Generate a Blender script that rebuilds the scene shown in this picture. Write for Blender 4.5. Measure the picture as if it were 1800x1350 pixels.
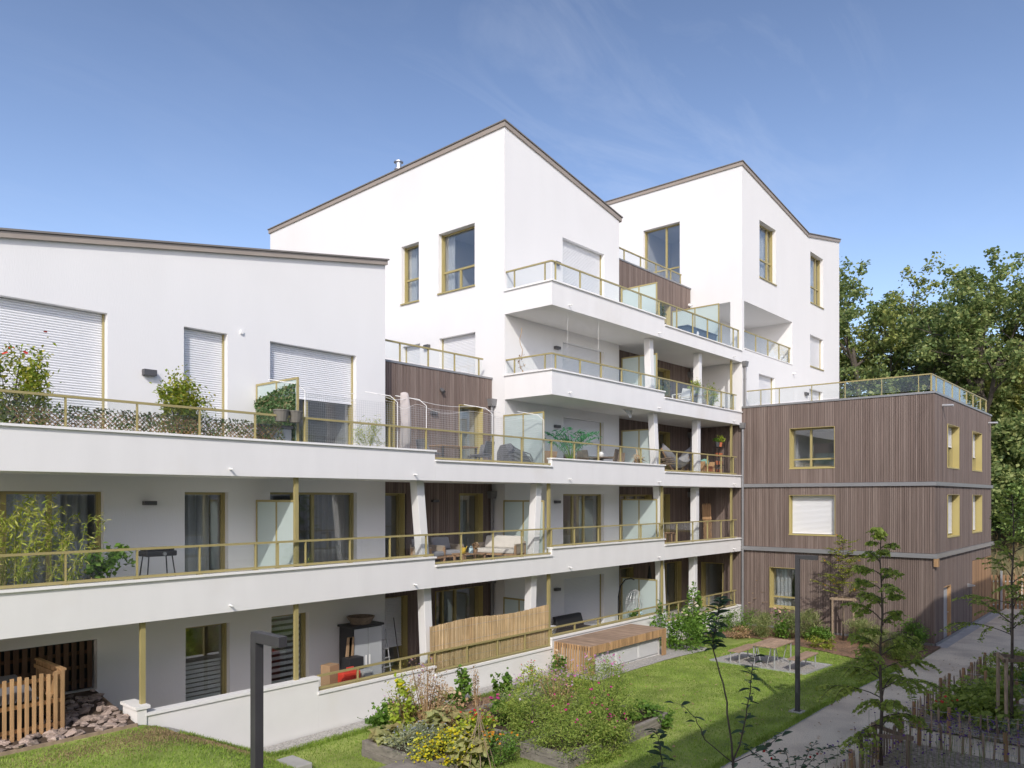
import bpy, math, random
import numpy as np
from mathutils import Vector, Matrix

for o in list(bpy.data.objects):
    bpy.data.objects.remove(o)
scene = bpy.context.scene
COL = scene.collection

# ------------------------------------------------------------------ camera
# world axes: X runs along the facade (away to the right), Y runs into the building, camera over the origin
HEAD = math.radians(41.07)
CAM_Z = 4.8
cam = bpy.data.cameras.new('camera')
camo = bpy.data.objects.new('camera', cam)
COL.objects.link(camo)
camo.location = (0, 0, CAM_Z)
camo.rotation_euler = (math.radians(90), 0, HEAD - math.radians(90))
cam.sensor_width = 36
cam.lens = 27.2
cam.shift_y = 0.1111
cam.clip_start = 0.1
cam.clip_end = 3000
scene.camera = camo

# ------------------------------------------------------------------ world, sun, exposure
SUN_DIR = Vector((1.27, 1.0, -1.15)).normalized()      # the way the sunlight travels
world = bpy.data.worlds.new('World')
scene.world = world
world.use_nodes = True
nt = world.node_tree
nt.nodes.clear()
wo = nt.nodes.new('ShaderNodeOutputWorld')
bg = nt.nodes.new('ShaderNodeBackground')
sky = nt.nodes.new('ShaderNodeTexSky')
sky.sky_type = 'NISHITA'
sky.sun_disc = False
sky.sun_elevation = math.asin(-SUN_DIR.z)
sky.sun_rotation = math.atan2(-SUN_DIR.x, -SUN_DIR.y)
sky.air_density = 1.0
sky.dust_density = 2.0
sky.ozone_density = 2.2
bg.inputs['Strength'].default_value = 0.125
# thin cirrus, laid out by direction on a high flat layer
tc = nt.nodes.new('ShaderNodeTexCoord')
sep = nt.nodes.new('ShaderNodeSeparateXYZ')
nt.links.new(tc.outputs['Generated'], sep.inputs[0])
def wmath(op, a, b=None):
    n = nt.nodes.new('ShaderNodeMath'); n.operation = op
    for i, v in enumerate((a, b)):
        if v is None: continue
        if isinstance(v, (int, float)): n.inputs[i].default_value = v
        else: nt.links.new(v, n.inputs[i])
    return n.outputs[0]
zz = wmath('ADD', wmath('MAXIMUM', sep.outputs['Z'], 0.0), 0.12)
comb = nt.nodes.new('ShaderNodeCombineXYZ')
nt.links.new(wmath('DIVIDE', sep.outputs['X'], zz), comb.inputs[0])
nt.links.new(wmath('DIVIDE', sep.outputs['Y'], zz), comb.inputs[1])
mp = nt.nodes.new('ShaderNodeMapping')
mp.inputs['Rotation'].default_value = (0, 0, math.radians(20))
mp.inputs['Scale'].default_value = (0.55, 1.25, 1)
mp.inputs['Location'].default_value = (0.35, 0.2, 0)
nt.links.new(comb.outputs[0], mp.inputs[0])
n1 = nt.nodes.new('ShaderNodeTexNoise')
n1.inputs['Scale'].default_value = 3.4; n1.inputs['Detail'].default_value = 9
n1.inputs['Roughness'].default_value = 0.62; n1.inputs['Distortion'].default_value = 0.9
nt.links.new(mp.outputs[0], n1.inputs['Vector'])
cr = nt.nodes.new('ShaderNodeValToRGB')
cr.color_ramp.elements[0].position = 0.47; cr.color_ramp.elements[0].color = (0, 0, 0, 1)
cr.color_ramp.elements[1].position = 0.86; cr.color_ramp.elements[1].color = (1, 1, 1, 1)
nt.links.new(n1.outputs[0], cr.inputs[0])
cm = nt.nodes.new('ShaderNodeMixRGB')
cm.inputs[2].default_value = (6.2, 6.4, 6.8, 1)
# one loose patch of cirrus ahead, hardly any elsewhere
dt = nt.nodes.new('ShaderNodeVectorMath'); dt.operation = 'DOT_PRODUCT'
dt.inputs[1].default_value = Vector((0.86, 0.53, 0.52)).normalized()
nt.links.new(tc.outputs['Generated'], dt.inputs[0])
mk = nt.nodes.new('ShaderNodeMapRange'); mk.inputs[1].default_value = 0.955; mk.inputs[2].default_value = 0.998
mk.inputs[3].default_value = 0.03; mk.inputs[4].default_value = 0.17
nt.links.new(dt.outputs['Value'], mk.inputs[0])
nt.links.new(wmath('MULTIPLY', cr.outputs[0], mk.outputs[0]), cm.inputs[0])
tn = nt.nodes.new('ShaderNodeMixRGB'); tn.blend_type = 'MULTIPLY'; tn.inputs[0].default_value = 1
tn.inputs[2].default_value = (0.99, 0.945, 1.0, 1)
hz = nt.nodes.new('ShaderNodeMapRange')                  # paler air towards the horizon, the same all round
hz.inputs[1].default_value = 0.0; hz.inputs[2].default_value = 0.62; hz.inputs[3].default_value = 1.50; hz.inputs[4].default_value = 0.78
nt.links.new(sep.outputs['Z'], hz.inputs[0])
hm = nt.nodes.new('ShaderNodeVectorMath'); hm.operation = 'SCALE'
nt.links.new(sky.outputs[0], hm.inputs[0]); nt.links.new(hz.outputs[0], hm.inputs['Scale'])
nt.links.new(hm.outputs[0], tn.inputs[1])
nt.links.new(tn.outputs[0], cm.inputs[1])
nt.links.new(cm.outputs[0], bg.inputs['Color'])
nt.links.new(bg.outputs[0], wo.inputs['Surface'])

sun = bpy.data.lights.new('sun', 'SUN')
suno = bpy.data.objects.new('sun', sun)
COL.objects.link(suno)
suno.location = (-40, -40, 50)
suno.rotation_euler = SUN_DIR.to_track_quat('-Z', 'Y').to_euler()
sun.energy = 2.0
sun.angle = math.radians(0.53)
sun.color = (1.0, 0.95, 0.875)

scene.view_settings.view_transform = 'Standard'
scene.view_settings.look = 'None'
scene.view_settings.exposure = 0.56
scene.view_settings.gamma = 1
scene.view_settings.use_curve_mapping = False
scene.render.resolution_x = 1024
scene.render.resolution_y = 768
scene.cycles.max_bounces = 10
scene.cycles.transparent_max_bounces = 24
scene.cycles.transmission_bounces = 6

R = random.Random(7)
NR = np.random.default_rng(11)

# ------------------------------------------------------------------ materials
M = {}
def _n(t, kind): return t.nodes.new(kind)
def mat(name, col, rough=0.7, var=0.0, vscale=1.0, vstretch=(1, 1, 1), bump=0.0, bscale=40.0, bstretch=(1, 1, 1),
        island=0.0, island_col=None, metal=0.0, trans=None, spec=0.5, col2=None, c2scale=0.3, c2pos=(0.45, 0.65), obj_rand=0.0):
    m = bpy.data.materials.new(name)
    m.use_nodes = True
    t = m.node_tree
    b = t.nodes['Principled BSDF']
    b.inputs['Roughness'].default_value = rough
    b.inputs['Metallic'].default_value = metal
    b.inputs['Specular IOR Level'].default_value = spec
    rgb = _n(t, 'ShaderNodeRGB'); rgb.outputs[0].default_value = (*col, 1)
    out = rgb.outputs[0]
    geo = _n(t, 'ShaderNodeNewGeometry')
    def noise(scale, stretch, detail=5):
        mpn = _n(t, 'ShaderNodeMapping'); mpn.inputs['Scale'].default_value = stretch
        t.links.new(geo.outputs['Position'], mpn.inputs[0])
        nn = _n(t, 'ShaderNodeTexNoise'); nn.inputs['Scale'].default_value = scale; nn.inputs['Detail'].default_value = detail
        t.links.new(mpn.outputs[0], nn.inputs['Vector'])
        return nn.outputs[0]
    def mixc(fac, a, c):
        mx = _n(t, 'ShaderNodeMixRGB')
        if isinstance(fac, float): mx.inputs[0].default_value = fac
        else: t.links.new(fac, mx.inputs[0])
        t.links.new(a, mx.inputs[1])
        if isinstance(c, tuple): mx.inputs[2].default_value = (*c, 1)
        else: t.links.new(c, mx.inputs[2])
        return mx.outputs[0]
    if col2:
        rmp = _n(t, 'ShaderNodeMapRange')
        rmp.inputs[1].default_value, rmp.inputs[2].default_value = c2pos
        t.links.new(noise(c2scale, (1, 1, 1), 7), rmp.inputs[0])
        out = mixc(rmp.outputs[0], out, col2)
    if island:
        if island_col:
            ramp = _n(t, 'ShaderNodeValToRGB')
            els = ramp.color_ramp.elements
            n_ = len(island_col)
            els[0].position = 0; els[0].color = (*island_col[0], 1)
            els[1].position = 1; els[1].color = (*island_col[-1], 1)
            for k in range(1, n_ - 1):
                e = els.new(k / (n_ - 1)); e.color = (*island_col[k], 1)
            t.links.new(geo.outputs['Random Per Island'], ramp.inputs[0])
            out = mixc(island, out, ramp.outputs[0])
        else:
            hsv = _n(t, 'ShaderNodeHueSaturation')
            mr = _n(t, 'ShaderNodeMapRange')
            mr.inputs[3].default_value = 1 - island; mr.inputs[4].default_value = 1 + island
            t.links.new(geo.outputs['Random Per Island'], mr.inputs[0])
            t.links.new(mr.outputs[0], hsv.inputs['Value'])
            t.links.new(out, hsv.inputs['Color'])
            out = hsv.outputs[0]
    if obj_rand:
        oi = _n(t, 'ShaderNodeObjectInfo')
        hsv = _n(t, 'ShaderNodeHueSaturation')
        mr = _n(t, 'ShaderNodeMapRange')
        mr.inputs[3].default_value = 1 - obj_rand; mr.inputs[4].default_value = 1 + obj_rand
        t.links.new(oi.outputs['Random'], mr.inputs[0])
        t.links.new(mr.outputs[0], hsv.inputs['Value'])
        t.links.new(out, hsv.inputs['Color'])
        out = hsv.outputs[0]
    if var:
        hsv = _n(t, 'ShaderNodeHueSaturation')
        mr = _n(t, 'ShaderNodeMapRange')
        mr.inputs[1].default_value = 0.3; mr.inputs[2].default_value = 0.7
        mr.inputs[3].default_value = 1 - var; mr.inputs[4].default_value = 1 + var
        t.links.new(noise(vscale, vstretch), mr.inputs[0])
        t.links.new(mr.outputs[0], hsv.inputs['Value'])
        t.links.new(out, hsv.inputs['Color'])
        out = hsv.outputs[0]
    t.links.new(out, b.inputs['Base Color'])
    if bump:
        bn = _n(t, 'ShaderNodeBump'); bn.inputs['Strength'].default_value = bump; bn.inputs['Distance'].default_value = 0.02
        t.links.new(noise(bscale, bstretch, 3), bn.inputs['Height'])
        t.links.new(bn.outputs[0], b.inputs['Normal'])
    if trans:                                  # leaves: part of the light passes through
        tr = _n(t, 'ShaderNodeBsdfTranslucent')
        t.links.new(out, tr.inputs[0])
        ms = _n(t, 'ShaderNodeMixShader'); ms.inputs[0].default_value = trans
        t.links.new(b.outputs[0], ms.inputs[1]); t.links.new(tr.outputs[0], ms.inputs[2])
        t.links.new(ms.outputs[0], t.nodes['Material Output'].inputs[0])
    M[name] = m
    return m

def glass(name, tint, refl=1.5, haze=0.0):
    m = bpy.data.materials.new(name); m.use_nodes = True
    t = m.node_tree
    t.nodes.remove(t.nodes['Principled BSDF'])
    tr = _n(t, 'ShaderNodeBsdfTransparent'); tr.inputs[0].default_value = (*tint, 1)
    gl = _n(t, 'ShaderNodeBsdfGlossy'); gl.inputs['Roughness'].default_value = 0.02
    lw = _n(t, 'ShaderNodeLayerWeight'); lw.inputs[0].default_value = 0.5       # 1 - cos, the same from both sides
    pw = _n(t, 'ShaderNodeMath'); pw.operation = 'POWER'; pw.inputs[1].default_value = 5
    t.links.new(lw.outputs['Facing'], pw.inputs[0])
    f0 = ((refl - 1) / (refl + 1)) ** 2
    fr = _n(t, 'ShaderNodeMath'); fr.operation = 'MULTIPLY_ADD'; fr.inputs[1].default_value = 1 - f0; fr.inputs[2].default_value = f0
    t.links.new(pw.outputs[0], fr.inputs[0])
    ms = _n(t, 'ShaderNodeMixShader')
    t.links.new(fr.outputs[0], ms.inputs[0]); t.links.new(tr.outputs[0], ms.inputs[1]); t.links.new(gl.outputs[0], ms.inputs[2])
    res = ms.outputs[0]
    if haze:
        df = _n(t, 'ShaderNodeBsdfDiffuse'); df.inputs[0].default_value = (0.72, 0.80, 0.79, 1)
        tl = _n(t, 'ShaderNodeBsdfTranslucent'); tl.inputs[0].default_value = (0.72, 0.82, 0.80, 1)
        m2 = _n(t, 'ShaderNodeMixShader'); m2.inputs[0].default_value = 0.4
        t.links.new(df.outputs[0], m2.inputs[1]); t.links.new(tl.outputs[0], m2.inputs[2])
        m3 = _n(t, 'ShaderNodeMixShader'); m3.inputs[0].default_value = haze
        t.links.new(res, m3.inputs[1]); t.links.new(m2.outputs[0], m3.inputs[2])
        res = m3.outputs[0]
    t.links.new(res, t.nodes['Material Output'].inputs[0])
    M[name] = m

mat('stucco', (0.755, 0.755, 0.755), 0.9, var=0.013, vscale=1.3, vstretch=(1, 1, 0.25), bump=0.14, bscale=60, bstretch=(1, 1, 0.15), col2=(0.715, 0.715, 0.712), c2scale=0.22, c2pos=(0.5, 0.75))
mat('band', (0.77, 0.765, 0.76), 0.9, var=0.025, vscale=2.2, vstretch=(1, 1, 0.2), bump=0.10, bscale=70, col2=(0.70, 0.675, 0.64), c2scale=0.55, c2pos=(0.58, 0.86))
mat('garden_white', (0.80, 0.79, 0.775), 0.9, var=0.03, vscale=1.2, bump=0.1, bscale=70, col2=(0.70, 0.67, 0.62), c2scale=0.6, c2pos=(0.55, 0.8))
mat('soffit', (0.76, 0.745, 0.72), 0.9, var=0.03, vscale=0.8)
mat('coping', (0.84, 0.835, 0.82), 0.6, var=0.02, vscale=2)
mat('gold', (0.36, 0.305, 0.135), 0.42, var=0.04, vscale=3, spec=0.5)
mat('gold_reveal', (0.46, 0.385, 0.155), 0.5, var=0.03, vscale=2)
mat('taupe', (0.33, 0.285, 0.245), 0.5, var=0.06, vscale=1.5)
mat('roof_dark', (0.055, 0.052, 0.05), 0.6)
mat('roof_zinc', (0.19, 0.175, 0.16), 0.55, var=0.08, vscale=0.6)
mat('clad', (0.176, 0.132, 0.113), 0.8, island=0.6, island_col=[(0.125, 0.091, 0.077), (0.180, 0.136, 0.117), (0.158, 0.117, 0.099), (0.250, 0.198, 0.172), (0.202, 0.155, 0.134)], var=0.16, vscale=2.2, vstretch=(7, 7, 0.35), bump=0.2, bscale=30, bstretch=(4, 4, 0.2))
mat('clad_back', (0.06, 0.045, 0.038), 0.9)
mat('clad_light', (0.34, 0.20, 0.105), 0.75, island=0.22, var=0.14, vscale=2.0, vstretch=(6, 6, 0.4))
mat('flashing', (0.27, 0.272, 0.28), 0.4, metal=0.3, var=0.04, vscale=2)
mat('zinc_pipe', (0.24, 0.24, 0.245), 0.45, metal=0.3)
mat('shutter', (0.79, 0.80, 0.82), 0.45, spec=0.4, var=0.01)
mat('room', (0.50, 0.49, 0.48), 0.9)
mat('curtain', (0.72, 0.73, 0.73), 0.9, trans=0.35, var=0.08, vscale=2)
mat('curtain_grey', (0.42, 0.40, 0.38), 0.9, trans=0.25, var=0.08, vscale=2)
mat('blind', (0.80, 0.84, 0.82), 0.8, trans=0.2)
mat('lamp_grey', (0.085, 0.085, 0.09), 0.5)
mat('anthracite', (0.055, 0.053, 0.056), 0.5, var=0.1, vscale=4)
mat('steel', (0.62, 0.63, 0.64), 0.28, metal=0.9)
mat('galva', (0.55, 0.56, 0.57), 0.4, metal=0.5)
mat('white_paint', (0.80, 0.80, 0.79), 0.5)
mat('floor_tile', (0.46, 0.43, 0.39), 0.7, var=0.1, vscale=2)
glass('glass_rail', (0.968, 0.98, 0.977), 1.5)
glass('glass_window', (0.93, 0.95, 0.96), 2.2)
glass('frost', (0.75, 0.86, 0.85), 1.45, haze=0.86)
glass('net', (0.9, 0.9, 0.9), 1.05)
# timber
mat('larch', (0.44, 0.27, 0.135), 0.7, obj_rand=0.22, var=0.18, vscale=3, vstretch=(5, 5, 0.6), bump=0.15, bscale=40)
mat('larch_weathered', (0.33, 0.235, 0.170), 0.8, obj_rand=0.2, var=0.2, vscale=3, vstretch=(4, 1, 4), bump=0.15, bscale=40)
mat('fence_dark', (0.105, 0.062, 0.038), 0.8, obj_rand=0.25, var=0.2, vscale=3, vstretch=(5, 5, 0.6))
mat('sleeper', (0.24, 0.215, 0.19), 0.9, obj_rand=0.12, var=0.25, vscale=4, vstretch=(1, 1, 4), bump=0.4, bscale=14)
mat('table_wood', (0.42, 0.29, 0.20), 0.75, obj_rand=0.18, var=0.2, vscale=4, vstretch=(0.6, 5, 5))
mat('chestnut', (0.33, 0.245, 0.175), 0.85, obj_rand=0.4, var=0.25, vscale=6, vstretch=(4, 4, 0.7), bump=0.3, bscale=30)
mat('stake', (0.34, 0.255, 0.18), 0.85, obj_rand=0.15, var=0.2, vscale=4, vstretch=(3, 3, 0.6))
mat('bark', (0.10, 0.078, 0.06), 0.9, var=0.3, vscale=6, bump=0.4, bscale=20)
mat('bark_far', (0.085, 0.072, 0.058), 0.9, var=0.3, vscale=2)
mat('reed', (0.50, 0.36, 0.20), 0.8, island=1.0, island_col=[(0.26, 0.17, 0.085), (0.66, 0.49, 0.28), (0.50, 0.35, 0.18), (0.78, 0.63, 0.41), (0.36, 0.24, 0.12), (0.62, 0.47, 0.27)], var=0.1, vscale=3)
mat('wicker', (0.20, 0.155, 0.12), 0.9, var=0.2, vscale=20, bump=0.5, bscale=60)
mat('rope_beige', (0.36, 0.30, 0.235), 0.9, var=0.2, vscale=25, bump=0.4, bscale=60)
mat('cushion', (0.62, 0.585, 0.54), 0.95, var=0.05, vscale=5, bump=0.2, bscale=12)
mat('cushion_grey', (0.30, 0.30, 0.32), 0.95, var=0.05, vscale=5)
mat('teak', (0.36, 0.225, 0.13), 0.7, var=0.15, vscale=6)
mat('terracotta', (0.42, 0.13, 0.055), 0.8, obj_rand=0.2)
mat('pot_dark', (0.06, 0.06, 0.062), 0.6)
mat('pot_taupe', (0.17, 0.16, 0.14), 0.6)
mat('soil', (0.075, 0.052, 0.036), 0.95, var=0.3, vscale=8, bump=0.6, bscale=30)
mat('tarp', (0.17, 0.17, 0.185), 0.7, var=0.1, vscale=3)
mat('parasol', (0.50, 0.455, 0.44), 0.9, var=0.06, vscale=4, bump=0.3, bscale=8)
mat('bin_blue', (0.075, 0.105, 0.155), 0.5)
mat('cab_grey', (0.42, 0.44, 0.46), 0.5)
mat('cab_dark', (0.025, 0.025, 0.028), 0.5)
mat('red_plastic', (0.62, 0.055, 0.035), 0.45)
mat('yellow_paint', (0.62, 0.42, 0.04), 0.5)
mat('cardboard', (0.36, 0.235, 0.135), 0.85)
mat('black', (0.018, 0.018, 0.02), 0.55)
mat('white_plastic', (0.80, 0.80, 0.79), 0.4)
mat('teal', (0.20, 0.42, 0.36), 0.7)
mat('paleblue', (0.50, 0.66, 0.72), 0.7)
# ground
mat('grass', (0.225, 0.305, 0.055), 0.95, var=0.30, vscale=1.4, bump=0.5, bscale=30, col2=(0.30, 0.345, 0.09), c2scale=0.7, c2pos=(0.4, 0.7))
mat('grass_blade', (0.12, 0.22, 0.03), 0.7, island=0.85, island_col=[(0.17, 0.275, 0.036), (0.265, 0.395, 0.055), (0.310, 0.440, 0.068), (0.40, 0.45, 0.13)], var=0.30, vscale=1.1, trans=0.35, spec=0.3)
mat('grass_dry', (0.30, 0.225, 0.12), 0.9, island=0.4, var=0.2, vscale=3, trans=0.2)
mat('path', (0.74, 0.65, 0.50), 0.92, var=0.17, vscale=22, vstretch=(1, 2, 1), bump=0.35, bscale=55, col2=(0.53, 0.455, 0.355), c2scale=0.7, c2pos=(0.42, 0.66))
mat('gravel', (0.42, 0.40, 0.37), 0.95, var=0.45, vscale=28, bump=0.9, bscale=34)
mat('mulch', (0.26, 0.155, 0.095), 0.95, var=0.45, vscale=14, bump=0.9, bscale=22, col2=(0.16, 0.10, 0.065), c2scale=1.2)
mat('mulch_dark', (0.33, 0.28, 0.23), 0.95, var=0.5, vscale=16, bump=0.9, bscale=24)
mat('earth', (0.13, 0.12, 0.055), 0.95, var=0.3, vscale=0.3, col2=(0.26, 0.19, 0.10), c2scale=0.13)
mat('bank', (0.33, 0.245, 0.125), 0.95, var=0.35, vscale=0.9, bump=0.6, bscale=6, col2=(0.12, 0.14, 0.04), c2scale=0.35, c2pos=(0.48, 0.62))
mat('stone', (0.36, 0.285, 0.245), 0.9, obj_rand=0.35, var=0.2, vscale=7, bump=0.4, bscale=20, col2=(0.30, 0.235, 0.195), c2scale=3)
mat('concrete', (0.42, 0.41, 0.39), 0.9, var=0.1, vscale=3, bump=0.2, bscale=40)
# leaves
def leafmat(name, cols, tr=0.4, rough=0.55):
    k = 1.0 if name.startswith('fl_') else (3.1 if name in ('leaf_oak', 'leaf_oak2', 'leaf_far') else 3.0 if name == 'leaf_shade' else 1.95)
    cols = [tuple(min(.62, c * k) for c in q) for q in cols]
    mat(name, cols[len(cols) // 2], rough, island=1.0, island_col=cols, trans=tr, spec=0.35)
leafmat('leaf_oak', [(0.038, 0.060, 0.022), (0.070, 0.098, 0.034), (0.102, 0.126, 0.044), (0.140, 0.150, 0.058)], 0.45)
leafmat('leaf_oak2', [(0.045, 0.062, 0.018), (0.080, 0.100, 0.028), (0.115, 0.130, 0.036), (0.155, 0.150, 0.045)], 0.34)
leafmat('leaf_far', [(0.030, 0.055, 0.016), (0.060, 0.095, 0.026), (0.09, 0.12, 0.03)], 0.3)
leafmat('leaf_shade', [(0.075, 0.100, 0.022), (0.115, 0.150, 0.030), (0.165, 0.195, 0.045)], 0.5)
leafmat('leaf_shrub', [(0.060, 0.095, 0.012), (0.120, 0.160, 0.018), (0.190, 0.215, 0.030), (0.24, 0.21, 0.04)])
leafmat('leaf_green', [(0.040, 0.085, 0.014), (0.080, 0.150, 0.022), (0.125, 0.205, 0.036)])
leafmat('leaf_bamboo', [(0.115, 0.165, 0.020), (0.200, 0.240, 0.035), (0.290, 0.300, 0.070), (0.34, 0.30, 0.11)])
leafmat('leaf_ivy', [(0.028, 0.062, 0.020), (0.055, 0.105, 0.035), (0.105, 0.160, 0.075), (0.20, 0.16, 0.09)])
leafmat('leaf_dark', [(0.045, 0.075, 0.028), (0.080, 0.115, 0.042), (0.12, 0.14, 0.06), (0.16, 0.12, 0.07)])
leafmat('leaf_palm', [(0.020, 0.120, 0.048), (0.035, 0.170, 0.065), (0.07, 0.25, 0.11)], 0.3)
leafmat('leaf_cosmos', [(0.100, 0.155, 0.028), (0.165, 0.225, 0.042), (0.25, 0.275, 0.07)])
leafmat('leaf_lime', [(0.135, 0.190, 0.020), (0.215, 0.270, 0.030), (0.290, 0.310, 0.045)])
leafmat('leaf_grey', [(0.150, 0.175, 0.115), (0.230, 0.255, 0.175), (0.29, 0.30, 0.20)])
leafmat('leaf_squash', [(0.195, 0.240, 0.085), (0.290, 0.315, 0.125), (0.400, 0.370, 0.145)])
leafmat('leaf_dry', [(0.130, 0.078, 0.042), (0.230, 0.150, 0.080), (0.33, 0.23, 0.13)], 0.2)
leafmat('leaf_apple', [(0.030, 0.060, 0.028), (0.048, 0.088, 0.036), (0.08, 0.12, 0.045)], 0.35)
leafmat('leaf_grass', [(0.085, 0.120, 0.035), (0.140, 0.175, 0.060), (0.24, 0.235, 0.11)])
leafmat('fl_pink', [(0.62, 0.14, 0.36), (0.72, 0.33, 0.55), (0.78, 0.52, 0.66)], 0.3)
leafmat('fl_magenta', [(0.52, 0.015, 0.16), (0.62, 0.03, 0.24), (0.66, 0.10, 0.32)], 0.3)
leafmat('fl_yellow', [(0.72, 0.44, 0.01), (0.80, 0.58, 0.02), (0.78, 0.62, 0.08)], 0.25)
leafmat('fl_orange', [(0.70, 0.20, 0.01), (0.76, 0.29, 0.02)], 0.2)
leafmat('fl_purple', [(0.085, 0.035, 0.16), (0.16, 0.07, 0.28), (0.06, 0.03, 0.07)], 0.2)
leafmat('fl_mauve', [(0.45, 0.26, 0.56), (0.58, 0.34, 0.62)], 0.3)
leafmat('fl_blue', [(0.22, 0.26, 0.62), (0.33, 0.36, 0.70)], 0.3)
leafmat('fl_cream', [(0.62, 0.45, 0.30), (0.72, 0.58, 0.42), (0.70, 0.50, 0.40)], 0.2)
leafmat('fl_red', [(0.55, 0.03, 0.02), (0.66, 0.07, 0.05)], 0.2)
leafmat('fl_salmon', [(0.62, 0.30, 0.22), (0.70, 0.42, 0.33)], 0.2)

# ------------------------------------------------------------------ geometry helpers
def wloc(o):
    v = Vector((0, 0, 0))
    while o is not None:
        v = v + o.location
        o = o.parent
    return v

def thing(name, label, cat, loc=(0, 0, 0), rz=0.0, group=None):
    o = bpy.data.objects.new(name, None)
    COL.objects.link(o)
    o.empty_display_size = 0.2
    o.location = loc
    o.rotation_euler = (0, 0, rz)
    o['label'] = label; o['category'] = cat
    if group: o['group'] = group
    return o

def tag(o, label, cat, group=None):
    o['label'] = label; o['category'] = cat
    if group: o['group'] = group
    return o

class MB:
    """collects faces in world (or local) coordinates; build() links them as one mesh object"""
    def __init__(s): s.v = []; s.f = []
    def quad(s, a, b, c, d):
        i = len(s.v); s.v += [a, b, c, d]; s.f.append((i, i + 1, i + 2, i + 3)); return s
    def poly(s, pts):
        i = len(s.v); s.v += list(pts); s.f.append(tuple(range(i, i + len(pts)))); return s
    def box(s, x0, x1, y0, y1, z0, z1):
        i = len(s.v)
        s.v += [(x0, y0, z0), (x1, y0, z0), (x1, y1, z0), (x0, y1, z0), (x0, y0, z1), (x1, y0, z1), (x1, y1, z1), (x0, y1, z1)]
        s.f += [tuple(i + k for k in q) for q in ((0, 3, 2, 1), (4, 5, 6, 7), (0, 1, 5, 4), (1, 2, 6, 5), (2, 3, 7, 6), (3, 0, 4, 7))]
        return s
    def hexa(s, bot, top):
        """bot, top: 4 points each, anticlockwise seen from above"""
        i = len(s.v); s.v += list(bot) + list(top)
        s.f += [tuple(i + k for k in q) for q in ((0, 3, 2, 1), (4, 5, 6, 7), (0, 1, 5, 4), (1, 2, 6, 5), (2, 3, 7, 6), (3, 0, 4, 7))]
        return s
    def obox(s, c, dx, dy, dz, ang=0.0, tilt=0.0, taxis='x'):
        """box of size dx,dy,dz centred on c, turned about z then tilted"""
        m = Matrix.Rotation(ang, 3, 'Z')
        if tilt: m = m @ Matrix.Rotation(tilt, 3, taxis.upper())
        p = [Vector(c) + m @ Vector((sx * dx / 2, sy * dy / 2, sz * dz / 2)) for sz in (-1, 1) for sx, sy in ((-1, -1), (1, -1), (1, 1), (-1, 1))]
        return s.hexa([tuple(q) for q in p[:4]], [tuple(q) for q in p[4:]])
    def bar(s, p0, p1, w, h, up=(0, 0, 1)):
        p0 = Vector(p0); p1 = Vector(p1); d = (p1 - p0).normalized()
        u = Vector(up)
        if abs(d.dot(u)) > 0.98: u = Vector((1, 0, 0))
        sd = d.cross(u).normalized(); u = sd.cross(d).normalized()
        c = [(-w / 2, -h / 2), (w / 2, -h / 2), (w / 2, h / 2), (-w / 2, h / 2)]
        A = [tuple(p0 + sd * a + u * b) for a, b in c]; B = [tuple(p1 + sd * a + u * b) for a, b in c]
        i = len(s.v); s.v += A + B
        s.f += [tuple(i + k for k in q) for q in ((0, 1, 2, 3), (7, 6, 5, 4), (0, 4, 5, 1), (1, 5, 6, 2), (2, 6, 7, 3), (3, 7, 4, 0))]
        return s
    def tube(s, pts, rad, n=8, cap=True):
        pts = [Vector(p) for p in pts]
        if not isinstance(rad, (list, tuple)): rad = [rad] * len(pts)
        rings = []
        ref = Vector((0.31, 0.77, 0.55))
        for k, p in enumerate(pts):
            d = (pts[min(k + 1, len(pts) - 1)] - pts[max(k - 1, 0)]).normalized()
            a = d.cross(ref)
            if a.length < 1e-3: a = d.cross(Vector((1, 0, 0)))
            a.normalize(); b = d.cross(a)
            i = len(s.v); rings.append(i)
            for j in range(n):
                t = 2 * math.pi * j / n
                s.v.append(tuple(p + (a * math.cos(t) + b * math.sin(t)) * rad[k]))
        for k in range(len(pts) - 1):
            for j in range(n):
                s.f.append((rings[k] + j, rings[k] + (j + 1) % n, rings[k + 1] + (j + 1) % n, rings[k + 1] + j))
        if cap:
            s.f.append(tuple(rings[0] + j for j in reversed(range(n))))
            s.f.append(tuple(rings[-1] + j for j in range(n)))
        return s
    def lathe(s, c, prof, n=16, cap=True):
        """prof: (radius, z) pairs from the bottom up"""
        rings = []
        for r, z in prof:
            i = len(s.v); rings.append(i)
            for j in range(n):
                t = 2 * math.pi * j / n
                s.v.append((c[0] + r * math.cos(t), c[1] + r * math.sin(t), c[2] + z))
        for k in range(len(prof) - 1):
            for j in range(n):
                s.f.append((rings[k] + j, rings[k] + (j + 1) % n, rings[k + 1] + (j + 1) % n, rings[k + 1] + j))
        if cap:
            s.f.append(tuple(rings[0] + j for j in reversed(range(n))))
            s.f.append(tuple(rings[-1] + j for j in range(n)))
        return s
    def blob(s, c, rx, ry, rz, nu=12, nv=8, lump=0.0, rng=R, e=1.0):
        i0 = len(s.v)
        def sp(v): return math.copysign(abs(v) ** e, v)
        for a in range(nv + 1):
            th = math.pi * a / nv
            for b in range(nu):
                ph = 2 * math.pi * b / nu
                k = 1 + lump * (rng.random() - 0.5)
                s.v.append((c[0] + rx * k * sp(math.sin(th)) * sp(math.cos(ph)), c[1] + ry * k * sp(math.sin(th)) * sp(math.sin(ph)), c[2] + rz * k * sp(math.cos(th))))
        for a in range(nv):
            for b in range(nu):
                s.f.append((i0 + a * nu + b, i0 + (a + 1) * nu + b, i0 + (a + 1) * nu + (b + 1) % nu, i0 + a * nu + (b + 1) % nu))
        return s
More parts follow.
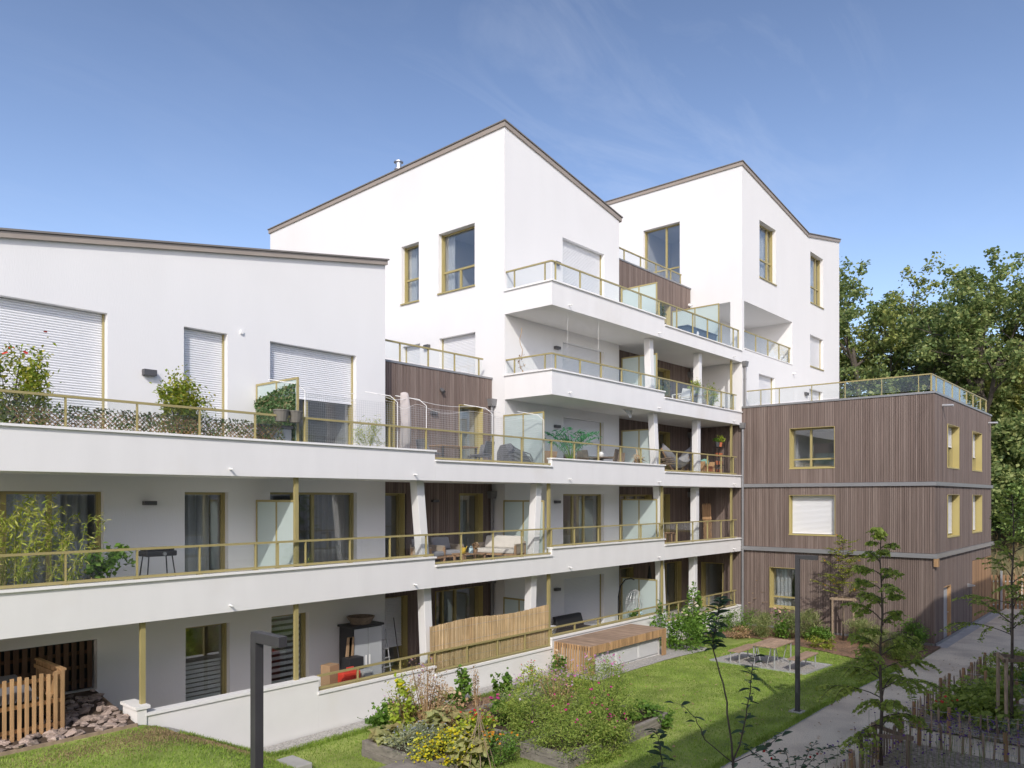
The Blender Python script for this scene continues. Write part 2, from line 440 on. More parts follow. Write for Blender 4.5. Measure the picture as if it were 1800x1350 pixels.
    def build(s, name, material, parent=None, smooth=False, stuff=False, bevel=0.0):
        off = wloc(parent) if parent is not None else Vector((0, 0, 0))
        me = bpy.data.meshes.new(name)
        me.from_pydata([(a[0] - off.x, a[1] - off.y, a[2] - off.z) for a in s.v], [], s.f)
        if smooth:
            me.polygons.foreach_set('use_smooth', [True] * len(me.polygons))
        me.materials.append(M[material])
        me.update()
        o = bpy.data.objects.new(name, me)
        COL.objects.link(o)
        o.parent = parent
        if stuff: o['kind'] = 'stuff'
        if bevel:
            bv = o.modifiers.new('bevel', 'BEVEL'); bv.width = bevel; bv.segments = 2; bv.limit_method = 'ANGLE'
        return o

def np_mesh(name, verts, faces_n, material, parent=None, stuff=False, smooth=False):
    """verts: (N*k,3) array, each run of k=faces_n vertices is one face"""
    off = wloc(parent) if parent is not None else Vector((0, 0, 0))
    verts = np.asarray(verts, dtype=np.float32) - np.array(off, dtype=np.float32)
    nv = len(verts); nf = nv // faces_n
    me = bpy.data.meshes.new(name)
    me.vertices.add(nv); me.vertices.foreach_set('co', verts.ravel())
    me.loops.add(nv); me.loops.foreach_set('vertex_index', np.arange(nv, dtype=np.int32))
    me.polygons.add(nf)
    me.polygons.foreach_set('loop_start', np.arange(0, nv, faces_n, dtype=np.int32))
    me.polygons.foreach_set('loop_total', np.full(nf, faces_n, dtype=np.int32))
    me.update(calc_edges=True)
    me.materials.append(M[material])
    o = bpy.data.objects.new(name, me); COL.objects.link(o); o.parent = parent
    if stuff: o['kind'] = 'stuff'
    return o

def dup(root, loc, rz=None, label=None, group=None, scale=None):
    r = root.copy(); COL.objects.link(r); r.location = loc
    if rz is not None: r.rotation_euler = (0, 0, rz)
    if scale: r.scale = scale
    if label: r['label'] = label
    if group: r['group'] = group
    for ch in list(root.children):
        c = ch.copy(); COL.objects.link(c); c.parent = r
        for g in list(ch.children):
            d = g.copy(); COL.objects.link(d); d.parent = c
    return r

# ------------------------------------------------------------------ walls, cladding, windows
# a face is ('x', Y) = wall along X seen from -Y, or ('y', X) = wall along Y seen from -X
def fm(F, a, z, dep=0.0):
    return (a, F[1] + dep, z) if F[0] == 'x' else (F[1] + dep, a, z)
def fbox(mb, F, a0, a1, z0, z1, d0, d1):
    if F[0] == 'x': mb.box(a0, a1, F[1] + d0, F[1] + d1, z0, z1)
    else: mb.box(F[1] + d0, F[1] + d1, a0, a1, z0, z1)
def topz(top, a):
    if isinstance(top, (int, float)): return top
    for (a0, z0), (a1, z1) in zip(top, top[1:]):
        if a <= a1 + 1e-9: return z0 + (z1 - z0) * (a - a0) / (a1 - a0)
    return top[-1][1]
def wallface(mb, F, a0, a1, z0, top, ops=(), rev=0.3, revb=None):
    cuts = {a0, a1}
    for o in ops: cuts |= {max(a0, o[0]), min(a1, o[1])}
    if not isinstance(top, (int, float)): cuts |= {p[0] for p in top if a0 < p[0] < a1}
    cuts = sorted(cuts)
    for c0, c1 in zip(cuts, cuts[1:]):
        if c1 - c0 < 1e-5: continue
        mid = (c0 + c1) / 2
        segs = sorted([(o[2], o[3]) for o in ops if o[0] < mid < o[1]])
        z = z0
        for s0, s1 in segs:
            if s0 > z: mb.quad(fm(F, c0, z), fm(F, c1, z), fm(F, c1, s0), fm(F, c0, s0))
            z = s1
        mb.quad(fm(F, c0, z), fm(F, c1, z), fm(F, c1, topz(top, c1)), fm(F, c0, topz(top, c0)))
    if rev:
        for o in ops:
            r = o[4] if len(o) > 4 else rev
            p, q, b, t = o[:4]
            mb.quad(fm(F, p, b), fm(F, p, t), fm(F, p, t, r), fm(F, p, b, r))
            mb.quad(fm(F, q, b), fm(F, q, b, r), fm(F, q, t, r), fm(F, q, t))
            mb.quad(fm(F, p, t), fm(F, q, t), fm(F, q, t, r), fm(F, p, t, r))
            mb.quad(fm(F, p, b), fm(F, p, b, r), fm(F, q, b, r), fm(F, q, b))
def battens(mb, F, a0, a1, z0, z1, ops=(), rng=R, gap=0.014, th=0.028):
    a = a0 + 0.004
    while a < a1 - 0.02:
        w = rng.choice((0.05, 0.062, 0.078, 0.062, 0.095))
        e = min(a + w, a1 - 0.002)
        d = th * rng.uniform(0.75, 1.1)
        z = z0
        segs = sorted([(o[2], o[3]) for o in ops if o[0] < e and o[1] > a])
        for s0, s1 in segs + [(z1, z1)]:
            if s0 - z > 0.03:
                i = len(mb.v)
                mb.v += [fm(F, a, z, -d), fm(F, e, z, -d), fm(F, e, s0, -d), fm(F, a, s0, -d), fm(F, a, z, 0.004), fm(F, e, z, 0.004), fm(F, e, s0, 0.004), fm(F, a, s0, 0.004)]
                mb.f += [tuple(i + k for k in q) for q in ((0, 1, 2, 3), (0, 3, 7, 4), (1, 5, 6, 2), (0, 4, 5, 1), (3, 2, 6, 7))]
            z = max(z, s1)
        a = e + gap
def shutter_mesh(mb, F, a0, a1, z0, z1, dep):
    pitch = 0.052
    n = max(2, int((z1 - z0) / pitch)); p = (z1 - z0) / n
    prof = []
    for k in range(n):
        z = z0 + k * p
        prof += [(z, dep + 0.024), (z + p * 0.12, dep + 0.004), (z + p * 0.5, dep - 0.004), (z + p * 0.84, dep + 0.004)]
    prof.append((z1, dep + 0.024))
    i = len(mb.v)
    for z, d in prof: mb.v += [fm(F, a0, z, d), fm(F, a1, z, d)]
    for k in range(len(prof) - 1):
        mb.f.append((i + 2 * k, i + 2 * k + 1, i + 2 * k + 3, i + 2 * k + 2))
def curtain_mesh(mb, F, a0, a1, z0, z1, dep, rng=R, amp=0.04):
    n = max(8, int((a1 - a0) / 0.035)); i = len(mb.v)
    ph = rng.random() * 6
    for k in range(n + 1):
        a = a0 + (a1 - a0) * k / n
        d = dep + amp * math.sin(a * 38 + ph) + amp * 0.5 * math.sin(a * 61 + ph * 2)
        mb.v += [fm(F, a, z0, d), fm(F, a, z1, d)]
    for k in range(n): mb.f.append((i + 2 * k, i + 2 * k + 2, i + 2 * k + 3, i + 2 * k + 1))

def window(b, F, a0, a1, z0, z1, mull=(), trans=(), shut=None, dep=0.22, gold_rev=False, sill=False, curtain=None, roomd=2.6, blind=False, half_blind=0, fw=0.055, sub=None, partial_glass=True):
    """frame = part 'window' of building b; panes, shutter, sill, reveal, curtain are its pieces"""
    m = MB()
    d0, d1 = dep, dep + 0.07
    e = 0.004
    A0, A1, B0, B1 = a0 + e, a1 - e, z0 + e, z1 - e
    fbox(m, F, A0, A0 + fw, B0, B1, d0, d1); fbox(m, F, A1 - fw, A1, B0, B1, d0, d1)
    fbox(m, F, A0 + fw, A1 - fw, B1 - fw, B1, d0, d1); fbox(m, F, A0 + fw, A1 - fw, B0, B0 + fw, d0, d1)
    xs = [A0 + fw] + [a0 + (a1 - a0) * t for t in mull] + [A1 - fw]
    zs = [B0 + fw] + [z0 + (z1 - z0) * t for t in trans] + [B1 - fw]
    for x in xs[1:-1]: fbox(m, F, x - 0.045, x + 0.045, B0 + fw, B1 - fw, d0 - 0.01, d1 - 0.003)
    for z in zs[1:-1]: fbox(m, F, A0 + fw, A1 - fw, z - 0.035, z + 0.035, d0 - 0.005, d1 - 0.006)
    # shutter guide rails
    fbox(m, F, A0, A0 + 0.035, B0, B1, d0 - 0.075, d0 - 0.002); fbox(m, F, A1 - 0.035, A1, B0, B1, d0 - 0.075, d0 - 0.002)
    w = m.build('window', 'gold', b)
    for i, (x0, x1) in enumerate(zip(xs, xs[1:])):
        for j, (p0, p1) in enumerate(zip(zs, zs[1:])):
            if shut is not None and shut <= z0 + 0.1: continue
            if sub and (i, j) in sub: continue
            g = MB(); fbox(g, F, x0 - 0.01, x1 + 0.01, p0 - 0.01, p1 + 0.01, d0 + 0.03, d0 + 0.042)
            g.build('pane', 'glass_window', w)
    if shut is not None:
        s = MB(); shutter_mesh(s, F, A0 + 0.036, A1 - 0.036, max(shut, z0 + 0.02), B1, d0 - 0.04)
        fbox(s, F, A0 + 0.036, A1 - 0.036, max(shut, z0 + 0.02) - 0.012, max(shut, z0 + 0.02) + 0.03, d0 - 0.05, d0 - 0.022)
        s.build('roller_shutter', 'shutter', w)
    if sill:
        s = MB(); fbox(s, F, a0 - 0.03, a1 + 0.03, z0 - 0.045, z0 + 0.006, -0.05, dep + 0.02)
        s.build('sill', 'gold_reveal' if gold_rev else 'gold', w)
    if gold_rev:
        s = MB()
        fbox(s, F, a0 - 0.012, a0 + 0.003, z0 - 0.012, z1 + 0.012, -0.045, d1)
        fbox(s, F, a1 - 0.003, a1 + 0.012, z0 - 0.012, z1 + 0.012, -0.045, d1)
        fbox(s, F, a0 + 0.003, a1 - 0.003, z1 - 0.003, z1 + 0.012, -0.045, d1)
        if not sill: fbox(s, F, a0 + 0.003, a1 - 0.003, z0 - 0.012, z0 + 0.003, -0.045, d1)
        s.build('reveal_lining', 'gold_reveal', w)
    if curtain:
        for (c0, c1, cm_) in curtain:
            s = MB(); curtain_mesh(s, F, a0 + (a1 - a0) * c0 + 0.03, a0 + (a1 - a0) * c1 - 0.03, z0 + 0.03, z1 - 0.03, d1 + 0.12)
            s.build('curtain', cm_, w)
    if blind:
        s = MB()
        z = z0 + 0.07
        k = 0
        while z < z1 - 0.1:
            fbox(s, F, A0 + fw + 0.01, A1 - fw - 0.01, z, z + 0.085, d1 + 0.03, d1 + 0.036)
            z += 0.15; k += 1
        s.build('striped_blind', 'blind', w)
    if half_blind:
        s = MB(); z = z0 + 0.06
        while z < z0 + (z1 - z0) * half_blind:
            fbox(s, F, A0 + fw + 0.01, A1 - fw - 0.01, z, z + 0.078, d1 + 0.03, d1 + 0.036); z += 0.105
        fbox(s, F, A0 + fw, A1 - fw, z, z + .05, d1 + .02, d1 + .05)
        s.build('pleated_blind', 'blind', w)
    if shut is None or shut > z0 + 0.1:
        r = MB()
        i = 0.02
        p = [fm(F, a0 - i, z0 - i, d1), fm(F, a1 + i, z0 - i, d1), fm(F, a1 + i, z1 + i, d1), fm(F, a0 - i, z1 + i, d1)]
        q = [fm(F, a0 - 0.05, z0 - 0.05, d1 + roomd), fm(F, a1 + 0.05, z0 - 0.05, d1 + roomd), fm(F, a1 + 0.05, z1 + 0.05, d1 + roomd), fm(F, a0 - 0.05, z1 + 0.05, d1 + roomd)]
        for k in range(4): r.quad(p[k], p[(k + 1) % 4], q[(k + 1) % 4], q[k])
        r.quad(*q)
        r.build('room_lining', 'room', w)
    return w

# ------------------------------------------------------------------ balconies
YB, YW, YR = 15.14, 17.14, 17.72
XA, XB, XW, XC, YF, XE = 14.19, 19.3, 26.2, 33.2, 7.33, 44.6
LV = {2: dict(bot=2.40, floor=2.78, hi=3.23, lo=3.00, rail=3.84), 3: dict(bot=5.26, floor=5.62, hi=6.07, lo=5.82, rail=6.65),
      4: dict(bot=8.08, floor=8.42, hi=8.90, lo=8.68, rail=9.42), 5: dict(bot=10.92, floor=11.27, hi=11.72, lo=11.47, rail=12.36)}

def railing(parent, p0, p1, zb, zt, posts, inset=0.0, bottom=False, name_h='handrail', ends=(0, 0)):
    """p0,p1: plan points along the parapet; posts: distances along from p0"""
    p0 = Vector((*p0, 0)); p1 = Vector((*p1, 0)); d = (p1 - p0); L = d.length; d.normalize()
    h = MB(); h.bar((p0.x, p0.y, zt - 0.025), (p1.x, p1.y, zt - 0.025), 0.065, 0.045)
    h.build(name_h, 'gold', parent)
    if bottom:
        m = MB(); m.bar((p0.x, p0.y, zb + 0.045), (p1.x, p1.y, zb + 0.045), 0.05, 0.05); m.build('bottom_rail', 'gold', parent)
    n = Vector((-d.y, d.x, 0))
    for t in posts:
        q = p0 + d * t
        m = MB()
        a, w2 = 0.011, 0.03
        c = [q - d * a - n * w2, q + d * a - n * w2, q + d * a + n * w2, q - d * a + n * w2]
        # blade post, 6 cm deep, its outer edge splayed towards the base plate
        m.hexa([(v.x, v.y, zb) for v in c], [(v.x, v.y, zt - 0.048) for v in c])
        m.hexa([(q.x - 0.05, q.y - 0.05, zb + 0.001), (q.x + 0.05, q.y - 0.05, zb + 0.001), (q.x + 0.05, q.y + 0.05, zb + 0.001), (q.x - 0.05, q.y + 0.05, zb + 0.001)],
               [(q.x - 0.05, q.y - 0.05, zb + 0.012), (q.x + 0.05, q.y - 0.05, zb + 0.012), (q.x + 0.05, q.y + 0.05, zb + 0.012), (q.x - 0.05, q.y + 0.05, zb + 0.012)])
        m.build('post', 'gold', parent)
    ts = [0.02] + [t for t in posts if 0.1 < t < L - 0.1] + [L - 0.02]
    for t0, t1 in zip(ts, ts[1:]):
        if t1 - t0 < 0.12: continue
        a = p0 + d * (t0 + 0.02); b = p0 + d * (t1 - 0.02)
        m = MB(); m.bar((a.x, a.y, (zb + 0.07 + zt - 0.06) / 2), (b.x, b.y, (zb + 0.07 + zt - 0.06) / 2), 0.012, zt - zb - 0.13)
        m.build('pane', 'glass_rail', parent)

def balcony(b, x0, x1, lev, high, ywall, posts, left_end=False, spouts=(), seam=(), yfront=YB, bottom=False, rail=True, rx0=None, rx1=None):
    L = LV[lev]
    top = L['hi'] if high else L['lo']
    m = MB()
    ys = yfront + 0.16
    xs0 = x0 + (0.16 if left_end else 0.0)
    m.box(xs0 + 0.001, x1 - 0.001, ys, ywall - 0.002, L['bot'] + 0.006, L['floor'])      # slab
    o = m.build('balcony', 'soffit', b)
    m = MB()
    m.box(x0, x1, yfront, ys - 0.001, L['bot'], top - 0.045)
    if left_end: m.box(x0, x0 + 0.159, ys, ywall - 0.003, L['bot'], top - 0.045)
    for s in seam: m.box(s - 0.006, s + 0.006, yfront - 0.003, yfront + 0.01, L['bot'] + 0.01, top - 0.05)
    m.build('parapet', 'band', o)
    m = MB()
    xr = x1 if high else x1 - 0.002
    m.box(x0 - (0.05 if left_end else (0.02 if high else -0.002)), xr + (0.02 if high else 0), yfront - 0.055, ys + 0.03, top - 0.044, top)
    if left_end: m.box(x0 - 0.05, x0 + 0.19, ys + 0.031, ywall - 0.004, top - 0.044, top)
    m.build('coping', 'coping', o)
    for s in spouts:
        m = MB(); m.tube([(s, yfront + 0.02, L['bot'] + 0.15), (s, yfront - 0.14, L['bot'] + 0.135)], 0.02, 8)
        m.build('rain_spout', 'white_paint', o)
    if rail:
        r0 = x0 if rx0 is None else rx0; r1 = x1 if rx1 is None else rx1
        railing(o, (r0, yfront + 0.07), (r1, yfront + 0.07), top, L['rail'], [p - r0 for p in posts], bottom=bottom)
        if left_end: railing(o, (r0, yfront + 0.07), (r0, ywall - 0.02), top, L['rail'], [0.26, 1.55])
    return o

def screen(b, x, y0, y1, z0, z1, split=0.5):
    """frosted privacy screen across a balcony, gold frame"""
    m = MB()
    w = 0.05
    m.box(x - 0.02, x + 0.02, y0, y0 + w, z0, z1); m.box(x - 0.02, x + 0.02, y1 - w, y1, z0, z1)
    ym = y0 + (y1 - y0) * split
    m.box(x - 0.02, x + 0.02, ym - w / 2, ym + w / 2, z0 + w, z1 - w)
    m.box(x - 0.02, x + 0.02, y0 + w, y1 - w, z1 - w, z1); m.box(x - 0.02, x + 0.02, y0 + w, y1 - w, z0, z0 + w)
    s = m.build('privacy_screen', 'gold', b)
    for a, c in ((y0 + w, ym - w / 2), (ym + w / 2, y1 - w)):
        g = MB(); g.box(x - 0.005, x + 0.005, a - 0.006, c + 0.006, z0 + w - 0.006, z1 - w + 0.006); g.build('pane', 'frost', s)
    return s

def wall_light(b, F, a0, a1, z0, z1):
    m = MB(); fbox(m, F, a0, a1, z0, z1, -0.13, 0.0)
    o = m.build('wall_light', 'lamp_grey', b, bevel=0.006)
    return o

def column(b, xb, zb, xt, zt, y=15.62, w=0.27):
    m = MB()
    h = w / 2
    m.hexa([(xb - h, y - h, zb), (xb + h, y - h, zb), (xb + h, y + h, zb), (xb - h, y + h, zb)], [(xt - h, y - h, zt), (xt + h, y - h, zt), (xt + h, y + h, zt), (xt - h, y + h, zt)])
    return m.build('column', 'stucco', b, bevel=0.012)

def downpipe(b, x, y, z0, z1, hop=True, r=0.05, mt='zinc_pipe'):
    m = MB()
    m.tube([(x, y, z0), (x, y, z1)], r, 10)
    for z in np.arange(z0 + 1.2, z1 - 0.3, 2.2): m.tube([(x, y, z), (x, y, z + 0.04)], r + 0.012, 10)
    p = m.build('downpipe', mt, b, smooth=False)
    if hop:
        m = MB(); m.hexa([(x - .10, y - .09, z1 - .02), (x + .10, y - .09, z1 - .02), (x + .10, y + .09, z1 - .02), (x - .10, y + .09, z1 - .02)], [(x - .15, y - .12, z1 + .22), (x + .15, y - .12, z1 + .22), (x + .15, y + .12, z1 + .22), (x - .15, y + .12, z1 + .22)])
        m.build('hopper', mt, p)

def roof_slab(b, pts, over=0.0, th=0.16):
    """pts: roof corners in plan order with heights (top surface); dark cap over a taupe fascia"""
    m = MB()
    m.poly(pts); m.poly([(x, y, z - 0.04) for x, y, z in reversed(pts)])
    for i in range(len(pts)):
        a, c = pts[i], pts[(i + 1) % len(pts)]
        m.quad((a[0], a[1], a[2] - 0.04), (c[0], c[1], c[2] - 0.04), c, a)
    r = m.build('roof', 'roof_zinc', b)
    cx = sum(p[0] for p in pts) / len(pts); cy = sum(p[1] for p in pts) / len(pts)
    q = [(x + math.copysign(0.035, cx - x), y + math.copysign(0.035, cy - y), z) for x, y, z in pts]
    m = MB()
    for i in range(len(q)):
        a, c = q[i], q[(i + 1) % len(q)]
        m.quad((a[0], a[1], a[2] - th), (c[0], c[1], c[2] - th), (c[0], c[1], c[2] - 0.041), (a[0], a[1], a[2] - 0.041))
    m.poly([(x, y, z - th) for x, y, z in reversed(q)])
    m.build('fascia', 'taupe', r)
    m = MB()
    for i in range(len(q)):
        a, c = q[i], q[(i + 1) % len(q)]
        dx, dy = c[0] - a[0], c[1] - a[1]; l = math.hypot(dx, dy); nx, ny = dy / l * 0.008, -dx / l * 0.008
        m.quad((a[0] + nx, a[1] + ny, a[2] - 0.052), (c[0] + nx, c[1] + ny, c[2] - 0.052), (c[0] + nx, c[1] + ny, c[2] - 0.042), (a[0] + nx, a[1] + ny, a[2] - 0.042))
    m.build('drip_edge', 'roof_dark', r)
    return r

# ================================================================== BUILDINGS
def shell(b, x0, x1, y0, y1, z0, z1, skip='', mt='stucco', name='rear_wall'):
    """plain walls on the sides that carry no openings"""
    m = MB()
    if 'f' not in skip: m.quad((x0, y0, z0), (x1, y0, z0), (x1, y0, z1), (x0, y0, z1))
    if 'b' not in skip: m.quad((x0, y1, z0), (x1, y1, z0), (x1, y1, z1), (x0, y1, z1))
    if 'l' not in skip: m.quad((x0, y0, z0), (x0, y1, z0), (x0, y1, z1), (x0, y0, z1))
    if 'r' not in skip: m.quad((x1, y0, z0), (x1, y1, z0), (x1, y1, z1), (x1, y0, z1))
    return m.build(name, mt, b)

# ---------------------------------------------------------------- block A: long low white block on the left
A = thing('apartment_building', 'low white rendered block at the left with sloping roof edge and wide roller shutters', 'building', (8, 20, -0.9))
FA = ('x', YW)
aX0 = -4.0
def ztopA(x): return 9.95 + (x - 4.73) * 0.1702
opA = [(2.6, 6.69, 5.62, 8.69), (8.34, 9.40, 5.62, 8.69), (10.53, 13.18, 5.62, 8.69),
       (2.6, 6.62, 2.78, 4.93), (8.36, 9.42, 2.78, 4.93), (10.53, 13.20, 2.78, 4.94),
       (2.2, 6.49, 0.80, 1.85, 0.5), (8.38, 9.46, -0.30, 1.84), (10.57, 11.66, -0.30, 1.84)]
m = MB(); wallface(m, FA, aX0, XA, -1.0, [(aX0, ztopA(aX0) - 0.05), (XA, ztopA(XA) - 0.05)], opA)
m.quad((XA, YW, -1), (XA, 27, -1), (XA, 27, ztopA(XA) - 0.05), (XA, YW, ztopA(XA) - 0.05))
m.quad((aX0, 27, -1), (XA, 27, -1), (XA, 27, ztopA(XA) - .05), (aX0, 27, ztopA(aX0) - .05))
m.quad((aX0, YW, -1), (aX0, 27, -1), (aX0, 27, ztopA(aX0) - .05), (aX0, YW, ztopA(aX0) - .05))
m.build('wall', 'stucco', A)
roof_slab(A, [(aX0, YW - 0.12, ztopA(aX0)), (XA + 0.06, YW - 0.12, ztopA(XA + 0.06)), (XA + 0.06, 27.1, ztopA(XA + 0.06)), (aX0, 27.1, ztopA(aX0))], th=0.17)
window(A, FA, *opA[0][:4], shut=5.64); window(A, FA, *opA[1][:4], shut=5.64)
window(A, FA, *opA[2][:4], mull=(0.45,), shut=7.37, curtain=[(0.0, 0.15, 'curtain_grey')])
window(A, FA, *opA[3][:4], mull=(0.56, 0.76), curtain=[(0.2, 0.97, 'curtain')])
window(A, FA, *opA[4][:4], curtain=[(0.05, 0.8, 'curtain')])
window(A, FA, *opA[5][:4], mull=(0.3, 0.52), curtain=[(0.50, 0.98, 'curtain_grey')])
window(A, FA, *opA[7][:4], half_blind=.52)
window(A, FA, *opA[8][:4], blind=True)
# open store under the balcony: lined recess
m = MB(); x0, x1, z0, z1 = opA[6][:4]
m.quad((x0, YW + .5, z0), (x1, YW + .5, z0), (x1, YW + 2.4, z0), (x0, YW + 2.4, z0)); m.quad((x0, YW + .5, z1), (x1, YW + .5, z1), (x1, YW + 2.4, z1), (x0, YW + 2.4, z1))
m.quad((x0, YW + 2.4, z0), (x1, YW + 2.4, z0), (x1, YW + 2.4, z1), (x0, YW + 2.4, z1)); m.quad((x1, YW + .5, z0), (x1, YW + 2.4, z0), (x1, YW + 2.4, z1), (x1, YW + .5, z1)); m.quad((x0, YW + .5, z0), (x0, YW + 2.4, z0), (x0, YW + 2.4, z1), (x0, YW + .5, z1))
m.build('store_recess', 'room', A)
wall_light(A, FA, 7.40, 7.68, 7.47, 7.60); wall_light(A, FA, 7.41, 7.68, 4.64, 4.73)
m = MB(); fbox(m, FA, 9.72, 9.79, 8.74, 8.82, -0.05, 0.0); m.build('sensor', 'white_paint', A)
pA = [3.99, 5.22, 6.48, 7.73, 8.98, 10.23, 11.49, 12.73, 13.98]
balcony(A, aX0, XA + .05, 3, True, YW, pA, spouts=(8.35, 13.5), seam=(11.67,))
balcony(A, aX0, XA + .05, 2, True, YW, pA[:4] + [8.99, 9.54, 10.25, 11.5, 12.74, 13.98], spouts=(8.35, 13.5), seam=(11.67,), bottom=True)
sA3 = screen(A, 10.15, YB + 0.2, YW - 0.02, 5.64, 7.57)
screen(A, 10.15, YB + 0.2, YW - 0.02, 2.80, 4.75)
for nm, z0, z1, x in (('a', 2.78, 5.27, 10.06), ('b', -0.30, 2.41, 10.06), ('c', 0.5, 2.41, 6.62)):
    m = MB(); m.box(x - .045, x + .045, YB + .12, YB + .2, z0, z1); m.build('steel_post', 'gold', A)
column(A, 14.27, 2.78, 14.02, 5.262); column(A, 14.42, -0.3, 14.28, 2.402)

# ---------------------------------------------------------------- timber link between A and B
W1 = thing('timber_link', 'dark timber-clad link with roof terrace between the low white block and the gabled block', 'building', (16.7, 20, -0.9))
FR = ('x', YR)
op1 = [(14.3, 15.0, 5.62, 7.75), (17.71, 18.80, 5.62, 7.80), (14.3, 15.37, 2.78, 4.92), (17.73, 18.80, 2.78, 4.93), (14.3, 15.48, -0.30, 1.85), (16.68, 18.80, -0.30, 1.86)]
m = MB(); wallface(m, FR, XA + .01, XB - .005, -1.0, 8.80, op1)
m.quad((XA + .01, 25.6, -1), (XB - .005, 25.6, -1), (XB - .005, 25.6, 8.8), (XA + .01, 25.6, 8.8))
m.build('wall', 'clad_back', W1)
m = MB(); m.box(XA + .01, XB - .01, YR + .25, 25.5, 8.3, 8.5); m.build('terrace_floor', 'floor_tile', W1)
m = MB(); battens(m, FR, XA + .01, XB - .01, -0.30, 8.80, op1, random.Random(3)); m.build('cladding', 'clad', W1, stuff=True)
m = MB(); m.box(XA + .01, XB - .01, YR - .05, YR + .28, 8.80, 8.86); m.build('flashing', 'flashing', W1)
window(W1, FR, *op1[0], gold_rev=True); window(W1, FR, *op1[1], gold_rev=True, curtain=[(0, .5, 'curtain')])
window(W1, FR, *op1[2], gold_rev=True); window(W1, FR, *op1[3], gold_rev=True, curtain=[(0, .6, 'curtain')])
window(W1, FR, *op1[4], gold_rev=True, shut=0.35); window(W1, FR, *op1[5], gold_rev=True, mull=(0.25, 0.52), curtain=[(0.05, .25, 'curtain')])
wall_light(W1, FR, 16.42, 16.68, 7.40, 7.49); wall_light(W1, FR, 16.48, 16.74, 4.66, 4.74); wall_light(W1, FR, 15.95, 16.2, 1.35, 1.44)
m = MB(); m.tube([(16.9, YR - .02, 8.22), (16.9, YR - .16, 8.12)], 0.06, 10); m.build('spotlight', 'lamp_grey', W1)
p1 = [15.30, 16.61, 17.90]
balcony(W1, XA + .055, XB, 3, False, YR, p1, bottom=True); balcony(W1, XA + .055, XB, 2, False, YR, p1, bottom=True)
rl = MB(); rl.box(XA + .02, XB - .02, YR + .02, YR + .2, 8.861, 8.87); rl = rl.build('terrace_rail', 'flashing', W1)
railing(rl, (XA + .03, YR + .1), (18.95, YR + .1), 8.872, 9.48, [1.1, 2.25, 3.4, 4.54])
for z0, z1 in ((-0.3, 1.95), (2.78, 4.8), (5.62, 7.9)): downpipe(W1, 19.17, YR - .12, z0, z1)
column(W1, 18.92, 2.78, 19.1, 5.262); column(W1, 18.74, -0.3, 18.84, 2.402)

# ---------------------------------------------------------------- block B: tall gabled white block in the middle
B = thing('apartment_building', 'tall white block with a single-pitch roof, metal flue and corner balconies in the middle', 'building', (22.7, 23, -0.9))
FBl, FBf = ('y', XB), ('x', YW)
def ztB(x, y): return 17.37 - 0.184 * (x - XB) - 0.026 * (y - YW)
opBl = [(18.53, 20.33, 12.15, 14.30), (21.39, 22.35, 12.10, 14.27), (18.50, 20.30, 8.56, 10.53), (21.33, 22.29, 8.56, 10.50)]
opBf = [(22.48, 25.15, 11.27, 14.30), (22.48, 25.15, 8.42, 10.50), (22.53, 25.15, 5.62, 7.74), (22.51, 25.15, 2.78, 4.94), (22.57, 25.15, -0.30, 1.84)]
m = MB()
wallface(m, FBl, YW, 31.4, -1.0, [(YW, ztB(XB, YW) - .06), (31.4, ztB(XB, 31.4) - .06)], opBl)
wallface(m, FBf, XB, XW, -1.0, [(XB, ztB(XB, YW) - .06), (XW, ztB(XW, YW) - .06)], opBf)
m.quad((XW, YW, -1), (XW, 31.4, -1), (XW, 31.4, ztB(XW, 31.4) - .06), (XW, YW, ztB(XW, YW) - .06))
m.quad((XB, 31.4, -1), (XW, 31.4, -1), (XW, 31.4, ztB(XW, 31.4) - .06), (XB, 31.4, ztB(XB, 31.4) - .06))
m.build('wall', 'stucco', B)
roof_slab(B, [(x, y, ztB(x, y)) for x, y in ((XB - .09, YW - .09), (26.36, YW - .09), (26.36, 31.5), (XB - .09, 31.5))], th=0.2)
window(B, FBl, *opBl[0], trans=(0.36,), mull=(), sill=True, curtain=[(0.72, 0.98, 'curtain')])
w_ = MB(); fbox(w_, FBl, 19.40, 19.47, 12.21, 12.90, .215, .285); w_.build('window_mullion', 'gold', B)
window(B, FBl, *opBl[1], trans=(0.42,), sill=True, curtain=[(0.5, 0.98, 'curtain')])
window(B, FBl, *opBl[2], shut=8.6); window(B, FBl, *opBl[3], shut=8.9)
window(B, FBf, *opBf[0], shut=11.3); window(B, FBf, *opBf[1], shut=8.45); window(B, FBf, *opBf[2], shut=6.42, mull=(.5,))
window(B, FBf, *opBf[3], mull=(0.33, 0.6), curtain=[(0.3, 0.62, 'curtain_grey'), (.9, .99, 'curtain')]); window(B, FBf, *opBf[4], shut=-0.28)
wall_light(B, FBl, 20.76, 21.02, 10.25, 10.38)
for z in (13.20, 10.15, 7.32, 4.60, 1.45): wall_light(B, FBf, 21.95, 22.22, z, z + .10)
m = MB(); m.lathe((20.35, 23.75, 16.9), [(0.13, 0), (0.13, 1.0), (0.17, 1.01), (0.17, 1.06), (0.12, 1.07), (0.12, 1.28), (0.19, 1.30), (0.19, 1.34), (0.16, 1.36)], 18); m.build('flue', 'steel', B, smooth=False)
pB = [20.58, 21.96, 23.34, 24.71, 26.05]
pBu = [19.57, 20.9, 22.13, 23.41, 24.71, 26.02]
sp = (20.19, 25.84)
balcony(B, XB - .005, XW + .11, 5, True, YW, pBu, left_end=True, spouts=sp, rx0=19.36)
balcony(B, XB - .005, XW + .11, 4, True, YW, pBu, left_end=True, spouts=sp, rx0=19.36)
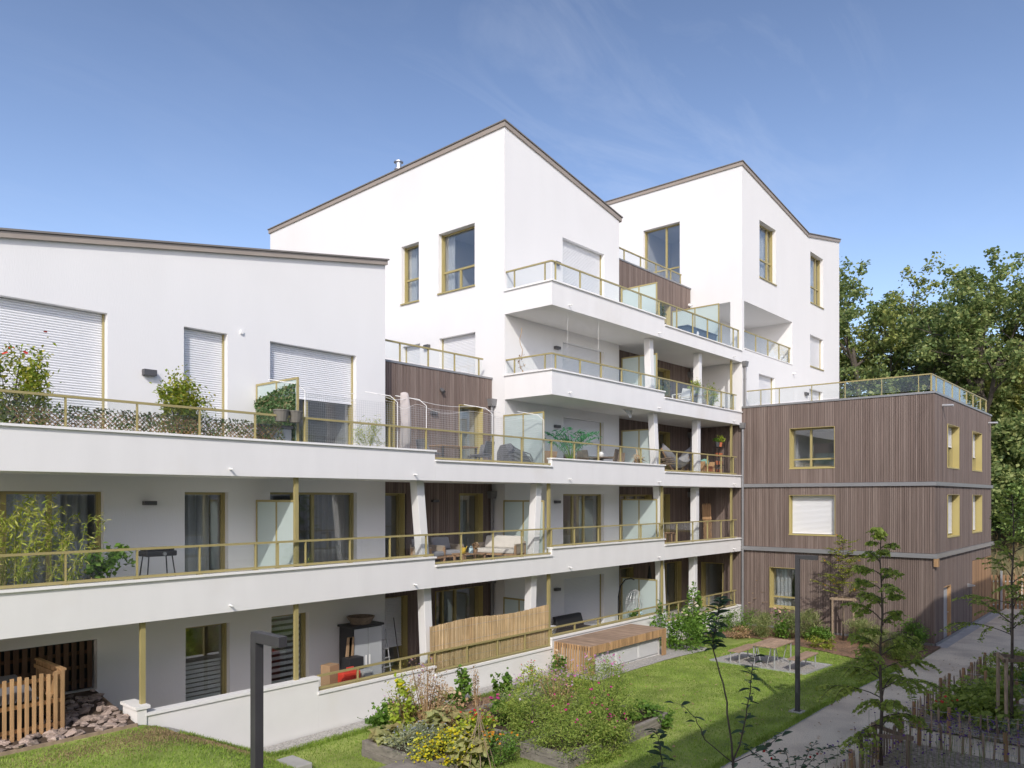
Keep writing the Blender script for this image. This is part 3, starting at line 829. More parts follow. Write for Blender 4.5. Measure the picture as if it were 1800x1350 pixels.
balcony(B, XB + .001, XW + .11, 3, True, YW, [19.36] + pB, spouts=sp); balcony(B, XB + .001, XW + .11, 2, True, YW, [19.36] + pB, spouts=sp, bottom=True)
screen(B, 19.22, YB + .25, YW - .02, 5.64, 7.55); screen(B, 19.22, YB + .25, YW - .02, 2.80, 4.72); screen(B, 19.22, YB + .6, YW - .02, -0.28, 1.50)
for x, z0, z1 in ((19.38, -0.3, 2.41), (19.38, 2.78, 5.27)):
    m = MB(); m.box(x - .05, x + .05, YB + .16, YB + .24, z0, z1); m.build('steel_post', 'gold', B)
column(B, 26.07, 8.42, 25.92, 10.922); column(B, 26.45, 5.62, 26.22, 8.082); column(B, 26.8, 2.78, 26.6, 5.262); column(B, 26.95, -.3, 26.75, 2.402)

# ---------------------------------------------------------------- timber link between B and C
W2 = thing('timber_link', 'recessed timber-clad link behind balconies between the two tall white blocks', 'building', (29.7, 20, -0.9))
op2 = [(27.1, 28.10, -0.30, 1.85), (30.35, 32.25, -0.30, 1.85), (27.1, 29.60, 2.78, 4.92), (30.25, 31.20, 2.78, 4.95), (30.25, 31.20, 5.62, 7.75), (30.14, 31.20, 8.42, 10.58), (30.2, 31.25, 11.27, 13.55)]
m = MB(); wallface(m, FR, XW + .005, XC, -1.0, 14.66, op2); m.quad((XW, 26, 8), (XC, 26, 8), (XC, 26, 14.6), (XW, 26, 14.6)); m.build('wall', 'clad_back', W2)
m = MB(); m.box(XW + .01, XC - .01, YR + .25, 25.9, 14.0, 14.25); m.build('terrace_floor', 'floor_tile', W2)
m = MB(); battens(m, FR, XW + .01, XC - .04, -0.30, 14.66, op2, random.Random(4)); m.build('cladding', 'clad', W2, stuff=True)
m = MB(); m.box(XW + .01, XC - .01, YR - .05, YR + .28, 14.66, 14.72); m.build('flashing', 'flashing', W2)
window(W2, FR, *op2[0], gold_rev=True); window(W2, FR, *op2[1], gold_rev=True, mull=(.5,), curtain=[(0.05, .45, 'curtain_grey')])
window(W2, FR, *op2[2], gold_rev=True, mull=(.33, .66)); window(W2, FR, *op2[3], gold_rev=True)
window(W2, FR, *op2[4], gold_rev=True); window(W2, FR, *op2[5], gold_rev=True); window(W2, FR, *op2[6], gold_rev=True)
p2 = [27.38, 28.70, 29.99, 31.26, 32.45]
balcony(W2, XW + .115, XC - .01, 5, False, YR, p2 + [32.95], spouts=(32.3,), rx1=32.98); balcony(W2, XW + .115, XC - .01, 4, False, YR, p2, spouts=(32.3,), rx1=32.75)
balcony(W2, XW + .115, XC - .01, 3, False, YR, p2, spouts=(32.3,), bottom=True, rx1=32.75); balcony(W2, XW + .115, XC - .01, 2, False, YR, p2, spouts=(32.3,), bottom=True, rx1=32.75)
for z0, z1, t in ((5.64, 7.50, 0), (2.80, 4.75, 0), (8.44, 10.42, 0), (11.29, 13.18, 0)): screen(W2, XW + .16, YB + .35, YW - .02, z0, z1)
screen(W2, XW + .16, YB + .35, YW - .02, -.28, 1.62)
screen(W2, 31.35, YB + .2, YR - .06, 11.29, 13.28)
for z0, z1 in ((-.3, 2.41), (2.78, 5.27), (5.62, 8.09), (8.42, 10.93)):
    m = MB(); m.box(32.40, 32.50, YB + .13, YB + .2, z0, z1); m.build('steel_post', 'gold', W2)
for z0, z1 in ((-.3, 2.41), (2.78, 5.27)):
    m = MB(); m.box(26.47, 26.57, YB + .2, YB + .27, z0, z1); m.build('steel_post', 'gold', W2)
for z0, z1 in ((-0.3, 1.95), (2.78, 4.85), (5.62, 7.65), (8.42, 10.5)): downpipe(W2, 33.0, YR - .13, z0, z1)
column(W2, 29.90, 8.42, 29.90, 10.922); column(W2, 29.78, 5.62, 29.78, 8.082); column(W2, 29.65, 2.78, 29.65, 5.262); column(W2, 29.5, -.3, 29.5, 2.402)
rl = MB(); rl.box(XW + .02, XC - .02, YR + .02, YR + .2, 14.721, 14.73); rl = rl.build('terrace_rail', 'flashing', W2)
railing(rl, (XW + .02, YR + .1), (32.5, YR + .1), 14.732, 15.25, [0.12, 1.4, 2.7, 4.0, 5.3, 6.2])
m = MB(); m.tube([(33.0, YR - .02, 13.9), (33.0, YR - .18, 13.82)], 0.07, 10); m.build('spotlight', 'white_paint', W2)

# ---------------------------------------------------------------- block C: tall white block at the right with a butterfly roof
C = thing('apartment_building', 'tallest white block with a butterfly roof line and a corner loggia at the right', 'building', (39, 20, 8))
FCl, FCf = ('y', XC), ('x', YB)
opCl = [(18.28, 20.29, 14.75, 18.03), (15.70, 17.60, 11.32, 13.75, 0.22)]
opCf = [(35.10, 37.04, 15.20, 17.88), (41.64, 43.57, 15.26, 17.97), (41.60, 43.57, 11.85, 13.53), (35.03, 36.90, 8.52, 10.64), (41.52, 43.49, 8.52, 10.63), (33.42, 39.12, 11.56, 13.75, 0.22)]
tC = [(XC, 19.98), (41.27, 18.80), (46.2, 19.74)]
m = MB()
wallface(m, FCl, YB, 28, 8.08, 19.98, opCl)
wallface(m, FCf, XC, 46.2, 8.08, tC, opCf)
m.quad((46.2, YB, -1), (46.2, 28, -1), (46.2, 28, 19.74), (46.2, YB, 19.74)); m.poly([(XC, 28, 8), (46.2, 28, 8), (46.2, 28, 19.7), (41.27, 28, 18.7), (XC, 28, 19.9)])
m.build('wall', 'stucco', C)
m = MB()                                                     # loggia lining
x0, x1, y0, y1, z0, z1 = 33.42, 39.12, YB + .22, 17.62, 11.32, 13.75
m.quad((x0, y1, z0), (x1, y1, z0), (x1, y1, z1), (x0, y1, z1)); m.quad((x1, y0, z0), (x1, y1, z0), (x1, y1, z1), (x1, y0, z1))
m.quad((x0, y0, z1), (x1, y0, z1), (x1, y1, z1), (x0, y1, z1)); m.quad((x0, y0, z0), (x1, y0, z0), (x1, y1, z0), (x0, y1, z0)); m.quad((x0, y0, z0), (x1, y0, z0), (x1, y0, 11.56), (x0, y0, 11.56))
m.build('loggia_lining', 'stucco', C)
lr = MB(); lr.box(33.43, 39.11, YB - .03, YB + .2, 11.562, 11.60); lr = lr.build('loggia_coping', 'coping', C)
railing(lr, (33.45, YB + .1), (39.09, YB + .1), 11.60, 12.45, [0.06, 1.45, 2.85, 4.2, 5.5])
window(C, FCl, *opCl[0], mull=(0.42,), trans=(0.36,)); window(C, FCf, *opCf[0], trans=(0.38,), mull=(.75,), sill=True, dep=.25, curtain=[(.3, .98, 'curtain')])
window(C, FCf, *opCf[1], trans=(0.38,), mull=(.75,), sill=True, dep=.25, curtain=[(.3, .98, 'curtain')]); window(C, FCf, *opCf[2], shut=11.88, sill=True)
window(C, FCf, *opCf[3], shut=8.55); window(C, FCf, *opCf[4], shut=8.55)
wall_light(C, FCf, 40.75, 41.1, 10.2, 10.35)
m = MB(); m.tube([(39.2, YB + .02, 11.15), (39.2, YB - .16, 11.13)], 0.04, 8); m.build('rain_spout', 'white_paint', C)
def zC(x): return topz(tC, x) + .05
for (xa, xb) in ((XC - .09, 41.27), (41.275, 46.3)):
    za = zC(max(xa, XC)); zb = zC(min(xb, 46.2))
    roof_slab(C, [(xa, YB - .09, za), (xb, YB - .09, zb), (xb, 28.1, zb), (xa, 28.1, za)], th=0.2)

# ---------------------------------------------------------------- timber block in front of C
T = thing('timber_building', 'three-storey dark timber-clad block with grey flashing bands and a glazed roof terrace', 'building', (38, 11, -0.95))
FTl, FTf = ('y', XC), ('x', YF)
opTl = [(11.07, 12.94, 6.08, 7.78), (11.05, 12.96, 3.23, 4.90), (12.54, 13.83, 0.01, 1.74), (16.06, 17.12, -0.30, 1.78)]
opTf = [(35.31, 37.36, 6.05, 7.80), (40.12, 42.22, 6.06, 7.82), (35.31, 37.40, 3.21, 4.92), (40.15, 42.25, 3.23, 4.92), (34.67, 35.86, -0.93, 1.24)]
m = MB()
wallface(m, FTl, YF, YB, -1.1, 8.84, opTl[:3], rev=.32); wallface(m, ('y', XC - .001), YB, YR, -1.0, 8.075, opTl[3:], rev=.32)
wallface(m, FTf, XC, XE, -1.1, 8.84, opTf, rev=.34)
m.quad((XE, YF, -1.1), (XE, YB, -1.1), (XE, YB, 8.84), (XE, YF, 8.84))
m.build('wall', 'clad_back', T)
m = MB()
rg = random.Random(9)
for z0, z1 in ((-0.82, 2.46), (2.64, 5.27), (5.43, 8.84)):
    battens(m, FTl, YF - .02, YB, z0, z1, opTl[:3], rg)
    if z0 > 0: battens(m, FTf, XC - .02, XE, z0, z1, opTf, rg)
    else: battens(m, FTf, XC - .02, 40.1, z0, z1, opTf, rg); battens(m, FTf, 40.1, XE, 1.95, z1, [], rg)
battens(m, ('y', XC - .001), YB + .02, YR - .03, -.3, 8.07, opTl[3:], rg)
m.build('cladding', 'clad', T, stuff=True)
m = MB(); battens(m, FTf, 40.11, XE + .02, -0.82, 1.93, [], rg, th=.035); m.build('cladding', 'clad_light', T, stuff=True)['label'] = 'lighter unstained timber boards at the far end of the ground floor'
for z0, z1, ov in ((2.46, 2.63, .14), (5.27, 5.42, .10), (8.84, 8.92, .06)):
    m = MB()
    m.box(XC - ov, XC + .03, YF - ov, YB - .01, z0, z1); m.box(XC + .031, XE + ov, YF - ov, YF + .03, z0, z1)
    m.build('flashing_band', 'flashing', T)
m = MB(); m.box(XC - .05, XC - .02, YF - .06, YB - .02, -0.95, -0.825); m.box(XC - .05, XE, YF - .06, YF - .03, -0.95, -0.825); m.build('plinth', 'flashing', T)
m = MB(); m.box(XC + .1, XE - .05, YF + .1, YB - .02, 8.3, 8.5); m.build('terrace_floor', 'floor_tile', T)
window(T, FTl, *opTl[0], gold_rev=True, mull=(.57,), trans=(.22,), dep=.26, sill=True); window(T, FTl, *opTl[1], gold_rev=True, shut=3.27, dep=.26, sill=True)
window(T, FTl, *opTl[2], gold_rev=True, mull=(.08,), trans=(.25,), dep=.26, sill=True, curtain=[(.4, .95, 'curtain')]); window(T, ('y', XC - .001), *opTl[3], gold_rev=True)
window(T, FTf, *opTf[0], gold_rev=True, dep=.28, shut=6.95, sill=True); window(T, FTf, *opTf[1], gold_rev=True, dep=.28, shut=6.7, sill=True)
window(T, FTf, *opTf[2], gold_rev=True, dep=.28, shut=3.3, sill=True); window(T, FTf, *opTf[3], gold_rev=True, dep=.28, shut=3.3, sill=True)
m = MB(); fbox(m, FTf, 34.69, 35.84, -0.92, 1.2, .10, .15); dr = m.build('door', 'cab_grey', T)
m = MB(); fbox(m, FTf, 35.83, 35.86, -0.92, 1.22, -.04, .3); fbox(m, FTf, 34.67, 35.83, 1.205, 1.235, -.04, .3); m.build('door_frame', 'larch', dr)
m = MB(); m.tube([fm(FTf, 35.7, 0.12, .09), fm(FTf, 35.7, 0.12, .03), fm(FTf, 35.58, 0.12, .03)], .012, 6); m.build('handle', 'steel', dr)
m = MB(); m.hexa([(39.05, YF - .30, .90), (39.25, YF - .30, .90), (39.25, YF - .02, .84), (39.05, YF - .02, .84)], [(39.05, YF - .30, .94), (39.25, YF - .30, .94), (39.25, YF - .02, 1.0), (39.05, YF - .02, 1.0)]); m.build('wall_light', 'galva', T)
m = MB(); m.box(XC - .12, XC + .1, YF - .16, YF - .01, 2.14, 2.458); m.build('beam_end', 'larch', T)
for x in (34.4, 43.9):
    m = MB(); m.tube([(x, YF + .02, 8.47), (x, YF - .42, 8.45)], 0.05, 10); m.build('rain_spout', 'galva', T)
rl = MB(); rl.box(XC + .03, XC + .17, YF + .05, YB - .1, 8.921, 8.93); rl.box(XC + .171, XE - .1, YF + .05, YF + .2, 8.921, 8.93); rl = rl.build('terrace_rail', 'flashing', T)
railing(rl, (XC + .1, YF + .13), (XC + .1, 14.95), 8.932, 9.63, [t - YF - .13 for t in (7.9, 9.25, 10.67, 12.05, 13.46, 14.3)])
railing(rl, (XC + .1, YF + .13), (44.3, YF + .13), 8.932, 9.63, [.04, .8, 2.1, 3.6, 5.0, 6.4, 7.8, 9.5, 10.9])
downpipe(T, XC - .11, YB - .08, -0.9, 7.95, mt='flashing', r=.055)
downpipe(C, XC + .12, YB - .09, 8.95, 10.75, r=.055)
for z0 in (2.35, 5.2):                                   # balcony boxes peeping out behind the far corner
    m = MB(); m.box(XE + .05, XE + .95, YF + .3, YF + 2.6, z0, z0 + .75); bo = m.build('end_balcony', 'band', T)
    railing(bo, (XE + .9, YF + .35), (XE + .9, YF + 2.5), z0 + .75, z0 + 1.5, [.1, 1.1, 2.0])
    railing(bo, (XE + .1, YF + .35), (XE + .9, YF + .35), z0 + .75, z0 + 1.5, [.1])
m = MB(); m.tube([(XE + .3, YF + .1, -.9), (XE + .3, YF + .1, 2.4)], .05, 8); m.build('downpipe', 'galva', T)

# ---------------------------------------------------------------- patio front at ground level
P = thing('patio_wall', 'long white garden wall with white copings in front of the ground floor patios', 'wall', (15, YB, -0.9))
segs = [(6.62, 10.56, .65), (10.56, XA + .05, .31), (XA + .05, XB, .09), (XB, XW + .15, .37), (XW + .15, XC - .05, -.02)]
for x0, x1, zt in segs:
    m = MB(); m.box(x0, x1 - .002, YB, YB + .18, -1.1, zt - .06); w_ = m.build('wall_section', 'garden_white', P)
    m = MB(); m.box(x0 - (.02 if zt > .3 else -.002), x1 + (.025 if zt > .3 else -.003), YB - .035, YB + .215, zt - .059, zt); m.build('coping', 'coping', w_)
m = MB(); m.box(6.44, 6.62, YB - .03, YB + .62, -.2, .74); m.box(6.44, 6.62, YB + .62, YW - .01, -.2, .38); w_ = m.build('end_wall', 'garden_white', P)
m = MB(); m.box(6.40, 6.68, YB - .06, YB + .65, .741, .80); m.build('coping', 'coping', w_)
m = MB(); m.box(6.62, XC - .02, YB + .18, YR, -.5, -.30); m.build('patio_floor', 'floor_tile', P)
for x0, x1, zt, posts in ((10.60, XA + .03, .31, (1.15, 2.5, 3.5)), (XA + .08, XB - .02, .09, (.05, 1.28, 2.55, 3.8, 5.0)), (XB + .02, XW + .1, .37, (.06, 1.3, 2.65, 4.0, 5.3, 6.7)), (XW + .2, 32.75, -.02, (.4, 1.15, 2.45, 3.75, 5.0, 6.2))):
    h = MB(); h.box(x0, x1, YB + .06, YB + .1, zt + .0005, zt + .012); ro = h.build('patio_railing', 'gold', P)
    railing(ro, (x0, YB + .09), (x1, YB + .09), zt + .012, .68, list(posts), bottom=True)

# ---------------------------------------------------------------- the block opposite, behind the camera, whose shade lies over the path
O = thing('apartment_building', 'white apartment block opposite the courtyard, behind the viewer', 'building', (12, -6, -0.95))
m = MB()
FO = ('x', -0.75)
ZO = 10.15
opO = [(x, x + 1.6, z, z + 1.9) for x in range(-8, 32, 5) for z in (0.2, 3.0, 5.8)]
for o in opO: pass
m.box(-12, 36, -12, -0.75, -1.0, ZO); m.build('wall', 'stucco', O)
for x, x1, z, z1 in opO:
    if -2 < x < 2 and z < 6: pass
    g = MB(); g.box(x, x1, -.75, -.74, z, z1); g = g.build('window', 'roof_dark', O)

# ================================================================== GROUND
def smooth01(t):
    t = max(0.0, min(1.0, t)); return t * t * (3 - 2 * t)
def gz(x, y, bed=True):
    z = -0.64 - 0.30 * smooth01((x - 22.0) / 9.0)
    if x < 9.3: z += 1.09 * (smooth01((9.3 - x) / 2.9) * .45 + .55 * max(0.0, min(1.0, (8.95 - x) / 2.4)))
    if y < 9 and x < 9.4:                       # the mound dies out towards the path
        z = z + (-0.75 - z) * smooth01((9 - y) / 4)
    if bed and x < 6.6 and y > 15.1: z += .17 * (min(y, 17.3) - 15.1)
    d = x * 0.80 - y * 0.35                     # bank rising beyond the site
    if x > 47: z += 5.0 * smooth01((x - 47) / 16.0)
    if x > 64: z += 3.0 * smooth01((x - 64) / 30.0)
    return z
def gzn(x, y):
    return np.array([gz(a, b) for a, b in zip(np.ravel(x), np.ravel(y))])

def sheet(name, x0, x1, y0, y1, step, dz, material, xl=None, xr=None, kind='structure', rough=0.0):
    ny = max(1, int(round((y1 - y0) / step))); nx = max(1, int(round((x1 - x0) / step)))
    vs, fs = [], []
    for j in range(ny + 1):
        y = y0 + (y1 - y0) * j / ny
        a = xl(y) if xl else x0; b = xr(y) if xr else x1
        for i in range(nx + 1):
            x = a + (b - a) * i / nx
            vs.append((x, y, gz(x, y) + dz + (R.uniform(0, rough) if rough else 0)))
    for j in range(ny):
        for i in range(nx):
            k = j * (nx + 1) + i
            fs.append((k, k + 1, k + nx + 2, k + nx + 1))
    m = MB(); m.v = vs; m.f = fs
    o = m.build(name, material, smooth=True)
    if kind: o['kind'] = kind
    return o

# one sheet to the horizon: fine near the site, coarse beyond
m = MB()
xs = sorted(set([-900, -400, -150, -60, -30, -15] + [round(-6 + .5 * i, 2) for i in range(60)] + list(range(24, 100, 2)) + [110, 150, 220, 400, 900, 2000]))
ys = sorted(set([-900, -400, -150, -60, -30, -15] + list(range(-8, 50, 2)) + [60, 90, 150, 300, 900, 2000]))
m.v = [(x, y, gz(x, y, False) - 0.03) for y in ys for x in xs]
nx = len(xs)
m.f = [(j * nx + i, j * nx + i + 1, (j + 1) * nx + i + 1, (j + 1) * nx + i) for j in range(len(ys) - 1) for i in range(nx - 1)]
g = m.build('ground', 'earth', smooth=True); g['kind'] = 'structure'

def mulch_edge(y):
    pts = [(6.9, 27.6), (9.0, 28.6), (10.9, 29.6), (13.4, 30.3), (14.6, 29.2), (15.2, 28.9)]
    for (a, b), (c, d) in zip(pts, pts[1:]):
        if y <= c: return b + (d - b) * (y - a) / (c - a)
    return pts[-1][1]
sheet('lawn', -4, 31.5, 7.05, 15.1, .3, 0.0, 'grass')
sheet('path', 4, 60, -0.7, 7.06, .6, 0.004, 'path')
sheet('path_edge', 4, 28.0, 7.03, 7.07, .4, 0.012, 'concrete')
sheet('mulch', 28, 33.25, 7.1, 15.12, .2, 0.012, 'mulch', xl=mulch_edge, rough=.03)
sheet('gravel_strip', 6.9, 18.9, 14.55, 15.1, .15, 0.010, 'gravel', rough=.012)
sheet('gravel_strip', 18.9, 26.4, 13.15, 15.1, .15, 0.010, 'gravel', rough=.012)
sheet('gravel_pad', 24.0, 26.35, 8.9, 12.05, .12, 0.012, 'gravel', rough=.012)
m = MB()
for a, b in (((23.98, 8.88), (26.37, 8.88)), ((26.37, 8.88), (26.37, 12.07)), ((26.37, 12.07), (23.98, 12.07)), ((23.98, 12.07), (23.98, 8.88))):
    m.bar((*a, gz(*a) + .015), (*b, gz(*b) + .015), .04, .06)
m.build('pad_edging', 'galva')['kind'] = 'structure'
sheet('planting_soil', 20.0, 24.2, -0.6, 4.85, .3, 0.03, 'mulch_dark', rough=.03)
sheet('planting_soil', 25.35, 29.4, -0.6, 4.85, .3, 0.03, 'mulch_dark', rough=.03)
sheet('planting_soil', 9.5, 18.6, -0.6, 4.75, .3, 0.03, 'mulch_dark', rough=.03)
sheet('planting_soil', 12.0, 15.6, 12.4, 14.5, .3, 0.012, 'mulch', rough=.03)
sheet('paving', XC - .1, XE + .2, YF - .45, YF, .4, 0.012, 'concrete')

# grass blades on the lawn (tens of thousands, nobody could count them)
def lawn_ok(x, y):
    if x > mulch_edge(y) - 0.05: return False
    if y > 14.5 and x > 6.9: return False
    if x > 18.9 and y > 13.1: return False
    if 23.95 < x < 26.4 and 8.85 < y < 12.1: return False
    if 10.2 < x < 12.0 and 10.95 < y < 13.1: return False
    if 11.9 < x < 16.8 and 10.9 < y: return False
    if 12.3 < x < 16.45 and 9.25 < y < 10.6: return False
    if x < 6.7 and y > 14.95: return False
    return True
def grass(n, seed, x0, x1, y0, y1, h, material, cond, w=0.009):
    r = np.random.default_rng(seed)
    x = r.uniform(x0, x1, n); y = r.uniform(y0, y1, n)
    k = np.array([cond(a, b) for a, b in zip(x, y)]); x = x[k]; y = y[k]; n = len(x)
    z = gzn(x, y)
    an = r.uniform(0, 6.283, n); ln = r.uniform(.3, 1.0, n) * h
    hh = h * r.uniform(.55, 1.15, n)
    dx, dy = np.cos(an), np.sin(an)
    v = np.empty((n, 3, 3), dtype=np.float32)
    v[:, 0] = np.stack([x - dy * w, y + dx * w, z - .004], 1); v[:, 1] = np.stack([x + dy * w, y - dx * w, z - .004], 1)
    v[:, 2] = np.stack([x + dx * ln, y + dy * ln, z + hh], 1)
    return v.reshape(-1, 3)
def dry(x, y): return (math.exp(-((x - 6.6) / 1.0) ** 2 - ((y - 14.2) / .55) ** 2) + .8 * math.exp(-((x - 7.7) / .6) ** 2 - ((y - 13.9) / .35) ** 2)+.5*math.exp(-((x - 5.0) / .6) ** 2 - ((y - 14.3) / .35) ** 2))
rr = random.Random(2)
gv = grass(170000, 5, -1, 31, 7.08, 15.05, .045, 'grass_blade', lambda x, y: lawn_ok(x, y) and rr.random() > dry(x, y) * 1.0)
o = np_mesh('grass', gv, 3, 'grass_blade', stuff=True); o['label'] = 'short mown green grass blades covering the courtyard lawn'; o['category'] = 'grass'
gv = grass(40000, 6, 4, 10, 13, 15.05, .03, 'grass_dry', lambda x, y: lawn_ok(x, y) and rr.random() < dry(x, y) * 1.1 + .02)
o = np_mesh('dry_grass', gv, 3, 'grass_dry', stuff=True); o['label'] = 'dry straw-coloured grass patches on the lawn beside the stone bed'; o['category'] = 'grass'
gv = grass(9000, 8, 47, 80, -12, 14, .5, 'grass_dry', lambda x, y: True, w=.05)
o = np_mesh('dry_grass', gv, 3, 'grass_dry', stuff=True); o['label'] = 'tall dry grass on the bank behind the far fence'; o['category'] = 'grass'

rr2 = random.Random(12)
gv = grass(9000, 9, 6, 28, 7.05, 7.25, .085, 'grass_blade', lambda x, y: x < mulch_edge(y) - .1 and rr2.random() < .7)
gv2 = grass(9000, 10, 7, 19, 14.35, 14.62, .08, 'grass_blade', lambda x, y: rr2.random() < .8)
o = np_mesh('edge_grass', np.concatenate([gv, gv2]), 3, 'grass_blade', stuff=True); o['label'] = 'longer uncut grass along the path edge and the gravel strip'; o['category'] = 'grass'

# ================================================================== PLANTS
def at(px, py, z=None, Y=None, X=None):
    """a point of the place from its measured position in the survey photograph"""
    u = (px - 900) / 1360.0; c, s = math.cos(HEAD), math.sin(HEAD)
    rx, ry, rz = c + s * u, s - c * u, -(py - 875) / 1360.0
    if Y is not None: d = Y / ry
    elif X is not None: d = X / rx
    else: d = (z - CAM_Z) / rz
    return Vector((d * rx, d * ry, CAM_Z + d * rz))
def unit(v):
    return v / np.maximum(np.linalg.norm(v, axis=-1, keepdims=True), 1e-6)
def leaf_quads(pts, size, r, elong=1.9, up=0.5, dirs=None, fold=0.18, var=0.35):
    n = len(pts)
    pts = np.asarray(pts, dtype=np.float32)
    nr = r.normal(size=(n, 3)); nr[:, 2] = np.abs(nr[:, 2]) + up; nr = unit(nr)
    if dirs is None:
        t = r.normal(size=(n, 3))
    else:
        t = np.asarray(dirs) + r.normal(size=(n, 3)) * 0.35
    t = unit(t - (t * nr).sum(1, keepdims=True) * nr)
    b = np.cross(nr, t)
    s = (size * r.uniform(1 - var, 1 + var, n))[:, None]
    v = np.empty((n, 4, 3), dtype=np.float32)
    v[:, 0] = pts - t * s * 0.5
    v[:, 1] = pts + b * s * (0.5 / elong) + nr * s * fold * 0.5 + t * s * .05
    v[:, 2] = pts + t * s * 0.5 - nr * s * fold * .3
    v[:, 3] = pts - b * s * (0.5 / elong) + nr * s * fold * 0.5 + t * s * .05
    return v.reshape(-1, 3)
def discs(pts, size, r, k=6, up=1.0, var=.3):
    n = len(pts); pts = np.asarray(pts, dtype=np.float32)
    nr = r.normal(size=(n, 3)) * .7; nr[:, 2] = np.abs(nr[:, 2]) + up; nr[:, 0] -= .35; nr[:, 1] -= .35; nr = unit(nr)
    t = r.normal(size=(n, 3)); t = unit(t - (t * nr).sum(1, keepdims=True) * nr); b = np.cross(nr, t)
    s = (size * r.uniform(1 - var, 1 + var, n))[:, None]
    v = np.empty((n, k, 3), dtype=np.float32)
    for j in range(k):
        a = 2 * math.pi * j / k
        v[:, j] = pts + (t * math.cos(a) + b * math.sin(a)) * s * .5 + (nr * s * .12 if j % 2 else 0)
    return v.reshape(-1, 3)
def cloud(n, r, c, rad, clumps=0, crad=0.35, shell=0.55, flat_bottom=True):
    """points through an ellipsoid, gathered in clumps"""
    c = np.array(c); rad = np.array(rad)
    def ell(k):
        d = unit(r.normal(size=(k, 3))); q = r.uniform(shell, 1, k)[:, None] ** .7
        return d * q
    if clumps:
        cc = ell(clumps); idx = r.integers(0, clumps, n)
        p = cc[idx] + r.normal(size=(n, 3)) * crad * r.uniform(.4, 1.0, clumps)[idx][:, None]
    else: p = ell(n)
    p = p * rad
    if flat_bottom: p[:, 2] = np.maximum(p[:, 2], -rad[2] * .98)
    return p + c
def stems(mb, base, tips, r0=0.008, bend=.2, n=4, rng=R):
    for t in tips:
        b = Vector(base) + Vector((rng.uniform(-.04, .04), rng.uniform(-.04, .04), 0)); t = Vector(t)
        mid = b.lerp(t, .5) + Vector((0, 0, bend * (t - b).length * .3))
        mb.tube([b, mid, t], [r0, r0 * .75, r0 * .4], n, cap=False)

def squash(label, base, rad, n, size, seed):
    r = np.random.default_rng(seed); rng = random.Random(seed); base = Vector(base)
    t = thing('squash', label, 'vegetable', base)
    pts = cloud(n, r, (base.x, base.y, base.z + rad[2]), rad, 0, 0, .5); pts[:, 2] = np.maximum(pts[:, 2], base.z + .08)
    leaf_objs(t, pts, [(rng.uniform(-1, 1) - .2, rng.uniform(-1, 1) - .3, rng.uniform(-.5, .1)) for _ in range(n)], size, SQL, rng, up=.8)
    mb = MB(); stems(mb, base - Vector((0, 0, .05)), [tuple(p) for p in pts], rng=rng, r0=.01); mb.build('stem', 'leaf_squash', t)
    return t

def plant(name, label, cat, base, rad, n, size, leaf, seed, clumps=14, crad=.3, flowers=None, nf=0, fs=.05, stem='bark', nst=8, elong=1.9, up=.5, group=None, shell=.35, dz=0.0, fz=.55, dirs=None):
    r = np.random.default_rng(seed)
    base = Vector(base)
    t = thing(name, label, cat, base, group=group)
    c = (base.x, base.y, base.z + rad[2] + dz)
    pts = cloud(n, r, c, rad, clumps, crad, shell)
    pts[:, 2] = np.maximum(pts[:, 2], base.z + .02)
    d = None
    if dirs == 'up': d = np.tile([[0, 0, 1.0]], (n, 1)) + r.normal(size=(n, 3)) * .35
    np_mesh('foliage', leaf_quads(pts, size, r, elong, up, d), 4, leaf, t)
    mb = MB(); rg = random.Random(seed)
    stems(mb, base - Vector((0, 0, .05)), [pts[rg.randrange(n)] for _ in range(nst)], rng=rg, r0=.006 + .006 * rad[2])
    mb.build('stem', stem, t)
    if flowers:
        k = np.argsort(pts[:, 2] + r.normal(size=n) * rad[2] * .35)[::-1][:nf * 2]
        k = r.choice(k, min(nf, len(k)), replace=False)
        fs = fs * .8
        fp = pts[k] + np.array([-.25, -.25, .35]) * size + r.normal(size=(len(k), 3)) * .02
        fp[:, 2] += fs * fz
        np_mesh('flower', discs(fp, fs, r), 6, flowers, t, stuff=True)
    return t

# single large leaves: shared meshes, one object each
def leaf_shape(kind, material):
    m = MB()
    if kind == 'ovate':
        out = [(-.5, 0), (-.3, .16), (-.02, .24), (.25, .16), (.5, 0), (.25, -.16), (-.02, -.24), (-.3, -.16)]
        mid = [(-.3, 0), (-.02, 0), (.25, 0)]
        m.v = [(x, y, .35 * abs(y) - .25 * (x - .1) ** 2) for x, y in out] + [(x, y, -.02 - .2 * x * x) for x, y in mid]
        m.f = [(0, 8, 1), (1, 8, 9, 2), (2, 9, 10, 3), (3, 10, 4), (0, 7, 8), (7, 6, 9, 8), (6, 5, 10, 9), (5, 4, 10)]
    else:
        n = 15; m.v = [(0, 0, 0)]
        for i in range(n):
            a = 2 * math.pi * i / n; rr_ = .5 * (.78 + .22 * math.cos(5 * a)) * (1.0 if i else .45)
            m.v.append((-rr_ * math.cos(a), rr_ * math.sin(a), .10 * math.sin(3 * a) - .12 * rr_))
        m.f = [(0, 1 + i, 1 + (i + 1) % n) for i in range(n)]
    me = bpy.data.meshes.new('leaf'); me.from_pydata(m.v, [], m.f); me.materials.append(M[material]); return me
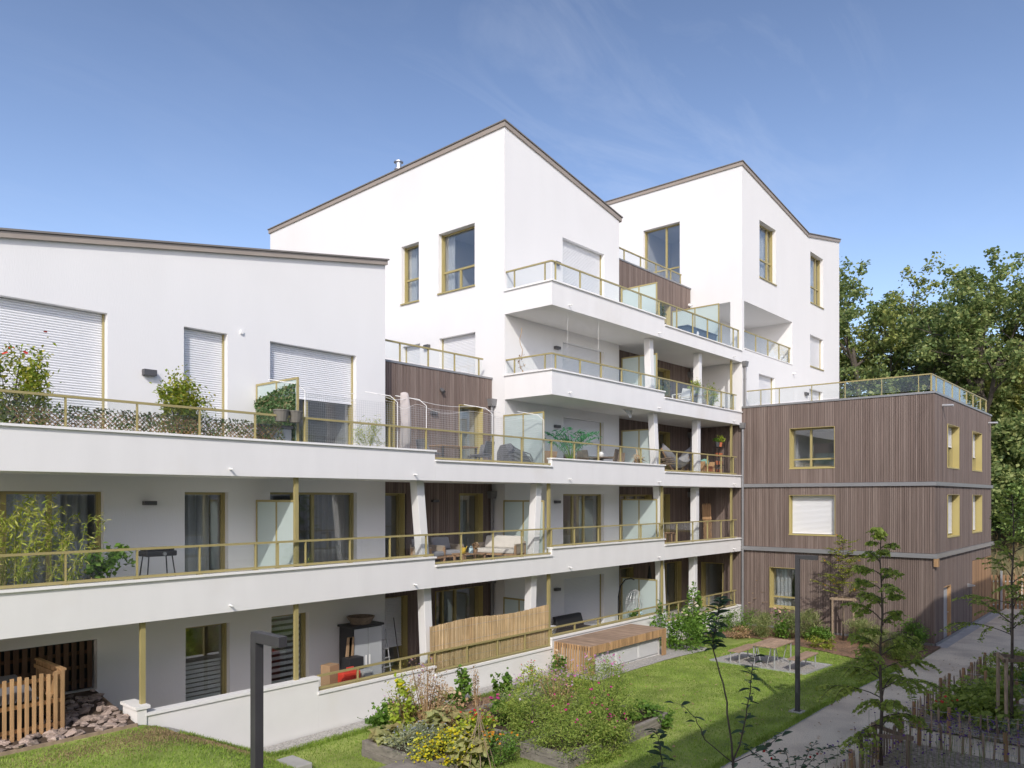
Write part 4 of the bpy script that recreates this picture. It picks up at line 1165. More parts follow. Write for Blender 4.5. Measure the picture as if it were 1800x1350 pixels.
def leaf_objs(parent, pts, dirs, size, meshes, rng, up=.7):
    off = wloc(parent)
    for p, d in zip(pts, dirs):
        d = Vector(d).normalized(); n = Vector((rng.uniform(-.5, .5), rng.uniform(-.5, .5), up + rng.random() * .5)); n = (n - d * n.dot(d)).normalized(); b = n.cross(d)
        o = bpy.data.objects.new('leaf', rng.choice(meshes)); COL.objects.link(o); o.parent = parent
        s = size * rng.uniform(.65, 1.25)
        mt = Matrix((d, b, n)).transposed().to_4x4(); mt.translation = Vector(p) - off
        o.matrix_local = mt @ Matrix.Diagonal((s, s, s, 1))

# ---------------------------------------------------------------- branching trees
def grow(rng, p, d, L, r, lvl, P_, segs, tips):
    n = P_['seg'][min(lvl, len(P_['seg']) - 1)]
    pts = [Vector(p)]; rad = [r]; dd = Vector(d).normalized()
    for k in range(n):
        dd = (dd + Vector((rng.uniform(-1, 1), rng.uniform(-1, 1), rng.uniform(-1, 1) + P_['lift'][min(lvl, len(P_['lift']) - 1)])) * P_['wob']).normalized()
        pts.append(pts[-1] + dd * (L / n)); rad.append(r * (1 - (1 - P_['taper']) * (k + 1) / n))
    segs.append((pts, rad, lvl))
    if lvl >= P_['max']:
        tips.append((pts[-1], dd)); tips.append((pts[len(pts) // 2], dd)); return
    nc = P_['kids'][min(lvl, len(P_['kids']) - 1)]
    for i in range(nc):
        f = P_['from'][min(lvl, len(P_['from']) - 1)]
        t = f + (1 - f) * (i + rng.random()) / nc
        j = min(int(t * n), n - 1); q = pts[j].lerp(pts[j + 1], t * n - j)
        ax = (pts[j + 1] - pts[j]).normalized()
        az = (i * 2.399 + rng.uniform(-.5, .5)); 
        side = ax.cross(Vector((math.cos(az), math.sin(az), .3))).normalized()
        a = math.radians(rng.uniform(*P_['ang'][min(lvl, len(P_['ang']) - 1)]))
        cd = (ax * math.cos(a) + side * math.sin(a)).normalized()
        grow(rng, q, cd, L * rng.uniform(*P_['len'][min(lvl, len(P_['len']) - 1)]) * (1.0 - .25 * t * (lvl == 0)), rad[j] * P_['rr'], lvl + 1, P_, segs, tips)
    tips.append((pts[-1], dd))

def big_tree(name, label, base, H, seed, leaf, n_per=40, lsize=.29, crad=.66, spread=1.0, trunk_r=.42, kids=(9, 6, 5), group='tall trees behind the buildings', low=.25):
    rng = random.Random(seed); r = np.random.default_rng(seed)
    t = thing(name, label, 'tree', base, group=group)
    segs, tips = [], []
    P_ = dict(seg=(7, 5, 4, 3), lift=(.25, .55, .3, .2), wob=.16, taper=.35, max=3, kids=kids, ang=((35, 70), (25, 60), (25, 60)), len=((.42 * spread, .62 * spread), (.45, .65), (.4, .6)), rr=.62)
    P_['from'] = (low, .3, .25)
    grow(rng, Vector(base) - Vector((0, 0, .3)), (rng.uniform(-.06, .06), rng.uniform(-.06, .06), 1), H * .86, trunk_r, 0, P_, segs, tips)
    mb = MB()
    for pts, rad, lvl in segs:
        mb.tube(pts, [max(q, .012) for q in rad], (9, 7, 5, 4)[lvl], cap=False)
    mb.build('trunk', 'bark_far', t, smooth=True)
    tp = np.array([tuple(p) for p, d in tips])
    n = len(tp) * n_per
    idx = np.repeat(np.arange(len(tp)), n_per)
    cr = r.uniform(.55, 1.15, len(tp)) * crad
    off = r.normal(size=(n, 3)) * .5 * cr[idx][:, None]; off[:, 2] *= .7
    pts = tp[idx] + off
    pts[:, 2] = np.maximum(pts[:, 2], base[2] + .3)
    np_mesh('crown', leaf_quads(pts, lsize, r, 1.5, .35), 4, leaf, t)
    return t

def spray_tree(name, label, base, H, seed, leaf, nbr=34, blen=1.25, lsize=.085, z0=.22, trunk_r=.035, bark='bark', dens=26, droop=.12, sub=4, top=.35, group=None, flowers=None, nf=0, lean=(0, 0), lpow=.8, el=(.1, .5)):
    """young tree: straight leader, level side branches carrying leaves along their twigs"""
    rng = random.Random(seed); r = np.random.default_rng(seed)
    base = Vector(base); t = thing(name, label, 'tree', base, group=group)
    mb = MB()
    tr = [base + Vector((lean[0] * k / 8 + rng.uniform(-.025, .025) * (k > 0), lean[1] * k / 8 + rng.uniform(-.025, .025) * (k > 0), H * k / 8 - (.1 if k == 0 else 0))) for k in range(9)]
    mb.tube(tr, [trunk_r * (1 - .85 * k / 8) + .003 for k in range(9)], 8)
    mb.build('trunk', bark, t, smooth=True)
    tw = MB(); lp, ld = [], []
    def twig(p, d, L, lvl):
        n = 5; q = Vector(p); pts = [q]
        for k in range(n):
            d = (d + Vector((rng.uniform(-1, 1) * .14, rng.uniform(-1, 1) * .14, rng.uniform(-1, 1) * .08 - droop * .25))).normalized()
            q = q + d * (L / n); pts.append(q)
        r0 = .012 if lvl == 0 else .005
        tw.tube(pts, [r0 * (1 - .8 * k / n) + .0015 for k in range(n + 1)], 4, cap=False)
        m = int(dens * L) + 2
        for k in range(m):
            f = (k + rng.random()) / m
            if lvl == 0 and f < .3: continue
            j = min(int(f * n), n - 1); a = pts[j].lerp(pts[j + 1], f * n - j)
            sd = d.cross(Vector((0, 0, 1))).normalized() * (1 if k % 2 else -1)
            dr = (sd * .9 + d * .55 + Vector((0, 0, -.18 + rng.uniform(-.25, .25)))).normalized()
            lp.append(tuple(a + dr * lsize * .45)); ld.append(tuple(dr))
        if lvl == 0:
            for k in range(sub):
                f = .3 + .65 * (k + rng.random()) / sub; j = min(int(f * n), n - 1); a = pts[j].lerp(pts[j + 1], f * n - j)
                sd = d.cross(Vector((0, 0, 1))).normalized() * (1 if k % 2 else -1)
                twig(a, (d * .75 + sd * .7 + Vector((0, 0, rng.uniform(-.1, .2)))).normalized(), L * rng.uniform(.3, .5), 1)
    for i in range(nbr):
        f = z0 + (1 - z0) * (i + rng.random() * .8) / nbr
        j = min(int(f * 8), 7); p = tr[j].lerp(tr[j + 1], f * 8 - j)
        az = i * 2.399 + rng.uniform(-.7, .7); el_ = rng.uniform(*el) + .25 * f
        g = (1 - f) / (1 - z0)
        L = blen * (top * .5 + (1 - top * .5) * g ** lpow) * rng.uniform(.45, 1.15)
        twig(p, Vector((math.cos(az), math.sin(az), el_)), L, 0)
    tw.build('branch', bark, t)
    np_mesh('crown', leaf_quads(lp, lsize, r, 1.75, .55, ld), 4, leaf, t)
    if flowers:
        k = r.choice(len(lp), nf, replace=False)
        np_mesh('fruit', discs(np.array(lp)[k], .05, r), 6, flowers, t, stuff=True)
    return t

# ---------------------------------------------------------------- tall trees beyond the site
def fartree(px, d, H, seed, label, leaf='leaf_oak', **k):
    u = (px - 900) / 1360.0; c, s = math.cos(HEAD), math.sin(HEAD)
    x, y = d * (c + s * u), d * (s - c * u)
    return big_tree('oak_tree', label, (x, y, gz(x, y) - .1), H, seed, leaf, **k)
fartree(1512, 62, 15.8, 21, 'broad green oak rising directly behind the right edge of the tallest white block', low=.12)
fartree(1588, 66, 15.2, 22, 'dull green oak second from the white wall, behind the timber block terrace', leaf='leaf_oak2', low=.12)
fartree(1660, 60, 12.0, 23, 'oak in the middle of the row of trees above the terrace corner', leaf='leaf_oak', low=.12)
fartree(1748, 55, 15.0, 24, 'tallest oak with dark forked limbs showing against the sky at the right', leaf='leaf_oak', n_per=46, crad=.62, kids=(8, 6, 4), trunk_r=.5, low=.4)
fartree(1815, 58, 14.0, 25, 'oak cut off by the right edge of the photograph', leaf='leaf_oak2', low=.12)
fartree(1775, 49, 6.5, 26, 'smaller oak in front of the tall one, beside the timber block corner', leaf='leaf_oak', low=.08, n_per=55)
fartree(1700, 66, 7.5, 27, 'low oak filling the gap behind the terrace railing', leaf='leaf_oak2', low=.08)
for i, (px, d, w, lab) in enumerate(((1775, 50, 2.6, 'dark bush at the foot of the oaks right of the timber block'), (1805, 47, 2.4, 'green bush on the dry bank at the right edge'), (1756, 58, 3.2, 'tall bush behind the end balconies of the timber block'))):
    u = (px - 900) / 1360.0; x, y = d * (math.cos(HEAD) + math.sin(HEAD) * u), d * (math.sin(HEAD) - math.cos(HEAD) * u)
    plant('bush', lab, 'bush', (x, y, gz(x, y)), (w, w, w * .75), 5000, .22, 'leaf_far', 60 + i, clumps=40, crad=.22, nst=10)

# ---------------------------------------------------------------- young trees in the courtyard
T1 = (16.7, 4.65)
spray_tree('hornbeam_sapling', 'slender young hornbeam with layered leaf sprays in the shaded front bed', (T1[0], T1[1], gz(*T1)), 4.9, 31, 'leaf_shade', nbr=36, blen=1.75, lsize=.115, z0=.14, dens=40, sub=6, lpow=1.35, top=.3, el=(.3, 1.1), droop=.7)
spray_tree('young_tree', 'young tree with loose leaves tied to stakes at the right edge of the photograph', (21.3, 3.06, gz(21, 3)), 5.6, 32, 'leaf_shade', nbr=26, blen=1.2, lsize=.10, z0=.36, dens=26, sub=5, trunk_r=.04, el=(.3, 1.1), droop=.5)
tp_ = at(1482, 1126, z=-.92)
spray_tree('crab_apple_tree', 'small staked crab apple with tiny orange fruit in front of the timber wall', (tp_.x, tp_.y, -.93), 4.1, 33, 'leaf_shrub', nbr=44, blen=1.1, lsize=.06, z0=.42, dens=34, sub=6, flowers='fl_orange', nf=60, lpow=.5)
tp_ = at(1332, 1100, z=-.92)
spray_tree('bare_shrub', 'thin almost leafless pale shrub against the timber wall', (tp_.x, tp_.y, -.93), 2.3, 34, 'leaf_dry', nbr=16, blen=.6, lsize=.04, z0=.35, dens=4, sub=3, trunk_r=.02, bark='stake')

def stake_frame(label, c, r0=.42, h=1.75, mt='stake', ang=0.3, n=3, bar_h=None):
    c = Vector(c); t = thing('tree_stake_frame', label, 'tree stake', c)
    ps = [c + Vector((r0 * math.cos(ang + 2 * math.pi * k / n), r0 * math.sin(ang + 2 * math.pi * k / n), 0)) for k in range(n)]
    for p in ps:
        m = MB(); m.tube([p - Vector((0, 0, .1)), p + Vector((0, 0, h))], .04, 8); m.build('stake', mt, t)
    for k in range(n):
        a, b = ps[k], ps[(k + 1) % n]; e = (b - a).normalized() * .1
        m = MB(); m.bar(tuple(a - e + Vector((0, 0, h - .06 + .001 * k))), tuple(b + e + Vector((0, 0, h - .06 + .001 * k))), .035, .08); m.build('crossbar', mt, t)
    return t
tp_ = at(1482, 1126, z=-.92)
stake_frame('pale wooden stake frame around the crab apple by the timber wall', (tp_.x, tp_.y, -.93), .45, 1.75)
stake_frame('dark weathered stake frame around the young tree at the right edge', (21.3, 3.06, gz(21, 3)), .42, 1.75, 'chestnut', .9)
stake_frame('low dark stake frame at the foot of the hornbeam', (T1[0], T1[1], gz(*T1)), .5, .75, 'chestnut', .5)

# apple shoots close to the viewer, in the shade
mat('apple_leaf', (0.062, 0.112, 0.050), .5, obj_rand=.35, trans=.35)
mat('squash_leaf', (0.40, 0.42, 0.17), .7, obj_rand=.3, trans=.35, var=.2, vscale=9, col2=(0.46, 0.38, 0.16), c2scale=2)
APL = [leaf_shape('ovate', 'apple_leaf') for _ in range(2)]; SQL = [leaf_shape('squash', 'squash_leaf')]
def shoot(label, base, paths, seed, lsize=.10, fruit=True):
    rng = random.Random(seed); r = np.random.default_rng(seed)
    base = Vector(base); t = thing('apple_tree', label, 'tree', base)
    mb = MB(); lp, ld = [], []
    fr = MB()
    for pts, r0, l0, dens in paths:
        pts = [Vector(p) for p in pts]
        fine = []
        for a, b in zip(pts, pts[1:]):
            for k in range(4): fine.append(a.lerp(b, k / 4) + Vector((rng.uniform(-1, 1), rng.uniform(-1, 1), 0)) * .008)
        fine.append(pts[-1])
        N = len(fine)
        mb.tube(fine, [r0 * (1 - .75 * k / (N - 1)) for k in range(N)], 6)
        tot = sum((b - a).length for a, b in zip(fine, fine[1:]))
        m = int(tot * dens)
        for k in range(m):
            f = l0 + (1 - l0) * (k + rng.random()) / m
            j = min(int(f * (N - 1)), N - 2); a = fine[j].lerp(fine[j + 1], f * (N - 1) - j)
            az = k * 2.4 + rng.uniform(-.4, .4)
            dr = Vector((math.cos(az), math.sin(az), rng.uniform(-.35, .35))).normalized()
            lp.append(tuple(a + dr * lsize * .55)); ld.append(tuple(dr))
            if fruit and rng.random() < .12 and f < .55:
                fr.blob(tuple(a + dr * .03 - Vector((0, 0, .03))), .013, .013, .014, 6, 5)
    mb.build('branch', 'bark', t)
    leaf_objs(t, lp, ld, lsize * 1.15, APL, rng)
    if fr.v: fr.build('fruit', 'fl_red', t, smooth=True, stuff=True)
    return t
def pth(d, *pp):
    out = []
    c, s = math.cos(HEAD), math.sin(HEAD)
    for px, py in pp:
        u = (px - 900) / 1360.0; out.append((d * (c + s * u), d * (s - c * u), CAM_Z - d * (py - 875) / 1360.0))
    return out
ab = pth(7.2, (1288, 1345))[0]
shoot('apple sapling with two upright shoots and tiny red fruit close to the viewer', (ab[0], ab[1], gz(ab[0], ab[1])),
      [([(ab[0], ab[1], gz(ab[0], ab[1]) - .1), ab], .03, .97, .5), (pth(7.2, (1288, 1345), (1282, 1270), (1272, 1200), (1256, 1150), (1254, 1120), (1262, 1080), (1266, 1050)), .011, .55, 30),
       (pth(7.2, (1288, 1345), (1300, 1310), (1312, 1260), (1320, 1200), (1326, 1150)), .009, .35, 26), (pth(7.25, (1286, 1340), (1240, 1300), (1222, 1262), (1200, 1240), (1186, 1235)), .006, .3, 9),
       (pth(7.15, (1290, 1340), (1340, 1318), (1366, 1296), (1380, 1290)), .005, .3, 13)], 41)
ab = pth(6.6, (1165, 1360))[0]
shoot('short leafy apple shoot at the bottom edge of the lawn', (ab[0], ab[1], gz(ab[0], ab[1])),
      [([(ab[0], ab[1], gz(ab[0], ab[1]) - .1), ab], .025, .97, .5), (pth(6.6, (1165, 1360), (1162, 1320), (1156, 1290), (1150, 1280)), .006, .0, 60)], 42, fruit=False)
ab = pth(8.4, (1395, 1375))[0]
shoot('tangled small-leaved apple branches at the bottom edge over the path', (ab[0], ab[1], gz(ab[0], ab[1])),
      [([(ab[0], ab[1], gz(ab[0], ab[1]) - .1), ab], .03, .97, .5)] + [(pth(8.4 + .1 * k, (1395, 1375), (1395 + dx * .6, 1335 - 8 * (k % 3)), (1395 + dx, 1302 + 9 * (k % 4))), .005, .15, 42) for k, dx in enumerate((-95, -60, -25, 8, 40, 75, 95))], 43, lsize=.06)

# ================================================================== GARDEN THINGS
# ---------------------------------------------------------------- raised timber beds
def raised_bed(label, x0, x1, y0, y1, h=.36, soil_drop=.06):
    z = gz((x0 + x1) / 2, (y0 + y1) / 2)
    t = thing('raised_bed', label, 'raised bed', ((x0 + x1) / 2, (y0 + y1) / 2, z), group='timber raised beds in the courtyard')
    w = .1
    for k in range(2):
        a, b = z - .03 + k * (h / 2 + .002), z - .03 + (k + 1) * h / 2
        j = .006 * k
        for q in ((x0 + j, x1 - j, y0 + j, y0 + w), (x0 + j, x1 - j, y1 - w, y1 - j), (x0 + j, x0 + w, y0 + w + .004, y1 - w - .004), (x1 - w, x1 - j, y0 + w + .004, y1 - w - .004)):
            m = MB(); m.box(*q, a, b); m.build('sleeper', 'sleeper', t, bevel=.012)
    m = MB(); n = 8
    for j in range(n + 1):
        for i in range(n + 1):
            m.v.append((x0 + w + (x1 - x0 - 2 * w) * i / n, y0 + w + (y1 - y0 - 2 * w) * j / n, z + h - soil_drop - R.uniform(0, .05)))
    m.f = [(j * (n + 1) + i, j * (n + 1) + i + 1, (j + 1) * (n + 1) + i + 1, (j + 1) * (n + 1) + i) for j in range(n) for i in range(n)]
    m.build('soil', 'soil', t)
    return t
raised_bed('long timber raised bed of cosmos and strawberries at the lawn edge', 12.35, 16.4, 9.3, 10.55, h=.34)
raised_bed('small timber raised bed with bare soil in front of the reed screen', 12.6, 14.2, 10.9, 13.1)
raised_bed('timber raised bed under the blue asters and squash leaves', 10.2, 12.0, 10.95, 13.1)
raised_bed('timber raised bed hidden under lavender beside the slatted box', 14.9, 16.7, 11.3, 12.9)
m = MB()
lid = thing('compost_lid', 'weathered grey plank lid at the bottom edge of the flower beds', 'lid', (9.9, 10.9, gz(10, 11)))
for k in range(6):
    m = MB(); m.box(9.3 + .16 * k, 9.3 + .16 * k + .152, 10.5, 11.5, gz(10, 11) + .30, gz(10, 11) + .34); m.build('plank', 'sleeper', lid)
for k in range(2):
    m = MB(); m.box(9.32, 10.22, 10.55 + .8 * k, 10.62 + .8 * k, gz(10, 11) - .05, gz(10, 11) + .299); m.build('side_board', 'sleeper', lid)
m = MB(); p = at(505, 1347, z=gz(9, 11.5) + .1); m.box(p.x - .3, p.x + .35, p.y - .35, p.y + .35, gz(p.x, p.y) - .1, gz(p.x, p.y) + .04)
tag(m.build('concrete_slab', 'concrete', bevel=.02), 'small pale concrete slab in the grass at the bottom edge', 'slab')

# ---------------------------------------------------------------- slatted timber box over the vents
SB = thing('slatted_box', 'long larch slatted cover with white louvres on the gravel beside the patio wall', 'vent cover', (21.5, 14.4, -.65))
bx0, bx1, by0, by1, bz, bt = 19.3, 23.8, 13.65, 15.06, -.64, .27
m = MB(); m.box(bx0 + .15, bx1 - .15, by0 + .16, by1 - .1, bz - .1, bt - .2); lv = m.build('louvre_housing', 'white_paint', SB)
for k in range(3):
    x0 = bx0 + .24 + k * 1.33; m = MB()
    m.box(x0, x0 + .03, by0 + .12, by0 + .155, bz + .1, bt - .29); m.box(x0 + 1.27, x0 + 1.3, by0 + .12, by0 + .155, bz + .1, bt - .29)
    z = bz + .1
    while z < bt - .26:
        m.hexa([(x0 + .03, by0 + .10, z), (x0 + 1.27, by0 + .10, z), (x0 + 1.27, by0 + .155, z + .018), (x0 + .03, by0 + .155, z + .018)], [(x0 + .03, by0 + .10, z + .008), (x0 + 1.27, by0 + .10, z + .008), (x0 + 1.27, by0 + .155, z + .026), (x0 + .03, by0 + .155, z + .026)])
        z += .034
    m.build('louvre_panel', 'white_paint', lv)
n = 46
for k in range(n):                                         # slats across the top, folding over the front edge
    x = bx0 + (bx1 - bx0) * (k + .5) / n; w = (bx1 - bx0) / n * .40
    m = MB(); m.box(x - w, x + w, by0, by1, bt - .04, bt); o = m.build('slat', 'larch_weathered', SB)
    m = MB(); m.box(x - w, x + w, by0 - .03, by0 - .002, bz if (k < 2 or k > n - 4) else bt - .25, bt - .002); m.build('slat', 'larch', SB)
for k in range(14):                                        # left end
    y = by0 + .05 + (by1 - by0 - .06) * k / 13.5
    m = MB(); m.box(bx0 - .034, bx0 - .002, y - .028, y + .028, bz, bt - .003); m.build('slat', 'larch', SB)
for x in (bx0 + .05, bx1 - .1):
    for y in (by0 + .05, by1 - .1):
        m = MB(); m.box(x, x + .06, y, y + .06, bz - .1, bt - .045); m.build('post', 'larch_weathered', SB)

# ---------------------------------------------------------------- picnic table and benches
PT = thing('picnic_table', 'timber picnic table with galvanised legs on the gravel pad', 'table', (25.85, 10.7, -.92))
for k in range(5):
    y = 10.30 + .165 * k; m = MB(); m.box(25.05, 26.65, y, y + .155, -.20, -.16); m.build('plank', 'table_wood', PT, bevel=.006)
for x in (25.15, 26.5):
    for y, s in ((10.36, 1), (11.05, -1)):
        m = MB(); m.tube([(x, y, -.95), (x, y, -.20)], .025, 8); m.build('leg', 'galva', PT)
        m = MB(); m.tube([(x, y + s * .28, -.93), (x, y + s * .12, -.21)], .014, 6); m.build('strut', 'galva', PT)
    m = MB(); m.box(x - .02, x + .02, 10.36, 11.05, -.235, -.201); m.build('bearer', 'galva', PT)
for y, lab in ((11.5, 'timber bench on the far side of the picnic table'), (9.5, 'timber bench on the near side of the picnic table')):
    t = thing('bench', lab, 'bench', (25.85, y + .2, -.92), group='benches at the picnic table')
    for k in range(2):
        m = MB(); m.box(25.05, 26.65, y + .21 * k, y + .21 * k + .2, -.50, -.46); m.build('plank', 'table_wood', t, bevel=.006)
    for x in (25.15, 26.5):
        for yy in (y + .05, y + .36):
            m = MB(); m.tube([(x, yy, -.95), (x, yy, -.50)], .022, 8); m.build('leg', 'galva', t)

for o in bpy.data.objects:
    if o.parent is None and o.name.split('.')[0] in ('picnic_table', 'bench') and o.location.x > 25 and o.location.x < 27:
        o.location = o.location + Vector((-.95, -.42, .19))
# ---------------------------------------------------------------- lamp posts
def lamp_post(label, x, y, z0, z1):
    t = thing('lamp_post', label, 'lamp post', (x, y, z0), group='courtyard lamp posts')
    m = MB(); m.box(x - .05, x + .05, y - .05, y + .05, z0 - .05, z1); m.build('post', 'anthracite', t, bevel=.004)
    m = MB(); m.box(x - .05, x + .05, y - .50, y - .051, z1 - .11, z1); a = m.build('arm', 'anthracite', t, bevel=.004)
    m = MB(); m.box(x - .035, x + .035, y - .45, y - .15, z1 - .114, z1 - .111); m.build('diffuser', 'white_plastic', a)
    m = MB(); m.box(x - .17, x + .17, y - .17, y + .17, z0 - .05, z0 + .025); m.build('footing', 'concrete', t)
    m = MB(); m.box(x - .075, x + .075, y - .075, y + .075, z0 + .025, z0 + .037); m.build('base_plate', 'anthracite', t)
    m = MB(); m.box(x - .054, x - .05, y - .03, y + .03, z0 + .5, z0 + .85); m.build('access_door', 'lamp_grey', t)
lamp_post('slim dark lamp post between the lawn and the path', 19.6, 7.45, gz(19.6, 7.4), 3.35)
lamp_post('dark lamp post close to the viewer at the lower left', 4.45, 7.5, gz(4.45, 7.5), 3.37)

# ---------------------------------------------------------------- chestnut picket fences round the beds
def picket_fence(label, path, seed, h=.52, step=.19, posts=True):
    rng = random.Random(seed)
    x, y = path[0]; t = thing('picket_fence', label, 'fence', (x, y, gz(x, y)), group='chestnut picket fences')
    protos = []
    for k in range(5):
        w = rng.uniform(.016, .026); d = rng.uniform(.010, .016); m = MB()
        lx, ly = rng.uniform(-.03, .03), rng.uniform(-.02, .02)
        m.hexa([(-w, -d, -.1), (w, -d, -.1), (w, d, -.1), (-w, d, -.1)], [(lx - w * .9, ly - d, h), (lx + w * .9, ly - d, h), (lx + w * .9, ly + d, h), (lx - w * .9, ly + d, h)])
        m.hexa([(lx - w * .9, ly - d, h), (lx + w * .9, ly - d, h), (lx + w * .9, ly + d, h), (lx - w * .9, ly + d, h)], [(lx - .004, ly - .004, h + .06), (lx + .004, ly - .004, h + .06), (lx + .004, ly + .004, h + .06), (lx - .004, ly + .004, h + .06)])
        me = bpy.data.meshes.new('picket'); me.from_pydata(m.v, [], m.f); me.materials.append(M['chestnut']); protos.append(me)
    m = MB(); m.tube([(0, 0, -.1), (0, 0, h + .1)], [.045, .04], 9); 
    pm = bpy.data.meshes.new('post'); pm.from_pydata(m.v, [], m.f); pm.materials.append(M['clad_light'])
    for (ax, ay), (bx, by) in zip(path, path[1:]):
        L = math.hypot(bx - ax, by - ay); n = int(L / step)
        for k in range(n + 1):
            f = (k + rng.uniform(-.2, .2)) / n; px_, py_ = ax + (bx - ax) * f, ay + (by - ay) * f
            isp = posts and k % 8 == 0
            o = bpy.data.objects.new('post' if isp else 'picket', pm if isp else rng.choice(protos)); COL.objects.link(o); o.parent = t
            o.location = (px_ - x, py_ - y, gz(px_, py_) - gz(x, y) + rng.uniform(-.04, .03))
            o.rotation_euler = (rng.uniform(-.05, .05), rng.uniform(-.05, .05), math.atan2(by - ay, bx - ax) + rng.uniform(-.2, .2))
        for zz_ in (.2, .5):
            m = MB(); m.tube([(ax, ay, gz(ax, ay) + zz_), (bx, by, gz(bx, by) + zz_ - .01)], .004, 4); m.build('wire', 'galva', t)
picket_fence('chestnut picket fence around the middle fenced bed beside the path', [(20.0, 1.0), (20.0, 4.85), (24.2, 5.0), (24.2, 1.4)], 51)
picket_fence('chestnut picket fence around the far fenced bed beside the path', [(25.35, 1.2), (25.35, 4.85), (29.4, 5.0), (29.4, 2.6)], 52)
picket_fence('chestnut picket fence along the front bed with verbena at the lower right', [(18.6, 1.2), (18.5, 4.75), (14.4, 4.8)], 53)

# ---------------------------------------------------------------- stone bed and timber fence at the left
st = sheet('stone_bed', 1.6, 6.42, 15.08, 17.1, .3, 0.03, 'soil')
rng = random.Random(14)
sm = []
for k in range(7):
    m = MB(); m.blob((0, 0, 0), .10, .075, .036, 8, 5, lump=.5, rng=rng, e=.75); me = bpy.data.meshes.new('stone'); me.from_pydata(m.v, [], m.f); me.materials.append(M['stone']); sm.append(me)
for k in range(290):
    x, y = rng.uniform(3.3, 6.38), 15.12 + 1.9 * rng.random() ** 1.15
    o = bpy.data.objects.new('stone', rng.choice(sm)); COL.objects.link(o); o.parent = st
    o.location = (x, y, gz(x, y) + rng.uniform(.035, .075)); o.rotation_euler = (rng.uniform(-.3, .3), rng.uniform(-.3, .3), rng.uniform(0, 6.28))
    q = rng.uniform(.6, 1.25); o.scale = (q, q, q * rng.uniform(.7, 1.3))
m = MB(); m.box(1.6, 6.42, 15.03, 15.075, gz(4, 15) - .1, gz(5, 15) + .06); tag(m.build('timber_edging', 'stake'), 'thin timber edging between the stone bed and the lawn', 'edging')

SF = thing('slat_fence', 'orange-brown vertical slat fence around the store at the lower left', 'fence', (5.2, 15.45, gz(5, 15)))
fz0, fz1 = gz(4, 15) + .03, gz(4, 15) + 1.2
x = 5.25; k = 0
while x > 2.4:
    m = MB(); m.box(x - .028, x + .028, 15.43, 15.47, fz0 + .02 * (k % 2), fz1 - .015 * (k % 3)); m.build('slat', 'larch', SF); x -= .115; k += 1
y = 15.55
while y < 16.9:
    m = MB(); m.box(5.28, 5.32, y - .028, y + .028, fz0, fz1 - .01); m.build('slat', 'larch', SF); y += .075
for z in (fz0 + .18, fz0 + .6, fz0 + 1.02):
    m = MB(); m.box(2.4, 5.27, 15.475, 15.515, z, z + .07); m.box(5.235, 5.275, 15.52, 16.9, z + .001, z + .071); m.build('rail', 'larch', SF)
m = MB(); m.box(5.17, 5.25, 15.52, 15.6, fz0 - .1, fz1 - .02); m.build('post', 'larch', SF)
m = MB(); m.box(5.25, 5.33, 15.48, 16.9, fz1 - .008, fz1 + .03); m.build('top_board', 'larch', SF)
HP = thing('heat_pump', 'grey covered unit behind the slat fence', 'heat pump', (4.1, 16.1, gz(4, 15)))
m = MB(); m.box(3.0, 4.9, 15.75, 16.5, gz(4, 15), gz(4, 15) + .85); m.build('casing', 'cab_dark', HP)
m = MB(); m.hexa([(2.95, 15.68, gz(4, 15) + .7), (4.95, 15.68, gz(4, 15) + .7), (4.95, 16.55, gz(4, 15) + .7), (2.95, 16.55, gz(4, 15) + .7)], [(3.1, 15.8, gz(4, 15) + .98), (4.8, 15.8, gz(4, 15) + .98), (4.8, 16.5, gz(4, 15) + 1.05), (3.1, 16.5, gz(4, 15) + 1.05)]); m.build('cover', 'tarp', HP)
DF = thing('board_screen', 'dark brown board screen inside the store opening under the left balcony', 'fence', (4.4, 17.3, .42))
for k in range(28):
    x = 6.40 - .15 * k; m = MB(); m.box(x - .045, x + .045, 17.30, 17.325, .84, 1.81); m.build('board', 'fence_dark', DF)
for z in (.95, 1.25, 1.55):
    m = MB(); m.box(2.3, 6.44, 17.327, 17.36, z, z + .07); m.build('rail', 'fence_dark', DF)
m = MB(); m.box(2.3, 6.46, 17.40, 17.42, .81, 1.84); m.build('backing', 'black', DF)

# ---------------------------------------------------------------- far fence beyond the path
FF = thing('slat_fence', 'brown vertical slat fence closing the path beyond the timber block', 'fence', (48.5, 6, -.92))
for k in range(44):
    y = 7.9 - .16 * k; x = 46.2 + .12 * k
    m = MB(); m.box(x - .04, x + .04, y - .045, y + .045, gz(x, y) - .05, gz(46, 5) + 1.75); m.build('slat', 'clad_light', FF)
for z in (.2, 1.4):
    m = MB(); m.bar((46.2, 7.98, -.92 + z), (51.4, 1.1, -.92 + z), .05, .06); m.build('rail', 'galva', FF)
for k in (4, 17, 30):
    y = 7.9 - .16 * k; x = 46.1 + .12 * k; m = MB(); m.box(x - .06, x + .06, y - .13, y - .05, -.95, 1.05); m.build('post', 'galva', FF)

